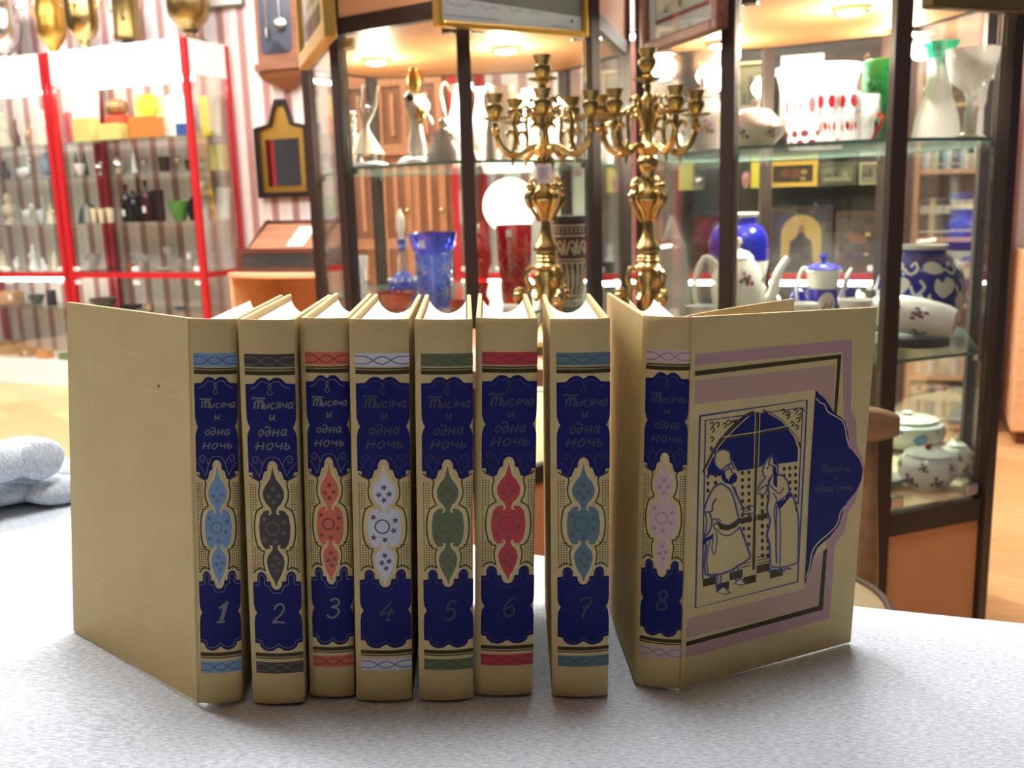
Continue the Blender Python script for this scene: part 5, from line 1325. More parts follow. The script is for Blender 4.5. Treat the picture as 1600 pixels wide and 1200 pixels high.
# ------------------------------------------------------------------ cut glass below
COBG = glass('cobalt_glass', (58, 84, 214), .45, .10, .05, bodycol=(30, 50, 190))
COBCUT = glass('cobalt_cut_glass', (120, 146, 232), .42, .14, .08, bump=(70, .8), bodycol=(96, 120, 210))
REDG = glass('ruby_glass', (214, 26, 40), .45, .10, .05, bodycol=(206, 18, 32))
ORG = glass('amber_red_glass', (214, 110, 84), .4, .12, .06, bump=(90, .7), bodycol=(190, 84, 60))
GRNG = glass('emerald_glass', (26, 150, 106), .5, .10, .05, bump=(60, .5), bodycol=(16, 130, 90))
AQUAG = glass('aqua_glass', (120, 226, 204), .4, .10, .05, bodycol=(70, 200, 176))
CUTLINE = glass('cut_line', (236, 236, 246), .8, .16, .08, bodycol=(226, 228, 246))
REDLINE = glass('red_cut_line', (240, 130, 120), .8, .16, .08, bodycol=(226, 130, 120))
def surf_of(prof):
    """radius at height for mapping ornament on a turned body"""
    def f(z):
        for (r0, z0), (r1, z1) in zip(prof, prof[1:]):
            if z0 <= z <= z1 and z1 > z0: return r0+(r1-r0)*(z-z0)/(z1-z0)
        return prof[-1][0]
    return f
def tstroke(b, pts, wd, fn, mi, R):
    """ribbon of width WD metres on a turned body of radius about R; points are (angle, height)"""
    b.stroke([(p[0]*R, p[1]) for p in pts], wd, lambda a, c: fn(a/R, c), mi)
# decanter
Y = 2.15; k = mm_(Y); r = fig_root('decanter', 'blue glass decanter with a tall clear stopper', 'decanter', 632, Y, Z1S)
H_ = at_y(632, 365, Y).z-Z1S; q = H_/130/k
b = MB(); b.lathe([(x*k, z*k*q) for x, z in ((0, 0), (16, 0), (22, 8), (25, 24), (23, 40), (14, 54), (7, 60))], 28, 0); b.lathe([(x*k, z*k*q) for x, z in ((7, 60), (6, 74), (5, 100))], 24, 1); b.lathe([(x*k, z*k*q) for x, z in ((5, 100), (5, 104), (9, 105), (7, 110), (7, 116), (9, 120), (0, 120))], 24, 0)
for i in range(12):
    a = 2*PI*i/12; b.ball((22*k*math.cos(a), 22*k*math.sin(a), 44*k*q), 3.2*k, 2, 8, 6)
b.build('body', [COBCUT, CLEARG, CUTLINE], r)
b = MB(); b.lathe([(x*k, z*k*q) for x, z in ((0, 118), (4, 121), (4.5, 128), (8, 148), (7, 158), (0, 178))], 10); b.build('stopper', CRYSTAL, r)
# blue cut vase
Y = 2.03; k = mm_(Y); r = fig_root('vase', 'cobalt blue cut-glass vase with a flared square rim', 'vase', 681, Y, Z1S)
H_ = at_y(681, 363, Y).z-Z1S
b = MB(); S = lambda w_, z: [(-w_, -w_, z), (w_, -w_, z), (w_, w_, z), (-w_, w_, z)]
lv = [(22, 0), (24, .03), (26, .3), (28, .70), (27, .74), (31, .78), (37, 1.0)]
for w_, z in lv: b.v += [(math.cos(PI*j/8+PI/8)*w_*k*1.04, math.sin(PI*j/8+PI/8)*w_*k*1.04, z*H_) for j in range(16)]
for i in range(len(lv)-1):
    for j in range(16): b.face((i*16+j, i*16+(j+1) % 16, (i+1)*16+(j+1) % 16, (i+1)*16+j), 1 if i >= 4 else 0)
b.face(list(range(16))[::-1], 0)
rad = surf_of([(w_*k*1.045, z*H_) for w_, z in lv])
def cyl(u, v, rad=rad, off=.0008): r_ = rad(v)+off; return (r_*math.sin(u), -r_*math.cos(u), v)
for c_ in range(4):
    u0 = (c_-.5)*PI/2*.999
    for v0 in (.22, .55):
        for i in range(8):
            a = i*PI/4+.2
            b.flat([(u0+.09*math.cos(a+1.57), v0*H_+.0045*math.sin(a+1.57)), (u0+.55*math.cos(a), v0*H_+.024*math.sin(a)), (u0-.09*math.cos(a+1.57), v0*H_-.0045*math.sin(a+1.57))], cyl, 2, .1)
    tstroke(b, [(u0+.78, .02*H_), (u0+.78, .36*H_), (u0+.78, .70*H_)], .0018, cyl, 2, .04)
vb = b.build('body', [COBCUT, COBG, CUTLINE], r)
b = MB(); b.box((-14*k, -36*k, .86*H_), (.013, .001, .017), M=None); b.build('price_tag', TAGW, r)
# amber-red bowl and small reds
item('bowl', 'bowl', 'amber-red cut glass bowl in front of the blue decanter', 'bowl', 621, 2.0, Z1C, 62, 456, ORG)
item('tallvase', 'vase', 'clear cut crystal vase beside the left front post of middle showcase', 'vase', 561, 2.16, Z1C, 36, 400, CRYSTAL)
item('bowl', 'bowl', 'small dark red glass dish right of the blue vase', 'bowl', 714, 1.97, Z1C, 26, 470, REDG)
r = fig_root('decanter', 'ruby red glass decanter with a tall stopper, right of nearest post', 'decanter', 756, 2.05, Z1S); k = mm_(2.05)
H_ = at_y(756, 345, 2.05).z-Z1S
b = MB(); b.lathe([(x*k, z*H_) for x, z in ((0, 0), (9, 0), (10, .05), (5, .12), (8, .3), (14, .5), (14, .66), (7, .74), (5, .8))], 20); b.build('body', REDG, r)
b = MB(); b.lathe([(x*k, z*H_) for x, z in ((0, .79), (6, .80), (8, .86), (4, .92), (3, .97), (0, 1))], 16); b.build('stopper', REDG, r)
# tall red diamond-cut vase
Y = 2.09; k = mm_(Y); r = fig_root('vase', 'tall ruby red vase cut with diamonds, left of the first candelabrum', 'vase', 806, Y, Z1S); H_ = at_y(806, 351, Y).z-Z1S
pf = [(0, 0), (20*k, 0), (21*k, .02*H_), (22*k, .2*H_), (25*k, .5*H_), (27*k, .8*H_), (28*k, H_), (26*k, H_), (24*k, .8*H_), (18*k, .1*H_), (0, .08*H_)]
b = MB(); b.lathe(pf, 36); rad = surf_of(pf[1:7])
fn = lambda u, v: ((rad(v)+.0007)*math.sin(u), -(rad(v)+.0007)*math.cos(u), v)
for i in range(6):
    for sg in (1, -1):
        tstroke(b, [(i*PI/3+sg*t*PI*1.05, H_*(.02+.76*t)) for t in [j/24 for j in range(25)]], .0022, fn, 1, .036)
for i in range(6):
    for j in range(4):
        u = i*PI/3+(PI/6 if j % 2 else 0); v = H_*(.12+.19*j)
        b.flat([(u+.13*math.cos(q*PI/4), v+.0045*math.sin(q*PI/4)) for q in range(8)], fn, 1, .1)
b.build('body', [REDG, REDLINE], r)
b = MB(); b.box((-.012, -27*k-.002, .90*H_), (.013, .001, .017)); b.build('price_tag', TAGW, r)
# pierced brown and cream box-vase
Y = 2.17; k = mm_(Y); r = fig_root('planter', 'cream and dark brown pierced planter with scroll band, behind first candelabrum', 'planter', 893, Y, Z1S); H_ = at_y(893, 343, Y).z-Z1S
IVORY = mat('ivory_openwork', (226, 200, 178), .4); CHOC = mat('chocolate_brown', (70, 34, 34), .4)
pf = [(0, 0), (17*k, 0), (18*k, .06*H_), (25*k, .44*H_), (27*k, .5*H_), (27*k, .98*H_), (27*k, H_), (0, H_)]
b = MB(); b.lathe(pf, 32, 1); rad = surf_of(pf[1:7]); fn = lambda u, v: ((rad(v)+.0009)*math.sin(u), -(rad(v)+.0009)*math.cos(u), v)
for z in (.03, .46, .50, .80, .93): tstroke(b, [(2*PI*i/40, z*H_) for i in range(41)], .003, fn, 0, .036)
for i in range(18): tstroke(b, [(2*PI*i/18, .05*H_), (2*PI*(i+.2)/18, .25*H_), (2*PI*i/18, .45*H_)], .0028, fn, 0, .03)
for i in range(9):
    u = 2*PI*i/9; s3 = .31
    tstroke(b, smooth([(u-s3, .56*H_), (u-.1, .72*H_), (u+.16, .70*H_), (u+.14, .60*H_), (u, .62*H_), (u+.02, .66*H_)], 4), .0032, fn, 0, .036)
    tstroke(b, smooth([(u+.05, .58*H_), (u+.25, .58*H_), (u+s3, .75*H_)], 4), .0032, fn, 0, .036)
for i in range(26):
    for z in (.85, .89): b.flat([(2*PI*i/26+.07*math.cos(q*PI/3), z*H_+.0022*math.sin(q*PI/3)) for q in range(6)], fn, 0, .1)
b.build('body', [IVORY, CHOC], r)
b = MB(); b.lathe([(0, H_+.0005), (29*k, H_+.0005), (29*k, 1.05*H_), (0, 1.05*H_)], 32); b.build('rim', mat('dark_grey_rim', (66, 66, 66), .4), r)
item('tumbler', 'cup', 'black cup at the right end of middle showcase lower shelf', 'cup', 950, 2.3, Z1C, 24, 410, BLACK)
# plain white lamp globe and dishes in the red cabinet behind
def yr(px, off): return yfront(px, off)
RB = 'in red cabinet behind the middle showcase'
b = MB(); Yg = yr(800, .18); k = mm_(Yg); zg = ZSM[1]
r = fig_root('lamp', 'white globe lamp '+RB, 'lamp', 800, Yg, zg+.0006)
hg = at_y(800, 280, Yg).z-zg
b.lathe([(0, 0), (26*k, 0), (28*k, 4*k), (12*k, 10*k), (10*k, hg-84*k), (20*k, hg-80*k), (0, hg-79*k)], 24); b.build('base', PORC, r)
b = MB(); b.ball((0, 0, hg-40*k), 42*k, 0, 28, 18); b.build('globe', mat('milk_glass_lit', (255, 250, 240), .4, emit=2.5), r)
for (kd, nm, lb, ct, px, off, zi, w_, yt, m) in (
    ('vase', 'vase', 'sparkling crystal vase left of the globe lamp '+RB, 'vase', 742, .12, 1, 26, 350, CRYSTAL),
    ('leanbox', 'picture', 'white framed clock face right of the globe lamp '+RB, 'picture', 905, .26, 1, 44, 275, mat('pale_print', (214, 216, 206), .6)),
    ('bowl', 'bowl', 'wide white dish on upper shelf '+RB, 'bowl', 790, .16, 2, 70, 236, PORC),
    ('jar', 'jar', 'white lidded jar right of wide white dish '+RB, 'jar', 868, .18, 2, 34, 215, PORC),
    ('urn', 'urn', 'silver urn on lowest seen shelf '+RB, 'urn', 838, .14, 0, 40, 448, SILVER),
    ('goblet', 'goblet', 'silver goblet near the second candelabrum '+RB, 'goblet', 955, .14, 0, 26, 452, SILVER),
    ('cat', 'figurine', 'white cat figure right of the clock face '+RB, 'figurine', 955, .18, 1, 28, 380, PORC),
    ('vase', 'vase', 'white vase on upper shelf, right end '+RB, 'vase', 955, .18, 2, 30, 200, PORC)):
    item(kd, nm, lb, ct, px, yr(px, off), ZSM[zi], w_, yt, m, rz=WA)
q = bpy.data.objects['picture']; 
b = MB(); b.lathe([(0, 0), (.036, 0), (.036, .002), (0, .002)], 24, M=Matrix.Translation((0, -.012, .10)) @ Matrix.Rotation(PI/2, 4, 'X')); b.build('dial', mat('grey_dial', (146, 156, 152), .6), q)
# icons and boxes in the dark-backed red cabinet
RD = 'in dark-backed red cabinet'
def icon(label, px, off, zi, wpx, ytop, kind, frame, zover=None):
    Y = yr(px, off); loc, w_, h = size(px, Y, ZSR[zi], wpx, ytop)
    r = empty('framed_picture', (loc[0], loc[1], loc[2]+.001)); tag(r, label, 'picture'); r.rotation_euler = (-.03, 0, WA)
    fw = w_*.09
    b = MB()
    for lo, hi in (((-w_/2, 0, 0), (-w_/2+fw, .022, h)), ((w_/2-fw, 0, 0), (w_/2, .022, h)), ((-w_/2+fw, 0, 0), (w_/2-fw, .022, fw)), ((-w_/2+fw, 0, h-fw), (w_/2-fw, .022, h))): b.bbox(lo, hi)
    b.build('frame', frame, r)
    fn = lambda u, v: (u, .006, v)
    b = MB(); b.bbox((-w_/2+fw, .008, fw), (w_/2-fw, .016, h-fw), 0)
    W, Hh = w_/2-fw, h-2*fw
    if kind == 'arch':
        b.flat([(-W*.8, fw), (W*.8, fw)]+[(W*.8*math.cos(t), fw+Hh*.55+Hh*.38*math.sin(t)) for t in [PI*i/14 for i in range(15)]], fn, 1)
        f2 = lambda u, v: (u, .005, v)
        b.flat([(-W*.5, fw), (W*.5, fw), (W*.42, fw+Hh*.42), (W*.16, fw+Hh*.52), (W*.12, fw+Hh*.6), (-W*.12, fw+Hh*.6), (-W*.16, fw+Hh*.52), (-W*.42, fw+Hh*.42)], f2, 2)
        b.flat([(W*.13*math.cos(t), fw+Hh*.66+W*.17*math.sin(t)) for t in [2*PI*i/14 for i in range(14)]], f2, 3)
        mm = [mat('icon_ground', (70, 66, 72), .6), mat('icon_gold', (176, 140, 84), .45), mat('icon_robe', (66, 52, 48), .6), mat('icon_face', (140, 100, 70), .6)]
    elif kind == 'dark':
        for (cx, cz, rr, mi) in ((-.3, .55, .22, 2), (.1, .5, .26, 2), (.55, .6, .12, 1), (.5, .2, .1, 1)):
            b.flat([(W*cx+W*rr*1.4*math.cos(t), fw+Hh*cz+W*rr*math.sin(t)) for t in [2*PI*i/14 for i in range(14)]], fn, mi)
        mm = [mat('dark_canvas', (72, 54, 44), .6), mat('gold_dab', (190, 156, 84), .5), mat('fruit_brown', (128, 76, 52), .6)]
    else:
        for i, (x0, x1, z0, z1, mi) in enumerate(((-.9, .9, .05, .3, 1), (-.2, .15, .3, .8, 2), (.4, .7, .25, .6, 1), (-.7, -.4, .3, .5, 2))):
            b.flat([(W*x0, fw+Hh*z0), (W*x1, fw+Hh*z0), (W*x1*.9, fw+Hh*z1), (W*x0*.9, fw+Hh*z1)], (lambda u, v, i=i: (u, .006-.0004*i, v)), mi)
        mm = [mat('olive_canvas', (126, 122, 92), .6), mat('pale_canvas', (168, 160, 124), .6), mat('dusk_canvas', (96, 84, 84), .6)]
    b.build('picture', mm, r)
    return r
icon('dark still-life picture in a gold frame, left on the upper shelf '+RD, 1238, .20, 2, 74, 252, 'dark', GOLD)
icon('olive landscape picture, middle of the upper shelf '+RD, 1307, .20, 2, 58, 254, 'land', mat('dark_olive_frame', (86, 82, 60), .5))
icon('small cream picture at the right of upper shelf '+RD, 1359, .19, 2, 32, 254, 'land', mat('cream_frame', (214, 200, 160), .5))
icon('pale flower picture high behind the thick front post '+RD, 1172, .20, 3, 46, 96, 'land', mat('cream_frame', (214, 200, 160), .5))
item('leanbox', 'box', 'white box behind the large cut vase on top shelf '+RD, 'box', 1250, yr(1250, .20), ZSR[3], 64, 84, WHITEB, rz=WA)
item('bell', 'clock', 'brown domed wooden mantel clock on top shelf '+RD, 'clock', 1352, yr(1352, .20), ZSR[3], 62, 82, wood('mantel_wood', (112, 78, 60), (146, 108, 88), 7))
icon('arched icon of a robed figure on gold '+RD, 1250, .20, 1, 92, 322, 'arch', mat('dark_icon_frame', (64, 48, 42), .5))
icon('brown carved icon right of the arched one '+RD, 1338, .20, 1, 66, 330, 'dark', mat('brown_icon_frame', (92, 58, 50), .5))
for (kd, nm, lb, ct, px, off, zi, w_, yt, m) in (
    ('box', 'box', 'pale box left on the upper shelf '+RD, 'box', 1072, .18, 2, 22, 256, PALEY),
    ('jar', 'jar', 'silver domed box '+RD, 'jar', 1092, .12, 2, 22, 272, SILVER),
    ('urn', 'egg', 'pink egg on a small stand '+RD, 'egg', 1166, .12, 2, 15, 268, mat('pink_egg', (196, 130, 136), .25)),
    ('box', 'box', 'yellow card box beside the pink egg '+RD, 'box', 1181, .22, 2, 14, 254, YELLOWB),
    ('urn', 'urn', 'silver urn on the lower lit shelf '+RD, 'urn', 1210, .12, 0, 26, 452, SILVER),
    ('jar', 'jar', 'white jar on the lower lit shelf '+RD, 'jar', 1340, .14, 0, 30, 452, PORC)):
    item(kd, nm, lb, ct, px, yr(px, off), ZSR[zi], w_, yt, m, rz=WA)
# black statue of a rider on a horse
px = 1078; Yr_ = yr(px, .20); k = mm_(Yr_)*.9; r = fig_root('statue', 'black statue of a rider on a rearing horse '+RD, 'statue', px, Yr_, ZSR[1]+.0006); r.rotation_euler.z = WA
IRON = mat('black_cast_iron', (26, 26, 28), .4)
b = MB(); b.bbox((-46*k, -18*k, 0), (46*k, 18*k, 10*k)); b.build('base', IRON, r)
V = [(-8, 0, 52), (14, 0, 58), (26, 0, 74), (32, 0, 92), (44, 0, 86), (-24, 0, 46), (-30, -6, 28), (-24, -6, 8), (-30, 6, 28), (-22, 6, 8), (22, -6, 48), (36, -6, 44), (34, -6, 30), (22, 6, 50), (38, 6, 52), (40, 6, 38), (-40, 0, 40), (-46, 0, 16)]
E_ = [(0, 1), (1, 2), (2, 3), (3, 4), (0, 5), (5, 6), (6, 7), (5, 8), (8, 9), (1, 10), (10, 11), (11, 12), (1, 13), (13, 14), (14, 15), (5, 16), (16, 17)]
Rr = [13, 12, 8, 7, 5, 13, 5, 3.4, 5, 3.4, 5, 4, 3, 5, 4, 3, 5, 4]
skin_figure('horse', [(x*k, y*k, z*k) for x, y, z in V], E_, [q*k for q in Rr], IRON, r)
V = [(-2, 0, 66), (-3, 0, 84), (-3, 0, 98), (-2, 0, 104), (-1, 0, 114), (-3, -9, 94), (8, -12, 88), (18, -6, 84), (-3, 9, 94), (6, 13, 100), (14, 12, 116), (0, -12, 60), (8, -14, 44), (0, 12, 60), (8, 14, 44)]
E_ = [(0, 1), (1, 2), (2, 3), (3, 4), (2, 5), (5, 6), (6, 7), (2, 8), (8, 9), (9, 10), (0, 11), (11, 12), (0, 13), (13, 14)]
skin_figure('rider', [(x*k, y*k, z*k) for x, y, z in V], E_, [q*k for q in (9, 8, 9, 4, 7, 4, 3.4, 3, 4, 3.4, 3, 5, 4, 5, 4)], IRON, r)
# ------------------------------------------------------------------ right showcase, upper shelf
Z2S = Z2+.0006; ZBS = ZB+.0006; Z1T = Z1+.0006
def turned(name, label, cat, px, Y, z, prof_px, mats, mis=None, deco=None, seg=32, partname='body'):
    """turned vessel: profile in pixels at depth Y; deco(b, fn, k) adds ornament"""
    k = mm_(Y); r = fig_root(name, label, cat, px, Y, z)
    pf = [(a*k, c*k) for a, c in prof_px]
    b = MB(); b.lathe(pf, seg, 0, mis=mis)
    if deco:
        outer = [pf[0]]
        for p in pf[1:]:
            if p[1] < outer[-1][1]-1e-9: break
            outer.append(p)
        rad = surf_of(outer)
        fn = lambda u, v: ((rad(v)+.0007)*math.sin(u), -(rad(v)+.0007)*math.cos(u), v)
        deco(b, fn, k)
    b.build(partname, mats, r, sharp=50)
    return r, k
def blob(b, fn, u, v, ru, rv, mi, n=9): b.flat([(u+ru*math.cos(2*PI*i/n), v+rv*math.sin(2*PI*i/n)) for i in range(n)], fn, mi, .12)
def posy(b, fn, u, v, k, mis, s=1.0):
    """a spray of small painted flowers"""
    for i in range(7):
        a = i*2.4; rr = (2+1.6*i)*s
        blob(b, fn, u+rr*math.cos(a)*.017, v+rr*math.sin(a)*k*.6, .055*s, 2.6*k*s, mis[i % len(mis)], 7)
# lidded floral jar behind the E-F side
def d(b, fn, k):
    for i in range(8): posy(b, fn, i*.8, (38+12*(i % 2))*k, k, (1, 2, 3), 1.5)
r, k = turned('jar', 'flower-painted white lidded jar left of the thick front post, right showcase', 'jar', 1098, 2.04, Z2S, [(0, 0), (20, 0), (24, 6), (34, 40), (33, 66), (24, 80), (22, 82), (0, 82)], [PORC, mat('lilac_flower', (170, 140, 196), .4), mat('ochre_flower', (214, 172, 88), .4), LEAFG], deco=d)
b = MB(); b.lathe([(24*k, 82.5*k), (25*k, 84*k), (14*k, 96*k), (5*k, 99*k), (4*k, 103*k), (6*k, 108*k), (3*k, 114*k), (0, 115*k)], 24); b.build('lid', PORC, r)
# white tureen with lid
def d(b, fn, k):
    for i in range(6): posy(b, fn, i*1.05+.3, 22*k, k, (1, 2), 1.2)
r, k = turned('tureen', 'white lidded tureen with yellow flowers right of thick front post', 'tureen', 1180, 1.86, Z2S, [(0, 0), (24, 0), (26, 4), (42, 22), (44, 32), (42, 34), (0, 34)], [PORC, mat('ochre_flower', (214, 172, 88), .4), BLUEW], deco=d)
b = MB(); b.lathe([(43*k, 34.5*k), (40*k, 40*k), (22*k, 58*k), (6*k, 62*k), (5*k, 66*k), (8*k, 72*k), (0, 74*k)], 24); b.build('lid', PORC, r)
# large white and red cut vase
WR = glass('frosted_white_glass', (250, 246, 246), .62, .10, .06, bodycol=(246, 236, 238)); WRR = glass('cranberry_overlay', (206, 110, 116), .6, .10, .05, bodycol=(196, 92, 98)); WRD = glass('dark_cranberry', (150, 70, 84), .6, .1, .05, bodycol=(140, 62, 78))
def d(b, fn, k):
    for i in range(7):
        u = i*2*PI/7
        for s in (-1, 1):
            b.flat([(u+s*.02, 52*k), (u+s*.16, 62*k), (u+s*.17, 72*k), (u+s*.06, 64*k)], fn, 1, .1); b.flat([(u+s*.04, 26*k), (u+s*.16, 34*k), (u+s*.1, 44*k)], fn, 1, .1)
            for j in range(3): b.flat([(u+s*(.08+.12*j), 84*k), (u+s*(.13+.12*j), 96*k+4*k*j), (u+s*(.07+.12*j), 104*k)], fn, 1, .1)
        b.flat([(u-.45+.1*math.cos(t), 62*k+12*k*math.sin(t)) for t in [2*PI*q/12 for q in range(12)]], fn, 1, .1)
        blob(b, fn, u+.2, 22*k, .15, 5.5*k, 2); blob(b, fn, u-.2, 22*k, .15, 5.5*k, 2); blob(b, fn, u, 8*k, .16, 5.5*k, 2); blob(b, fn, u+.45, 8*k, .16, 5.5*k, 2)
turned('vase', 'large flared white and cranberry cut-glass vase', 'vase', 1275, 1.92, Z2S, [(0, 0), (38, 0), (40, 2), (44, 24), (50, 64), (57, 98), (63, 120), (60, 120), (54, 98), (40, 24), (0, 10)], [WR, WRR, WRD], deco=d, seg=40)
# two red goblets
RUBYCUT = glass('ruby_cut_glass', (196, 40, 52), .5, .14, .05, bodycol=(170, 20, 34))
for px, lb in ((1292, 'red and clear cut goblet, left of the pair before the large vase'), (1326, 'red and clear cut goblet, right of the pair before the large vase')):
    def d(b, fn, k):
        for i in range(6): blob(b, fn, i*PI/3, 62*k, .34, 10*k, 1); blob(b, fn, i*PI/3+.5, 26*k, .2, 7*k, 1)
    turned('goblet', lb, 'goblet', px, 1.72, Z2S, [(0, 0), (15, 0), (16, 3), (13, 8), (12, 30), (14, 36), (15, 44), (16, 76), (15, 76), (13, 46), (0, 40)], [CRYSTAL, RUBYCUT], deco=d, seg=24)
# small white cup with a red stem handle
r, k = turned('jug', 'small white jug with a red glass handle', 'jug', 1352, 1.70, Z2S, [(0, 0), (10, 0), (12, 6), (11, 30), (17, 42), (19, 70), (17, 70), (14, 44), (0, 40)], [CRYSTAL], partname='body')
b = MB(); b.tube(smooth([(15*k, -2*k, 40*k), (24*k, -6*k, 36*k), (10*k, -12*k, 12*k), (4*k, -14*k, 2*k)], 5), 2.2*k, 8); b.build('handle', REDG, r)
# green cut-glass vase with a tag
r, k = turned('vase', 'emerald green cut-glass vase beside the nearest post of right showcase', 'vase', 1380, 1.82, Z2S, [(0, 0), (30, 0), (32, 4), (33, 40), (34, 120), (31, 124), (29, 120), (28, 8), (0, 6)], [GRNG])
b = MB(); b.box((2*k, -36*k, 18*k), (.018, .001, .026)); b.build('price_tag', TAGW, r)
# crystal right of the near post
r, k = turned('vase', 'tall crystal vase with an aqua green flared rim', 'vase', 1462, 1.80, Z2S, [(0, 0), (34, 0), (36, 4), (30, 40), (26, 52), (20, 70), (16, 112), (18, 132), (27, 146), (25, 146), (14, 114), (18, 70), (0, 50)], [CRYSTALW, AQUAG], mis=[0, 0, 0, 0, 0, 0, 0, 1, 1, 1, 0, 0])
turned('goblet', 'wide crystal footed bowl right of the aqua rimmed vase', 'goblet', 1512, 1.70, Z2S, [(0, 0), (20, 0), (22, 3), (8, 10), (6, 60), (10, 72), (30, 86), (36, 118), (37, 132), (35, 132), (32, 112), (8, 78), (0, 76)], [CRYSTALW])
turned('candlestick', 'slim crystal candlestick at the right end of upper shelf', 'candlestick', 1530, 1.78, Z2S, [(0, 0), (13, 0), (14, 3), (5, 10), (4, 50), (7, 58), (7, 70), (9, 86), (0, 86)], [CRYSTALW], seg=16)

# ------------------------------------------------------------------ right showcase, middle shelf
# cobalt and white vase behind the white teapot
def d(b, fn, k):
    for i in range(9): posy(b, fn, i*.7, (48+5*(i % 2))*k, k, (1, 2), 1.0)
    for i in range(10): blob(b, fn, i*.63, 78*k, .1, 2*k, 3, 6)
H_ = (at_y(1152, 333, 2.24).z-Z1)/mm_(2.24); q = H_/150
turned('vase', 'cobalt shouldered white vase behind the thick front post', 'vase', 1152, 2.24, Z1T, [(0, 0), (28, 0), (30, 4*q), (38, 40*q), (45, 74*q), (46, 80*q), (46, 104*q), (44, 116*q), (36, 130*q), (28, 134*q), (27, 144*q), (31, 149*q), (28, 150*q), (24, 144*q), (0, 140*q)], [PORC, FLOWER, LEAFG, GOLD, COBALT, CREAMC], mis=[0, 0, 0, 0, 0, 4, 4, 4, 4, 4, 5, 5, 5, 5], deco=None)
def teapot(label, px, Y, z, rpx, hpx, m, deco=None, lid=None, knob=None, spout_len=1.0, hand=1, handle_side=-1, mats=None, mis=None, prof=None, rz=0):
    k = mm_(Y); r = fig_root('teapot', label, 'teapot', px, Y, z); R_ = rpx*k; h = hpx*k
    r.rotation_euler.z = rz
    pf = prof or [(.0, 0), (.62, 0), (.66, .03), (.9, .25), (1, .5), (.92, .72), (.62, .88), (.56, .92), (0, .92)]
    pf = [(a*R_, c*h) for a, c in pf]
    b = MB(); b.lathe(pf, 36, mis=mis)
    outer = [p for p in pf[1:-1]]; rad = surf_of(outer); fn = lambda u, v: ((rad(v)+.0007)*math.sin(u), -(rad(v)+.0007)*math.cos(u), v)
    if deco: deco(b, fn, k, h)
    b.build('body', mats or [m, FLOWER, LEAFG, GOLD, BLUEW], r)
    b = MB(); t_ = pf[-2][1]; tr = pf[-2][0]
    b.lathe([(tr*.98, t_+.0005), (tr*1.02, t_+h*.02), (tr*.7, t_+h*.09), (tr*.2, t_+h*.13), (0, t_+h*.13)], 24); ld = b.build('lid', lid or m, r)
    b = MB(); b.lathe([(0, t_+h*.125), (tr*.12, t_+h*.13), (tr*.1, t_+h*.17), (tr*.26, t_+h*.22), (tr*.16, t_+h*.28), (0, t_+h*.29)], 14); b.build('knob', knob or m, ld)
    s = -handle_side
    if spout_len:
        b = MB(); sp = smooth([(s*R_*.8, 0, h*.28), (s*R_*1.25, 0, h*.40), (s*R_*(1.25+.25*spout_len), 0, h*.72), (s*R_*(1.3+.55*spout_len), 0, h*.92)], 6)
        n_ = len(sp); b.tube(sp, [R_*(.26-.14*i/(n_-1)) for i in range(n_)], 12); b.build('spout', m, r)
    b = MB(); b.tube(smooth([(-s*R_*.75, 0, h*.84), (-s*R_*1.25, 0, h*.95), (-s*R_*1.62, 0, h*.62), (-s*R_*1.45, 0, h*.25), (-s*R_*.85, 0, h*.16)], 6), R_*.095, 10); b.build('handle', m, r)
    return r
def d(b, fn, k, h):
    for i in range(6):
        posy(b, fn, i*1.05+.1, h*.66, k, (1, 2, 1), 1.5); posy(b, fn, i*1.05+.5, h*.25, k, (1, 2), 1.0)
teapot('tall white teapot painted with small brown-red flowers', 1152, 2.02, Z1T, 42, (at_y(1152, 384, 2.02).z-Z1)/mm_(2.02)/1.1, PORC, deco=d, spout_len=1.0)
def d(b, fn, k, h):
    b.flat([(.62*math.cos(2*PI*i/24), h*.28+h*.24*math.sin(2*PI*i/24)) for i in range(24)], fn, 1, .1)
    f2 = lambda u, v: tuple(Vector(fn(u, v))*1.006)
    b.flat([(.52*math.cos(2*PI*i/24), h*.28+h*.20*math.sin(2*PI*i/24)) for i in range(24)], f2, 2, .1)
    f3 = lambda u, v: tuple(Vector(fn(u, v))*1.012)
    for i in range(6): blob(b, f3, -.3+.12*i, h*(.2+.05*(i % 3)), .09, h*.035, 3+(i % 2))
HB = (at_y(1284, 390, 2.10).z-Z1)/mm_(2.10)
teapot('cobalt blue coffee pot with a white collar and oval painted medallion', 1284, 2.10, Z1T, 25, HB*.78, PORC, deco=d, lid=COBALT, knob=COBALT, spout_len=.9,
       mats=[COBALT, mat('medallion_rim', (214, 206, 214), .3), mat('medallion_ground', (198, 190, 190), .3), FLOWER, LEAFG, PORC],
       prof=[(0, 0), (.86, 0), (.9, .02), (.92, .55), (.88, .58), (.92, .60), (.94, .74), (1.0, .84), (1.12, .9), (1.1, .92), (0, .92)], mis=[0, 0, 0, 0, 5, 5, 5, 5, 5, 5])
# lid of another cobalt piece and a cobalt cup behind
item('jar', 'jar', 'small cobalt lidded jar left of the cobalt coffee pot', 'jar', 1247, 2.16, Z1, 26, 446, COBALT)
item('tumbler', 'cup', 'small cobalt cup right of the cobalt coffee pot', 'cup', 1326, 2.10, Z1, 20, 452, COBALT)
item('bowl', 'bowl', 'white bowl with pink flowers before the cobalt coffee pot', 'bowl', 1250, 1.80, Z1, 52, 474, PORC)
item('bowl', 'bowl', 'white bowl under the cover edge of the eighth book', 'bowl', 1335, 1.72, Z1, 50, 468, PORC)
item('plate', 'plate', 'white plate left of the tall white teapot', 'plate', 1094, 1.94, Z1, 44, 478, PORC)
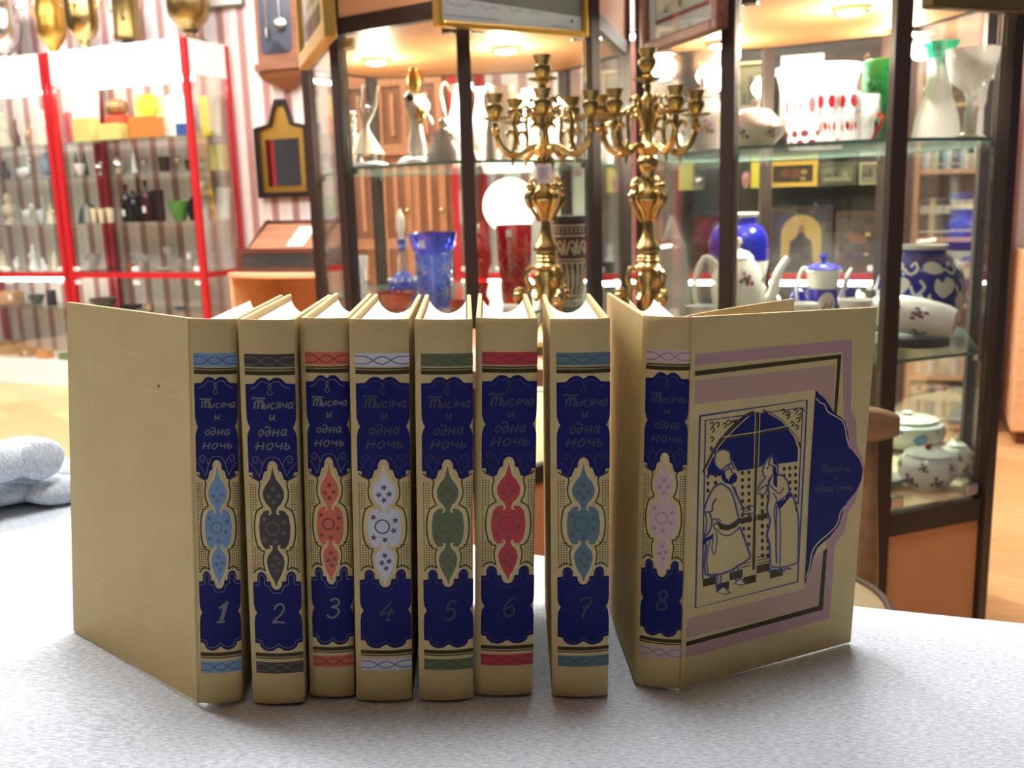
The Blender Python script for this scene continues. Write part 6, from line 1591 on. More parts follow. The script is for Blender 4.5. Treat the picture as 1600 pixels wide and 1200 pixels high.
# obelisk
k = mm_(1.88); r = fig_root('obelisk', 'pale grey stone obelisk beside the second candelabrum', 'obelisk', 1051, 1.99, Z1T); h = at_y(1044, 332, 1.95).z-Z1
b = MB()
lv = ((24*k, 0), (16*k, h*.70), (0, h))
for w_, z in lv[:2]: b.v += [(-w_, -w_, z), (w_, -w_, z), (w_, w_, z), (-w_, w_, z)]
b.v.append((-4*k, 0, h))
b.face((3, 2, 1, 0))
for j in range(4): b.face((j, (j+1) % 4, 4+(j+1) % 4, 4+j)); b.face((4+j, 4+(j+1) % 4, 8))
o = b.build('shaft', mat('pale_alabaster', (206, 204, 198), .35, vary=(20, .08)), r, bevel=.002); r.rotation_euler = (0, 0, .5)
# blue and white jar with scrolling flowers
def d(b, fn, k):
    W = 1
    for i in range(6):
        u = i*2*PI/6
        tstroke(b, smooth([(u-.62, 20*k), (u-.4, 44*k), (u-.05, 58*k), (u+.28, 50*k), (u+.3, 34*k), (u+.1, 28*k), (u-.02, 38*k), (u+.1, 44*k)], 5), .0062, fn, W, .075)
        b.flat(smooth([(u-.1, 78*k), (u+.1, 66*k), (u+.3, 74*k), (u+.42, 88*k), (u+.22, 96*k), (u+.1, 88*k), (u-.04, 94*k)], 4, True), fn, W, .1)
        b.flat(smooth([(u+.42, 62*k), (u+.55, 50*k), (u+.74, 54*k), (u+.72, 68*k), (u+.58, 74*k)], 4, True), fn, W, .1)
        b.flat([(u-.3, 60*k), (u-.2, 74*k), (u-.14, 62*k)], fn, W, .1); b.flat([(u+.16, 18*k), (u+.32, 30*k), (u+.36, 16*k)], fn, W, .1)
        b.flat(smooth([(u-.34, 106*k), (u-.1, 100*k), (u+.16, 104*k), (u+.12, 114*k), (u-.14, 118*k), (u-.34, 114*k)], 4, True), fn, W, .1)
        tstroke(b, smooth([(u+.2, 108*k), (u+.4, 100*k), (u+.55, 108*k), (u+.46, 116*k), (u+.36, 110*k)], 5), .005, fn, W, .07)
        tstroke(b, smooth([(u-.62, 84*k), (u-.5, 70*k), (u-.32, 82*k), (u-.42, 92*k)], 5), .005, fn, W, .07)
        b.flat([(u-.02, 10*k), (u+.12, 24*k), (u+.02, 30*k), (u-.1, 20*k)], fn, W, .1)
Yj = 1.80; HJ = (at_y(1434, 383, Yj).z-Z1)/mm_(Yj); q = HJ/140
turned('jar', 'round cobalt blue jar with white scrolling flowers behind the nearest post', 'jar', 1434, Yj, Z1T, [(0, 0), (40, 0), (42, 3*q), (56, 26*q), (66, 56*q), (67, 76*q), (58, 104*q), (42, 122*q), (36, 126*q), (35, 134*q), (38, 139*q), (38, 140*q), (33, 140*q), (31, 128*q), (0, 126*q)],
       [COBALT, PORC], mis=[0]*9+[1, 1, 1, 1, 1], deco=lambda b, fn, k: d(b, fn, k*q), seg=48)
# plates stacked before it, and the cup lying on its side
Yp = 1.70; k = mm_(Yp)
zz = Z1T
for i in range(5):
    r = fig_root('plate', ('pale green-rimmed plate, {} of the stack of five under the lying white pot').format(('lowest', 'second from bottom', 'middle one', 'second from top', 'topmost')[i]), 'plate', 1425, Yp, zz, 'stack of plates in the right showcase')
    b = MB(); b.lathe([(0, 0), (34*k, 0), (38*k, 1.2*k), (54*k, 3.6*k), (55*k, 4.6*k), (36*k, 2.6*k), (0, 2.2*k)], 40); b.build('dish', mat('celadon_plate', (186, 192, 182), .2), r)
    zz += 3.2*k+.0004
zz += 1.8*k
r = empty('cream_jug', (x_for(1392, 1.70, zz), 1.70*KY, zz)); tag(r, 'white flowered china pot lying on its side on the plates', 'jug')
k = mm_(1.70); Mx = Matrix.Translation((0, 0, 28*k)) @ Matrix.Rotation(math.radians(-36), 4, 'Z') @ Matrix.Rotation(math.radians(97), 4, 'Y')
pf = [(0, -30), (20, -30), (24, -20), (29, 10), (30, 40), (27, 66), (24, 82), (21, 90), (20, 94), (16, 94), (15, 91), (0, 90)]
b = MB(); b.lathe([(a*k, c*k) for a, c in pf], 36, 0, M=Mx)
rad = surf_of([(a*k, c*k) for a, c in pf[1:9]]); fn = lambda u, v: tuple(Mx @ Vector(((rad(v)+.0007)*math.sin(u), -(rad(v)+.0007)*math.cos(u), v)))
for uu in (-.3, .9, 2.2): posy(b, fn, uu, 44*k, k, (1, 2, 1), 1.8)
posy(b, fn, -.4, 2*k, k, (1, 1, 2), 1.8)
mz = min(v[2] for v in b.v); b.v = [(v[0], v[1], v[2]-mz+.0004) for v in b.v]
b.build('body', [PORC, FLOWER, LEAFG], r)
q = MB(); q.lathe([(0, 92.5*k), (13*k, 92.5*k), (13*k, 92.9*k), (0, 92.9*k)], 20, M=Matrix.Translation((0, 0, -mz)) @ Mx)
q.build('foot_base', mat('bluish_base', (206, 222, 230), .3), r)

# ------------------------------------------------------------------ right showcase, floor of the case
def d(b, fn, k, h):
    for i in range(6): posy(b, fn, i*1.05, h*.24, k, (1, 1, 2), 1.5); posy(b, fn, i*1.05+.5, h*.6, k, (2, 1), .9)
def sugar(label, px, Y, rpx, hpx, knob, deco, mats=None, tagd=None, name='sugar_bowl'):
    k = mm_(Y); r = fig_root(name, label, 'sugar bowl' if name == 'sugar_bowl' else 'tureen', px, Y, ZBS); R_ = rpx*k; h = hpx*k
    pf = [(0, 0), (.6*R_, 0), (.64*R_, .03*h), (.92*R_, .28*h), (R_, .5*h), (.93*R_, .70*h), (.74*R_, .80*h), (.72*R_, .82*h), (0, .82*h)]
    b = MB(); b.lathe(pf, 36); rad = surf_of(pf[1:8]); fn = lambda u, v: ((rad(v)+.0007)*math.sin(u), -(rad(v)+.0007)*math.cos(u), v)
    deco(b, fn, k, h); b.build('body', mats or [PORC, FLOWER, LEAFG, BLUEW], r)
    b = MB(); b.lathe([(.78*R_, .822*h), (.80*R_, .835*h), (.55*R_, .90*h), (.12*R_, .93*h), (0, .93*h)], 30); ld = b.build('lid', PORC, r)
    b = MB(); b.lathe([(0, .928*h), (.09*R_, .93*h), (.08*R_, .96*h), (.16*R_, 1.0*h), (.09*R_, 1.05*h), (0, 1.06*h)], 14); b.build('knob', knob, ld)
    if tagd:
        b = MB(); b.box((tagd[0]*R_, -R_-.004, tagd[1]*h), (.020, .001, .026)); b.build('price_tag', TAGW, r)
    return r
hz = lambda px, py, Y: (at_y(px, py, Y).z-ZB)/mm_(Y)
sugar('white sugar bowl with a dark red knob and a white tag', 1447, 1.67, 46, hz(1450, 697, 1.67), REDGLAZE, d, tagd=(.1, .52))
r = teapot('plain white round teapot with small sprigs, at the right end', 1492, 1.75, ZBS, 27, hz(1513, 694, 1.74), PORC, deco=d, spout_len=.0, handle_side=-1, rz=-1.75)
def d3(b, fn, k, h):
    for i in range(6):
        b.flat(smooth([(i*1.05-.22, h*.35), (i*1.05, h*.25), (i*1.05+.2, h*.42), (i*1.05+.05, h*.58), (i*1.05-.2, h*.5)], 4, True), fn, 3, .1)
        blob(b, fn, i*1.05+.5, h*.62, .06, h*.05, 3)
GREYPORC = mat('grey_white_porcelain', (214, 220, 224), .2)
sugar('large grey-white tureen with blue leaves, at the back', 1416, 1.95, 58, hz(1430, 648, 1.93), PORC, d3, mats=[GREYPORC, FLOWER, LEAFG, BLUEW], name='tureen')
k = mm_(1.66)
for i in range(4):
    r = fig_root('saucer', 'white saucer, {} of the stack left of the sugar bowl'.format(('lowest', 'second', 'third', 'topmost')[i]), 'saucer', 1375, 1.69, ZBS+i*(3.6*k+.0003), 'stack of saucers in the right showcase')
    b = MB(); b.lathe([(0, 0), (20*k, 0), (23*k, 1.2*k), (37*k, 4.4*k), (38*k, 5.4*k), (22*k, 3*k), (0, 2.6*k)], 32); b.build('dish', PORC, r)
item('bowl', 'cup', 'white flowered cup on top of the saucers', 'cup', 1368, 1.69, ZBS+4*(3.6*k+.0003)+.004, 46, 700, PORC)

# ------------------------------------------------------------------ pictures hung on the showcase sides
def face_picture(label, P0, P1, pxl, pxr, pyb, height, frame, fw, build_pic, off=.03, name='framed_picture'):
    """hangs on the vertical plane through footprint corners P0,P1; bottom edge at picture row pyb, sides at columns pxl, pxr"""
    d_ = Vector((P1.x-P0.x, P1.y-P0.y, 0)).normalized(); n = Vector((d_.y, -d_.x, 0))
    if n.y > 0: n = -n
    Pp = Vector((P0.x, P0.y, 0))+n*off
    a, c = hit(pxl, pyb[0], Pp, n), hit(pxr, pyb[1], Pp, n)
    z = (a.z+c.z)/2; wd = (Vector((c.x, c.y, 0))-Vector((a.x, a.y, 0))).length
    r = empty(name)
    m0 = Vector(((a.x+c.x)/2, (a.y+c.y)/2, z))
    r.matrix_world = Matrix(((d_.x, -n.x, 0, m0.x), (d_.y, -n.y, 0, m0.y), (0, 0, 1, z), (0, 0, 0, 1)))
    tag(r, label, 'picture')
    w2 = wd/2
    for lo, hi in (((-w2, -.012, 0), (-w2+fw, .014, height)), ((w2-fw, -.012, 0), (w2, .014, height)), ((-w2+fw, -.012, 0), (w2-fw, .014, fw)), ((-w2+fw, -.012, height-fw), (w2-fw, .014, height))):
        b = MB(); b.bbox(lo, hi); b.build('frame_bar', frame, r, bevel=.004)
    b = MB(); mm = build_pic(b, w2-fw, fw, height-fw); b.build('picture', mm, r)
    b = MB(); b.bbox((-w2+fw, -.0055, fw), (w2-fw, -.004, height-fw)); b.build('glazing', CLEAR, r)
    return r
FN = lambda y: (lambda u, v: (u, y, v))
def pic_bw(b, w, z0, z1):
    b.bbox((-w, .002, z0), (w, .010, z1), 0); f = FN(.0017); g = FN(.0013); e = FN(.0009)
    cap = .048
    b.flat([(-w, z0+cap), (w, z0+cap*.62), (w, z0+.20), (-w, z0+.20)], f, 1)              # ground
    b.flat([(-w*.35, z0+.135), (w, z0+.075), (w, z0+.24), (-w*.1, z0+.24)], g, 2)          # dark roadside and carriage
    b.flat([(w*.18, z0+.10), (w*.34, z0+.10), (w*.34, z0+.15), (w*.18, z0+.15)], e, 0)     # pale figure
    b.flat([(w*.82, z0+.11), (w*.95, z0+.10), (w*.95, z0+.16), (w*.82, z0+.16)], e, 0)
    b.flat([(-w*.9, z0+.12), (-w*.4, z0+.12), (-w*.4, z0+.24), (-w*.9, z0+.24)], g, 3)
    # handwritten caption in faded script
    random.seed(11)
    x = -w*.92
    for word in (7, 5, 4, 4):
        pts = []
        for i in range(word*3): pts.append((x, z0+.033-.0001*i*0+random.uniform(-.0035, .004)+(.004 if i in (0, 1) else 0)-.0045*(x+w)/(2*w))); x += .0030
        b.stroke(smooth(pts, 3), .0010, f, 4); x += .016
    for x0, x1, zz in ((-w*.95, -w*.2, .012), (w*.55, w*.85, .008)): b.stroke([(x0, z0+zz), (x1, z0+zz-.002)], .0012, f, 4)
    b.flat([(w*.86+.004*math.cos(t), z0+.020+.004*math.sin(t)) for t in [2*PI*i/12 for i in range(12)]], f, 4)
    return [mat('photo_paper', (236, 236, 240), .4), mat('photo_ground_grey', (136, 132, 130), .4), mat('photo_dark', (44, 44, 48), .4), mat('photo_mid_grey', (96, 94, 94), .4), mat('script_ink', (120, 120, 130), .5)]
face_picture('gold framed black and white street photograph with a handwritten caption', c1['B'], c1['C'], 681, 916, (43, 58), .30, GOLD, .012, pic_bw, .040)
def pic_col(b, w, z0, z1):
    b.bbox((-w, .002, z0), (w, .010, z1), 0); f = FN(.0017); g = FN(.0013); mt = .030
    b.bbox((-w+mt, .0012, z0+mt), (w-mt, .0025, z1-mt), 1)
    e = FN(.0009); h_ = FN(.0005)
    b.flat([(-w+mt+.004, z0+mt+.008), (w-mt-.004, z0+mt+.008), (w-mt-.004, z1-mt-.004), (-w+mt+.004, z1-mt-.004)], e, 2)
    random.seed(4)
    for i in range(14):
        u = random.uniform(-w+mt+.012, w-mt-.02); v = z0+mt+.012+random.uniform(0, .05); s = random.uniform(.008, .018)
        b.flat([(u, v), (u+s, v), (u+s*.9, v+s*1.4), (u+s*.1, v+s*1.2)], (lambda p, q, i=i: (p, .0004-.00015*i, q)), 3+i % 3)
    return [mat('pale_mount', (214, 212, 204), .6), mat('red_slip', (150, 52, 56), .6), mat('pale_landscape', (206, 212, 196), .6), mat('tree_green', (140, 168, 128), .6), mat('roof_brown', (132, 96, 80), .6), mat('pale_house', (232, 228, 214), .6)]
face_picture('brown framed coloured picture with a pale mount, above the second candelabrum', c2['E'], c2['F'], 1006, 1128, (86, 46), .30, wood('picture_frame_brown', (92, 54, 42), (122, 76, 60), 9), .022, pic_col, .040)
def pic_side(b, w, z0, z1):
    b.bbox((-w, .002, z0), (w, .010, z1), 0); f = FN(.0016)
    for i, (x0, x1, v0, v1, mi) in enumerate(((-.9, .9, .02, .06, 1), (-.6, .2, .08, .16, 2), (.3, .8, .10, .2, 1), (-.9, -.2, .2, .26, 2))): b.flat([(w*x0, z0+v0), (w*x1, z0+v0), (w*x1, z0+v1), (w*x0, z0+v1)], FN(.0016-.0003*i), mi)
    return [mat('pale_print', (214, 216, 206), .6), mat('dark_canvas', (72, 54, 44), .6), mat('grey_brown_dish', (96, 88, 78), .4)]
face_picture('ornate gold framed picture on the left side of the middle showcase', c1['A_'], c1['A'], 474, 517, (98, 74), .34, GOLD, .035, pic_side, .045)
face_picture('dark bronze framed picture at the top right corner', c2['G'], c2['H'], 1448, 1606, (10, 24), .25, mat('bronze_frame', (104, 92, 58), .4, .6, bump=(120, .6)), .022, pic_side, .040)

# ------------------------------------------------------------------ on and along the back wall
def wall_y(px, back=0.0): 
    rx = (px-800)/FPX; return (5.03-.366*1.5-back*1.065)/(1-BW_S*rx)
def on_wall(px, py, back): return hit(px, py, (W0-BN*back), BN)
def wall_root(name, label, cat, px, py, back, wpx, ybot):
    """local frame: x along the wall, y into the wall, z up; origin at the bottom centre"""
    p = on_wall(px, ybot, back); r = empty(name)
    r.matrix_world = Matrix(((BD.x, BN.x, 0, p.x), (BD.y, BN.y, 0, p.y), (0, 0, 1, p.z), (0, 0, 0, 1)))
    tag(r, label, cat)
    a, c = on_wall(px-wpx/2, ybot, back), on_wall(px+wpx/2, ybot, back)
    top = on_wall(px, py, back)
    return r, (c-a).length, top.z-p.z
# pendulum wall clock
r, w_, h = wall_root('wall_clock', 'brown wooden wall clock with a glazed pendulum case', 'clock', 437, 0, .10, 68, 138)
w2 = w_/2; CW = wood('clock_wood', (112, 72, 48), (142, 94, 64), 6)
zb0 = h*.30; zt_ = h*1.9
b = MB(); b.bbox((-w2*.92, .0, zb0), (w2*.92, .095, zt_)); b.build('case', CW, r, bevel=.004)
b = MB(); b.prism([(-w2, -.02), (w2, -.02), (w2, .095), (-w2, .095)], zb0-h*.09, zb0-h*.002); b.build('cornice', CW, r, bevel=.004)
b = MB()
lv = [(1.0, .088, h*.20), (.86, .07, h*.12), (.55, .05, h*.06), (.2, .03, 0.0)]
for s_, y_, z_ in lv: b.v += [(-w2*s_, .09-y_*1.1, z_), (w2*s_, .09-y_*1.1, z_), (w2*s_, .095, z_), (-w2*s_, .095, z_)]
for i in range(3):
    for j in range(4): b.face((4*i+j, 4*i+4+j, 4*i+4+(j+1) % 4, 4*i+(j+1) % 4))
b.face((0, 1, 2, 3)); b.face((15, 14, 13, 12)); b.build('drop_finial', CW, r, bevel=.003)
b = MB(); f = lambda u, v: (u, -.002, v)
b.flat([(-w2*.72, zt_*.98), (-w2*.72, zb0+h*.16), (-w2*.6, zb0+h*.1), (-w2*.35, zb0+h*.15), (0, zb0+h*.26), (w2*.35, zb0+h*.15), (w2*.6, zb0+h*.1), (w2*.72, zb0+h*.16), (w2*.72, zt_*.98)], f, 0); b.build('glass_door', mat('dark_clock_glass', (74, 80, 92), .15), r)
b = MB(); b.lathe([(0, 0), (.034, .001), (.036, .004), (.026, .007), (0, .008)], 24, M=Matrix.Translation((w2*.25, -.004, zb0+h*.42)) @ Matrix.Rotation(PI/2, 4, 'X')); b.bbox((w2*.25-.002, -.006, zb0+h*.42), (w2*.25+.002, -.003, zt_*.95)); b.build('pendulum', SILVER, r)
b = MB(); b.tube([(-w2*.35, -.006, zb0+h*.33), (-w2*.35, -.006, zt_*.95)], .006, 8); b.lathe([(0, 0), (.011, 0), (.011, .05), (0, .05)], 12, o=(-w2*.35, -.015, zb0+h*.28)); b.build('weight', SILVER, r)
# black-framed gilt mirror
r, w_, h = wall_root('mirror', 'wall mirror in a black pointed frame with a gilt inner border', 'mirror', 447, 154, .03, 84, 308)
w2 = w_/2
def outline(s, zi):
    e = w2-s
    return [(-e, s*.9+zi), (e, s*.9+zi), (e, h*.72-s*.4), (w2*.42-s*.3, h*.76-s*.5), (w2*.16, h-s*1.2), (-w2*.16, h-s*1.2), (-w2*.42+s*.3, h*.76-s*.5), (-e, h*.72-s*.4)]
Mf = Matrix.Rotation(PI/2, 4, 'X')
def ring(b, o1, o2, y0, y1, mi):
    n = len(o1); base = len(b.v)
    for o_, y in ((o1, y0), (o2, y0), (o1, y1), (o2, y1)): b.v += [(p[0], y, p[1]) for p in o_]
    for i in range(n):
        j = (i+1) % n
        for A_, B_ in ((0, 1), (1, 3), (3, 2), (2, 0)): b.face((base+A_*n+i, base+A_*n+j, base+B_*n+j, base+B_*n+i), mi)
b = MB(); ring(b, outline(0, 0), outline(w2*.17, 0), -.012, .02, 0); b.build('frame', BLACK, r)
b = MB(); b.flat(outline(w2*.165, 0), lambda u, v: (u, .004, v), 0); b.bbox((-w2*.78, .005, .05), (w2*.78, .018, h*.7)); b.build('gilt_border', GOLD, r)
b = MB(); b.bbox((-w2*.62, -.002, h*.115), (w2*.62, .0035, h*.60)); b.build('mirror_glass', mat('mirror_silver', (220, 222, 224), .03, 1.0), r)
# white print high on the wall, beside the clock
r, w_, h = wall_root('framed_picture', 'white print in a thin green frame, cut by the top edge beside the clock', 'picture', 345, -60, .02, 70, 12)
b = MB(); b.bbox((-w_/2, 0, 0), (w_/2, .012, h)); b.build('frame', mat('grey_green_frame', (86, 98, 90), .5), r)
b = MB(); b.bbox((-w_/2+.012, -.002, .012), (w_/2-.012, .001, h-.012)); b.build('picture', mat('pale_print', (214, 216, 206), .6), r)
# wooden cupboard with panelled doors
def cupboard():
    back = .42
    pL, pR = on_wall(552, 470, back), on_wall(704, 470, back)
    ln = (Vector((pR.x, pR.y, 0))-Vector((pL.x, pL.y, 0))).length; h = on_wall(640, 100, back).z
    r = empty('wardrobe'); r.matrix_world = Matrix(((BD.x, BN.x, 0, pL.x), (BD.y, BN.y, 0, pL.y), (0, 0, 1, 0), (0, 0, 0, 1)))
    tag(r, 'brown wooden wardrobe with panelled doors, seen through the middle showcase', 'wardrobe')
    PW = wood('panel_pine', (150, 98, 66), (176, 122, 86), 4, axis='Z'); PWD = wood('panel_pine_field', (162, 110, 76), (186, 132, 94), 4, axis='Z')
    b = MB(); b.bbox((0, .03, 0), (ln, .38, h)); b.build('carcass', PW, r)
    n = 3; wd = ln/n
    for i in range(n):
        x0, x1 = i*wd+.003, (i+1)*wd-.003
        b = MB(); b.bbox((x0, .010, .04), (x1, .028, h-.03)); d_ = b.build('door', wood('panel_recess_shade', (112, 70, 46), (132, 86, 58), 4, axis='Z'), r)  # shade of the recesses painted in: darker copy of the pine
        rows = [(.10, .55), (.60, .78), (.83, 1.22), (1.27, h-.09)]
        for x in (x0, x1-.035):
            b = MB(); b.bbox((x, .0, .04), (x+.035, .0098, h-.03)); b.build('stile', PW, d_)
        zs = [.04]+[z for rr in rows for z in rr]+[h-.03]
        for j in range(0, len(zs), 2):
            b = MB(); b.bbox((x0+.0355, .0, zs[j]), (x1-.0355, .0098, zs[j+1])); b.build('cross_rail', PW, d_)
        for z0, z1 in rows:
            b = MB(); b.bbox((x0+.075, .002, z0+.035), (x1-.075, .0097, z1-.035)); b.build('raised_panel', PWD, d_, bevel=.004)
        b = MB(); b.ball((x1-.018, -.012, .96), .012); b.build('knob', BRASS, d_)
cupboard()
# light wood cabinet and the writing box on it
def low_cabinet():
    back = .50
    pL, pR = on_wall(352, 430, back), on_wall(503, 424, back)
    z = (pL.z+pR.z)/2; ln = (Vector((pR.x, pR.y, 0))-Vector((pL.x, pL.y, 0))).length+.02
    r = empty('low_cabinet'); r.matrix_world = Matrix(((BD.x, BN.x, 0, pL.x), (BD.y, BN.y, 0, pL.y), (0, 0, 1, 0), (0, 0, 0, 1)))
    tag(r, 'light wood open cabinet with a bowed top, beside the red cabinet', 'cabinet')
    top = [(0, .02)]+[(ln*i/10, .02-.07*math.sin(PI*i/10)) for i in range(1, 10)]+[(ln, .02), (ln, .46), (0, .46)]
    b = MB(); b.prism(top, z-.022, z); b.build('top', BEECH, r, bevel=.003)
    for x in (.0, ln-.02):
        b = MB(); b.bbox((x, .03, 0), (x+.02, .45, z-.0225)); b.build('side_panel', BEECH, r)
    b = MB(); b.bbox((.0205, .43, 0), (ln-.0205, .449, z-.0225)); b.build('back_panel', wood('beech_back', (186, 138, 106), (200, 152, 118), 4), r)
    b = MB(); b.bbox((.0205, .05, .20), (ln-.0205, .429, .22)); b.build('shelf', BEECH, r)
    w_ = ln*.92
    o = empty('writing_box'); o.matrix_world = r.matrix_world @ Matrix.Translation((ln*.06, .055, z+.0006))
    tag(o, 'dark reddish-brown sloping writing box with a white paper on its lid', 'writing box')
    p = on_wall(430, 345, .42); hh = max(.2, p.z-z)
    d_ = .30; lo_ = hh*.46
    # body with a glazed recess in front
    b = MB()
    b.bbox((0, 0, 0), (w_, .012, .022)); b.bbox((0, 0, lo_-.022), (w_, .012, lo_)); b.bbox((0, 0, .022), (.030, .012, lo_-.022)); b.bbox((w_-.030, 0, .022), (w_, .012, lo_-.022)); b.build('front_frame', DARKWOOD, o)
    b = MB(); b.bbox((.030, .004, .022), (w_-.030, .007, lo_-.022)); b.build('glass_panel', CLEARG, o)
    for x in (0.0, w_*.80-.012, w_-.012):
        b = MB(); side = [(.0125, 0), (d_, 0), (d_, hh), (d_-.03, hh), (.09, lo_), (.0125, lo_)]
        b.prism([(p_[0], p_[1]) for p_ in side], x, x+.012, M=Matrix(((0, 0, 1, 0), (1, 0, 0, 0), (0, 1, 0, 0), (0, 0, 0, 1)))); b.build('side_panel', DARKWOOD, o)
    b = MB(); b.bbox((.0125, d_-.012, 0), (w_-.0125, d_-.001, hh-.004)); b.build('back_panel', DARKWOOD, o)
    b = MB(); b.bbox((.0125, .02, .0005), (w_-.0125, d_-.0125, .010)); b.build('bottom_board', DARKWOOD, o)
    a = math.atan2(hh-lo_-.02, d_-.03-.09); L_ = math.hypot(hh-lo_-.02, d_-.03-.09)
    M = Matrix.Translation((w_/2, .09, lo_-.006)) @ Matrix.Rotation(a, 4, 'X')
    b = MB(); b.bbox((-w_/2+.0125, 0, -.006), (w_/2-.0125, L_, .004), M=M); lid = b.build('sloping_lid', MIDWOOD, o)
    b = MB(); b.bbox((-.04, L_*.1, .0045), (.06, L_*.85, .0055), M=M); b.build('paper_note', TAGW, lid)
low_cabinet()

# bookcase against the wall, seen through the right showcase
def bookcase():
    back = .28; pL, pR = on_wall(1424, 370, back), on_wall(1566, 370, back)
    ln = (Vector((pR.x, pR.y, 0))-Vector((pL.x, pL.y, 0))).length
    r = empty('bookcase'); r.matrix_world = Matrix(((BD.x, BN.x, 0, pL.x), (BD.y, BN.y, 0, pL.y), (0, 0, 1, 0), (0, 0, 0, 1)))
    tag(r, 'light wood bookcase against the wall, seen through the right showcase', 'bookcase')
    zs = [on_wall(1480, y, back).z for y in (690, 588, 474, 371, 264, 160)]
    zs = [max(.03, zs[0])]+zs[1:]
    h = zs[-1]+.12
    for x in (0, ln-.018):
        b = MB(); b.bbox((x, 0, 0), (x+.018, .26, h)); b.build('side_panel', BEECH, r)
    b = MB(); b.bbox((.0185, .245, 0), (ln-.0185, .259, h)); b.build('back_panel', wood('beech_back', (186, 138, 106), (200, 152, 118), 4), r)
    for z in zs:
        b = MB(); b.bbox((.0185, .005, z-.018), (ln-.0185, .244, z)); b.build('shelf', BEECH, r)
    b = MB(); b.bbox((.0185, .0, h-.02), (ln-.0185, .244, h-.001)); b.build('top_board', BEECH, r)
    cols = {'grey': (88, 84, 84), 'tan': (190, 160, 120), 'brown': (84, 66, 56), 'black': (40, 38, 40), 'blue': (70, 92, 176), 'violet': (76, 60, 120), 'light blue': (150, 182, 208), 'navy': (36, 52, 92), 'red': (190, 52, 56),
            'beige': (206, 178, 150), 'white': (228, 226, 222), 'pink': (206, 160, 160), 'dark red': (120, 40, 48), 'pale green': (186, 206, 186), 'purple-grey': (112, 96, 112), 'pale grey': (186, 188, 192)}
    def row(zi, seq, where):
        x = .024; random.seed(zi+2); count = {}
        for c_, t_, hh in seq:
            if x+t_ > ln-.024: break
            b = MB(); dp = .15+random.uniform(-.01, .01)
            b.bbox((0, .0, 0), (t_, dp, hh), 0); b.bbox((.0012, .0015, .0015), (t_-.0012, dp+.0005, hh+.0002), 1)
            b.bbox((.001, -.0006, hh*.62), (t_-.001, .0, hh*.84), 2); b.bbox((.001, -.0006, hh*.12), (t_-.001, .0, hh*.18), 2)
            o = b.build('book', [mat('book_'+c_.replace(' ', '_'), cols[c_], .5), PAGES, mat('spine_label', (206, 200, 180), .5)])
            o.matrix_world = r.matrix_world @ Matrix.Translation((x, .012, zs[zi]+.0005))
            count[c_] = count.get(c_, 0)+1
            tot = sum(1 for s in seq if s[0] == c_)
            if zi in (1, 2, 4): lab, g = c_+' spined book '+where, c_+' books '+where
            else: lab, g = c_+' spined book '+where, 'books '+where
            if tot > 1: g = c_+' spined books '+where
            tag(o, lab, 'book', g); x += t_+.0012
    sp = ln-.05
    thin = lambda names, n, h0: [(names[i % len(names)], sp/n-.0012, h0+.012*((i*7) % 5)/5) for i in range(n)]
    row(4, thin(['pale grey', 'white', 'tan', 'pale green', 'black', 'light blue', 'white', 'grey', 'violet'], 18, .125), 'on the top visible bookcase shelf')
    row(3, [('brown', .036, .15), ('tan', .020, .155), ('grey', .030, .15), ('black', .024, .15), ('blue', .026, .175), ('blue', .026, .175), ('violet', .026, .175), ('light blue', .030, .155), ('navy', .030, .155), ('red', .022, .135), ('beige', .026, .135), ('tan', .022, .135)], 'on second bookcase shelf, behind the blue jar')
    row(2, thin(['grey', 'tan', 'pink', 'brown', 'white', 'grey', 'blue', 'white', 'pink', 'dark red', 'brown'], 14, .16), 'on third bookcase shelf, beside the blue jar')
    row(1, thin(['tan', 'beige', 'pale grey', 'tan', 'pale grey', 'white', 'pale grey'], 22, .10), 'on fourth bookcase shelf, under the glass shelf')
    row(0, thin(['pale grey', 'pink', 'brown', 'tan', 'purple-grey', 'purple-grey', 'grey'], 20, .15), 'on the lowest bookcase shelf, above the teapots')
bookcase()
# light wood cupboard at the right picture edge
pL = on_wall(1586, 600, .45); r = empty('side_cabinet'); r.matrix_world = Matrix(((BD.x, BN.x, 0, pL.x), (BD.y, BN.y, 0, pL.y), (0, 0, 1, 0), (0, 0, 0, 1)))
tag(r, 'light wood cupboard at the right edge of the picture', 'cupboard'); hh = on_wall(1592, 395, .45).z
b = MB(); b.bbox((0, .02, .05), (.7, .42, hh)); b.build('carcass', BEECH, r)
b = MB(); b.bbox((.003, .0, .06), (.348, .0195, hh-.01)); d_ = b.build('door', BEECH, r)
b = MB(); b.bbox((.352, .0, .06), (.697, .0195, hh-.01)); b.build('door', BEECH, r)
b = MB(); b.bbox((.02, .04, 0), (.68, .40, .0495)); b.build('plinth', DARKWOOD, r)

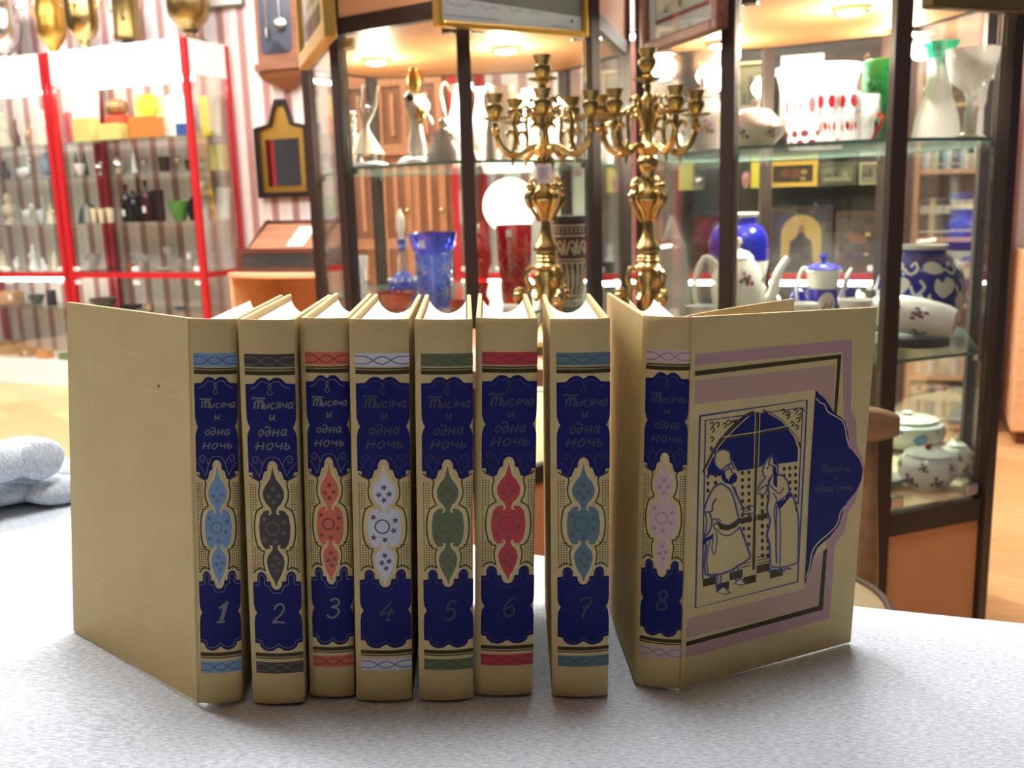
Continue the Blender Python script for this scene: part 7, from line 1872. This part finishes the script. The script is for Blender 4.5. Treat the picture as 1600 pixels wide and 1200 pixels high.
# ------------------------------------------------------------------ chair between the table and the right showcase
Yb = 1.30
pr = at_yr(1396, 655, Yb); ps = at_yr(1354, 780, Yb)
zseat = .47
cxx = pr.x-.20
r = empty('chair', (cxx, Yb-.19, 0)); tag(r, 'wooden chair with a round padded seat, half hidden by the eighth book', 'chair')
SEAT = mat('olive_seat_cover', (150, 132, 98), .7, vary=(25, .12)); PIPE = mat('dark_seat_piping', (74, 58, 44), .6); CHW = wood('chair_wood', (112, 86, 60), (136, 106, 76), 5)
zseat = at_yr(1345, 875, Yb-.03).z
se = at_yr(1389, 935, Yb-.165); SR = se.x-cxx; SY = .178-SR
b = MB(); b.lathe([(0, zseat-.035), (SR*.95, zseat-.035), (SR, zseat-.02), (SR*.985, zseat-.006), (SR*.9, zseat), (SR*.5, zseat+.006), (0, zseat+.008)], 48, o=(0, SY, 0)); s_ = b.build('seat', SEAT, r)
b = MB(); b.tube([(SR*.985*math.cos(2*PI*i/48), SY+SR*.985*math.sin(2*PI*i/48), zseat-.003) for i in range(48)], .005, 8, closed=True); b.build('piping', PIPE, s_)
for a in (225, 315):
    c, s = math.cos(math.radians(a)), math.sin(math.radians(a))
    b = MB(); b.tube([(SR*.72*c, SY+SR*.72*s, zseat-.036), (SR*.86*c, SY+SR*.86*s, 0)], [.018, .013], 10); b.build('leg', CHW, r)
xs = ps.x-cxx; yb = .185
for sx in (-xs, xs):
    b = MB(); b.tube([(sx*1.05, yb+.03, 0), (sx, yb-.01, zseat-.03), (sx, yb, (zseat+pr.z)/2), (sx, yb+.005, pr.z-.02)], [.013, .015, .012, .011], 10); b.build('back_post', CHW, r)
b = MB(); b.bbox((-xs+.012, yb-.035, zseat-.06), (xs-.012, yb-.005, zseat-.0355)); b.build('seat_rail', CHW, r)
zt0, zb1 = at_yr(1390, 630, Yb).z, at_yr(1385, 688, Yb).z
b = MB(); xr = .20; n = 16
top = [(-xr+2*xr*i/n, .0) for i in range(n+1)]
for i in range(n+1):
    x = -xr+2*xr*i/n; y = yb-.012+.03*(1-(x/xr)**2)*.6; e = (abs(x)/xr)**8*.012
    b.v += [(x, y-.011, zb1+e), (x, y-.011, zt0-e), (x, y+.011, zt0-e), (x, y+.011, zb1+e)]
for i in range(n):
    for j in range(4): b.face((4*i+j, 4*i+4+j, 4*i+4+(j+1) % 4, 4*i+(j+1) % 4), 0, True)
b.face((0, 1, 2, 3)); b.face((4*n+3, 4*n+2, 4*n+1, 4*n)); b.build('top_rail', CHW, r, bevel=.005)
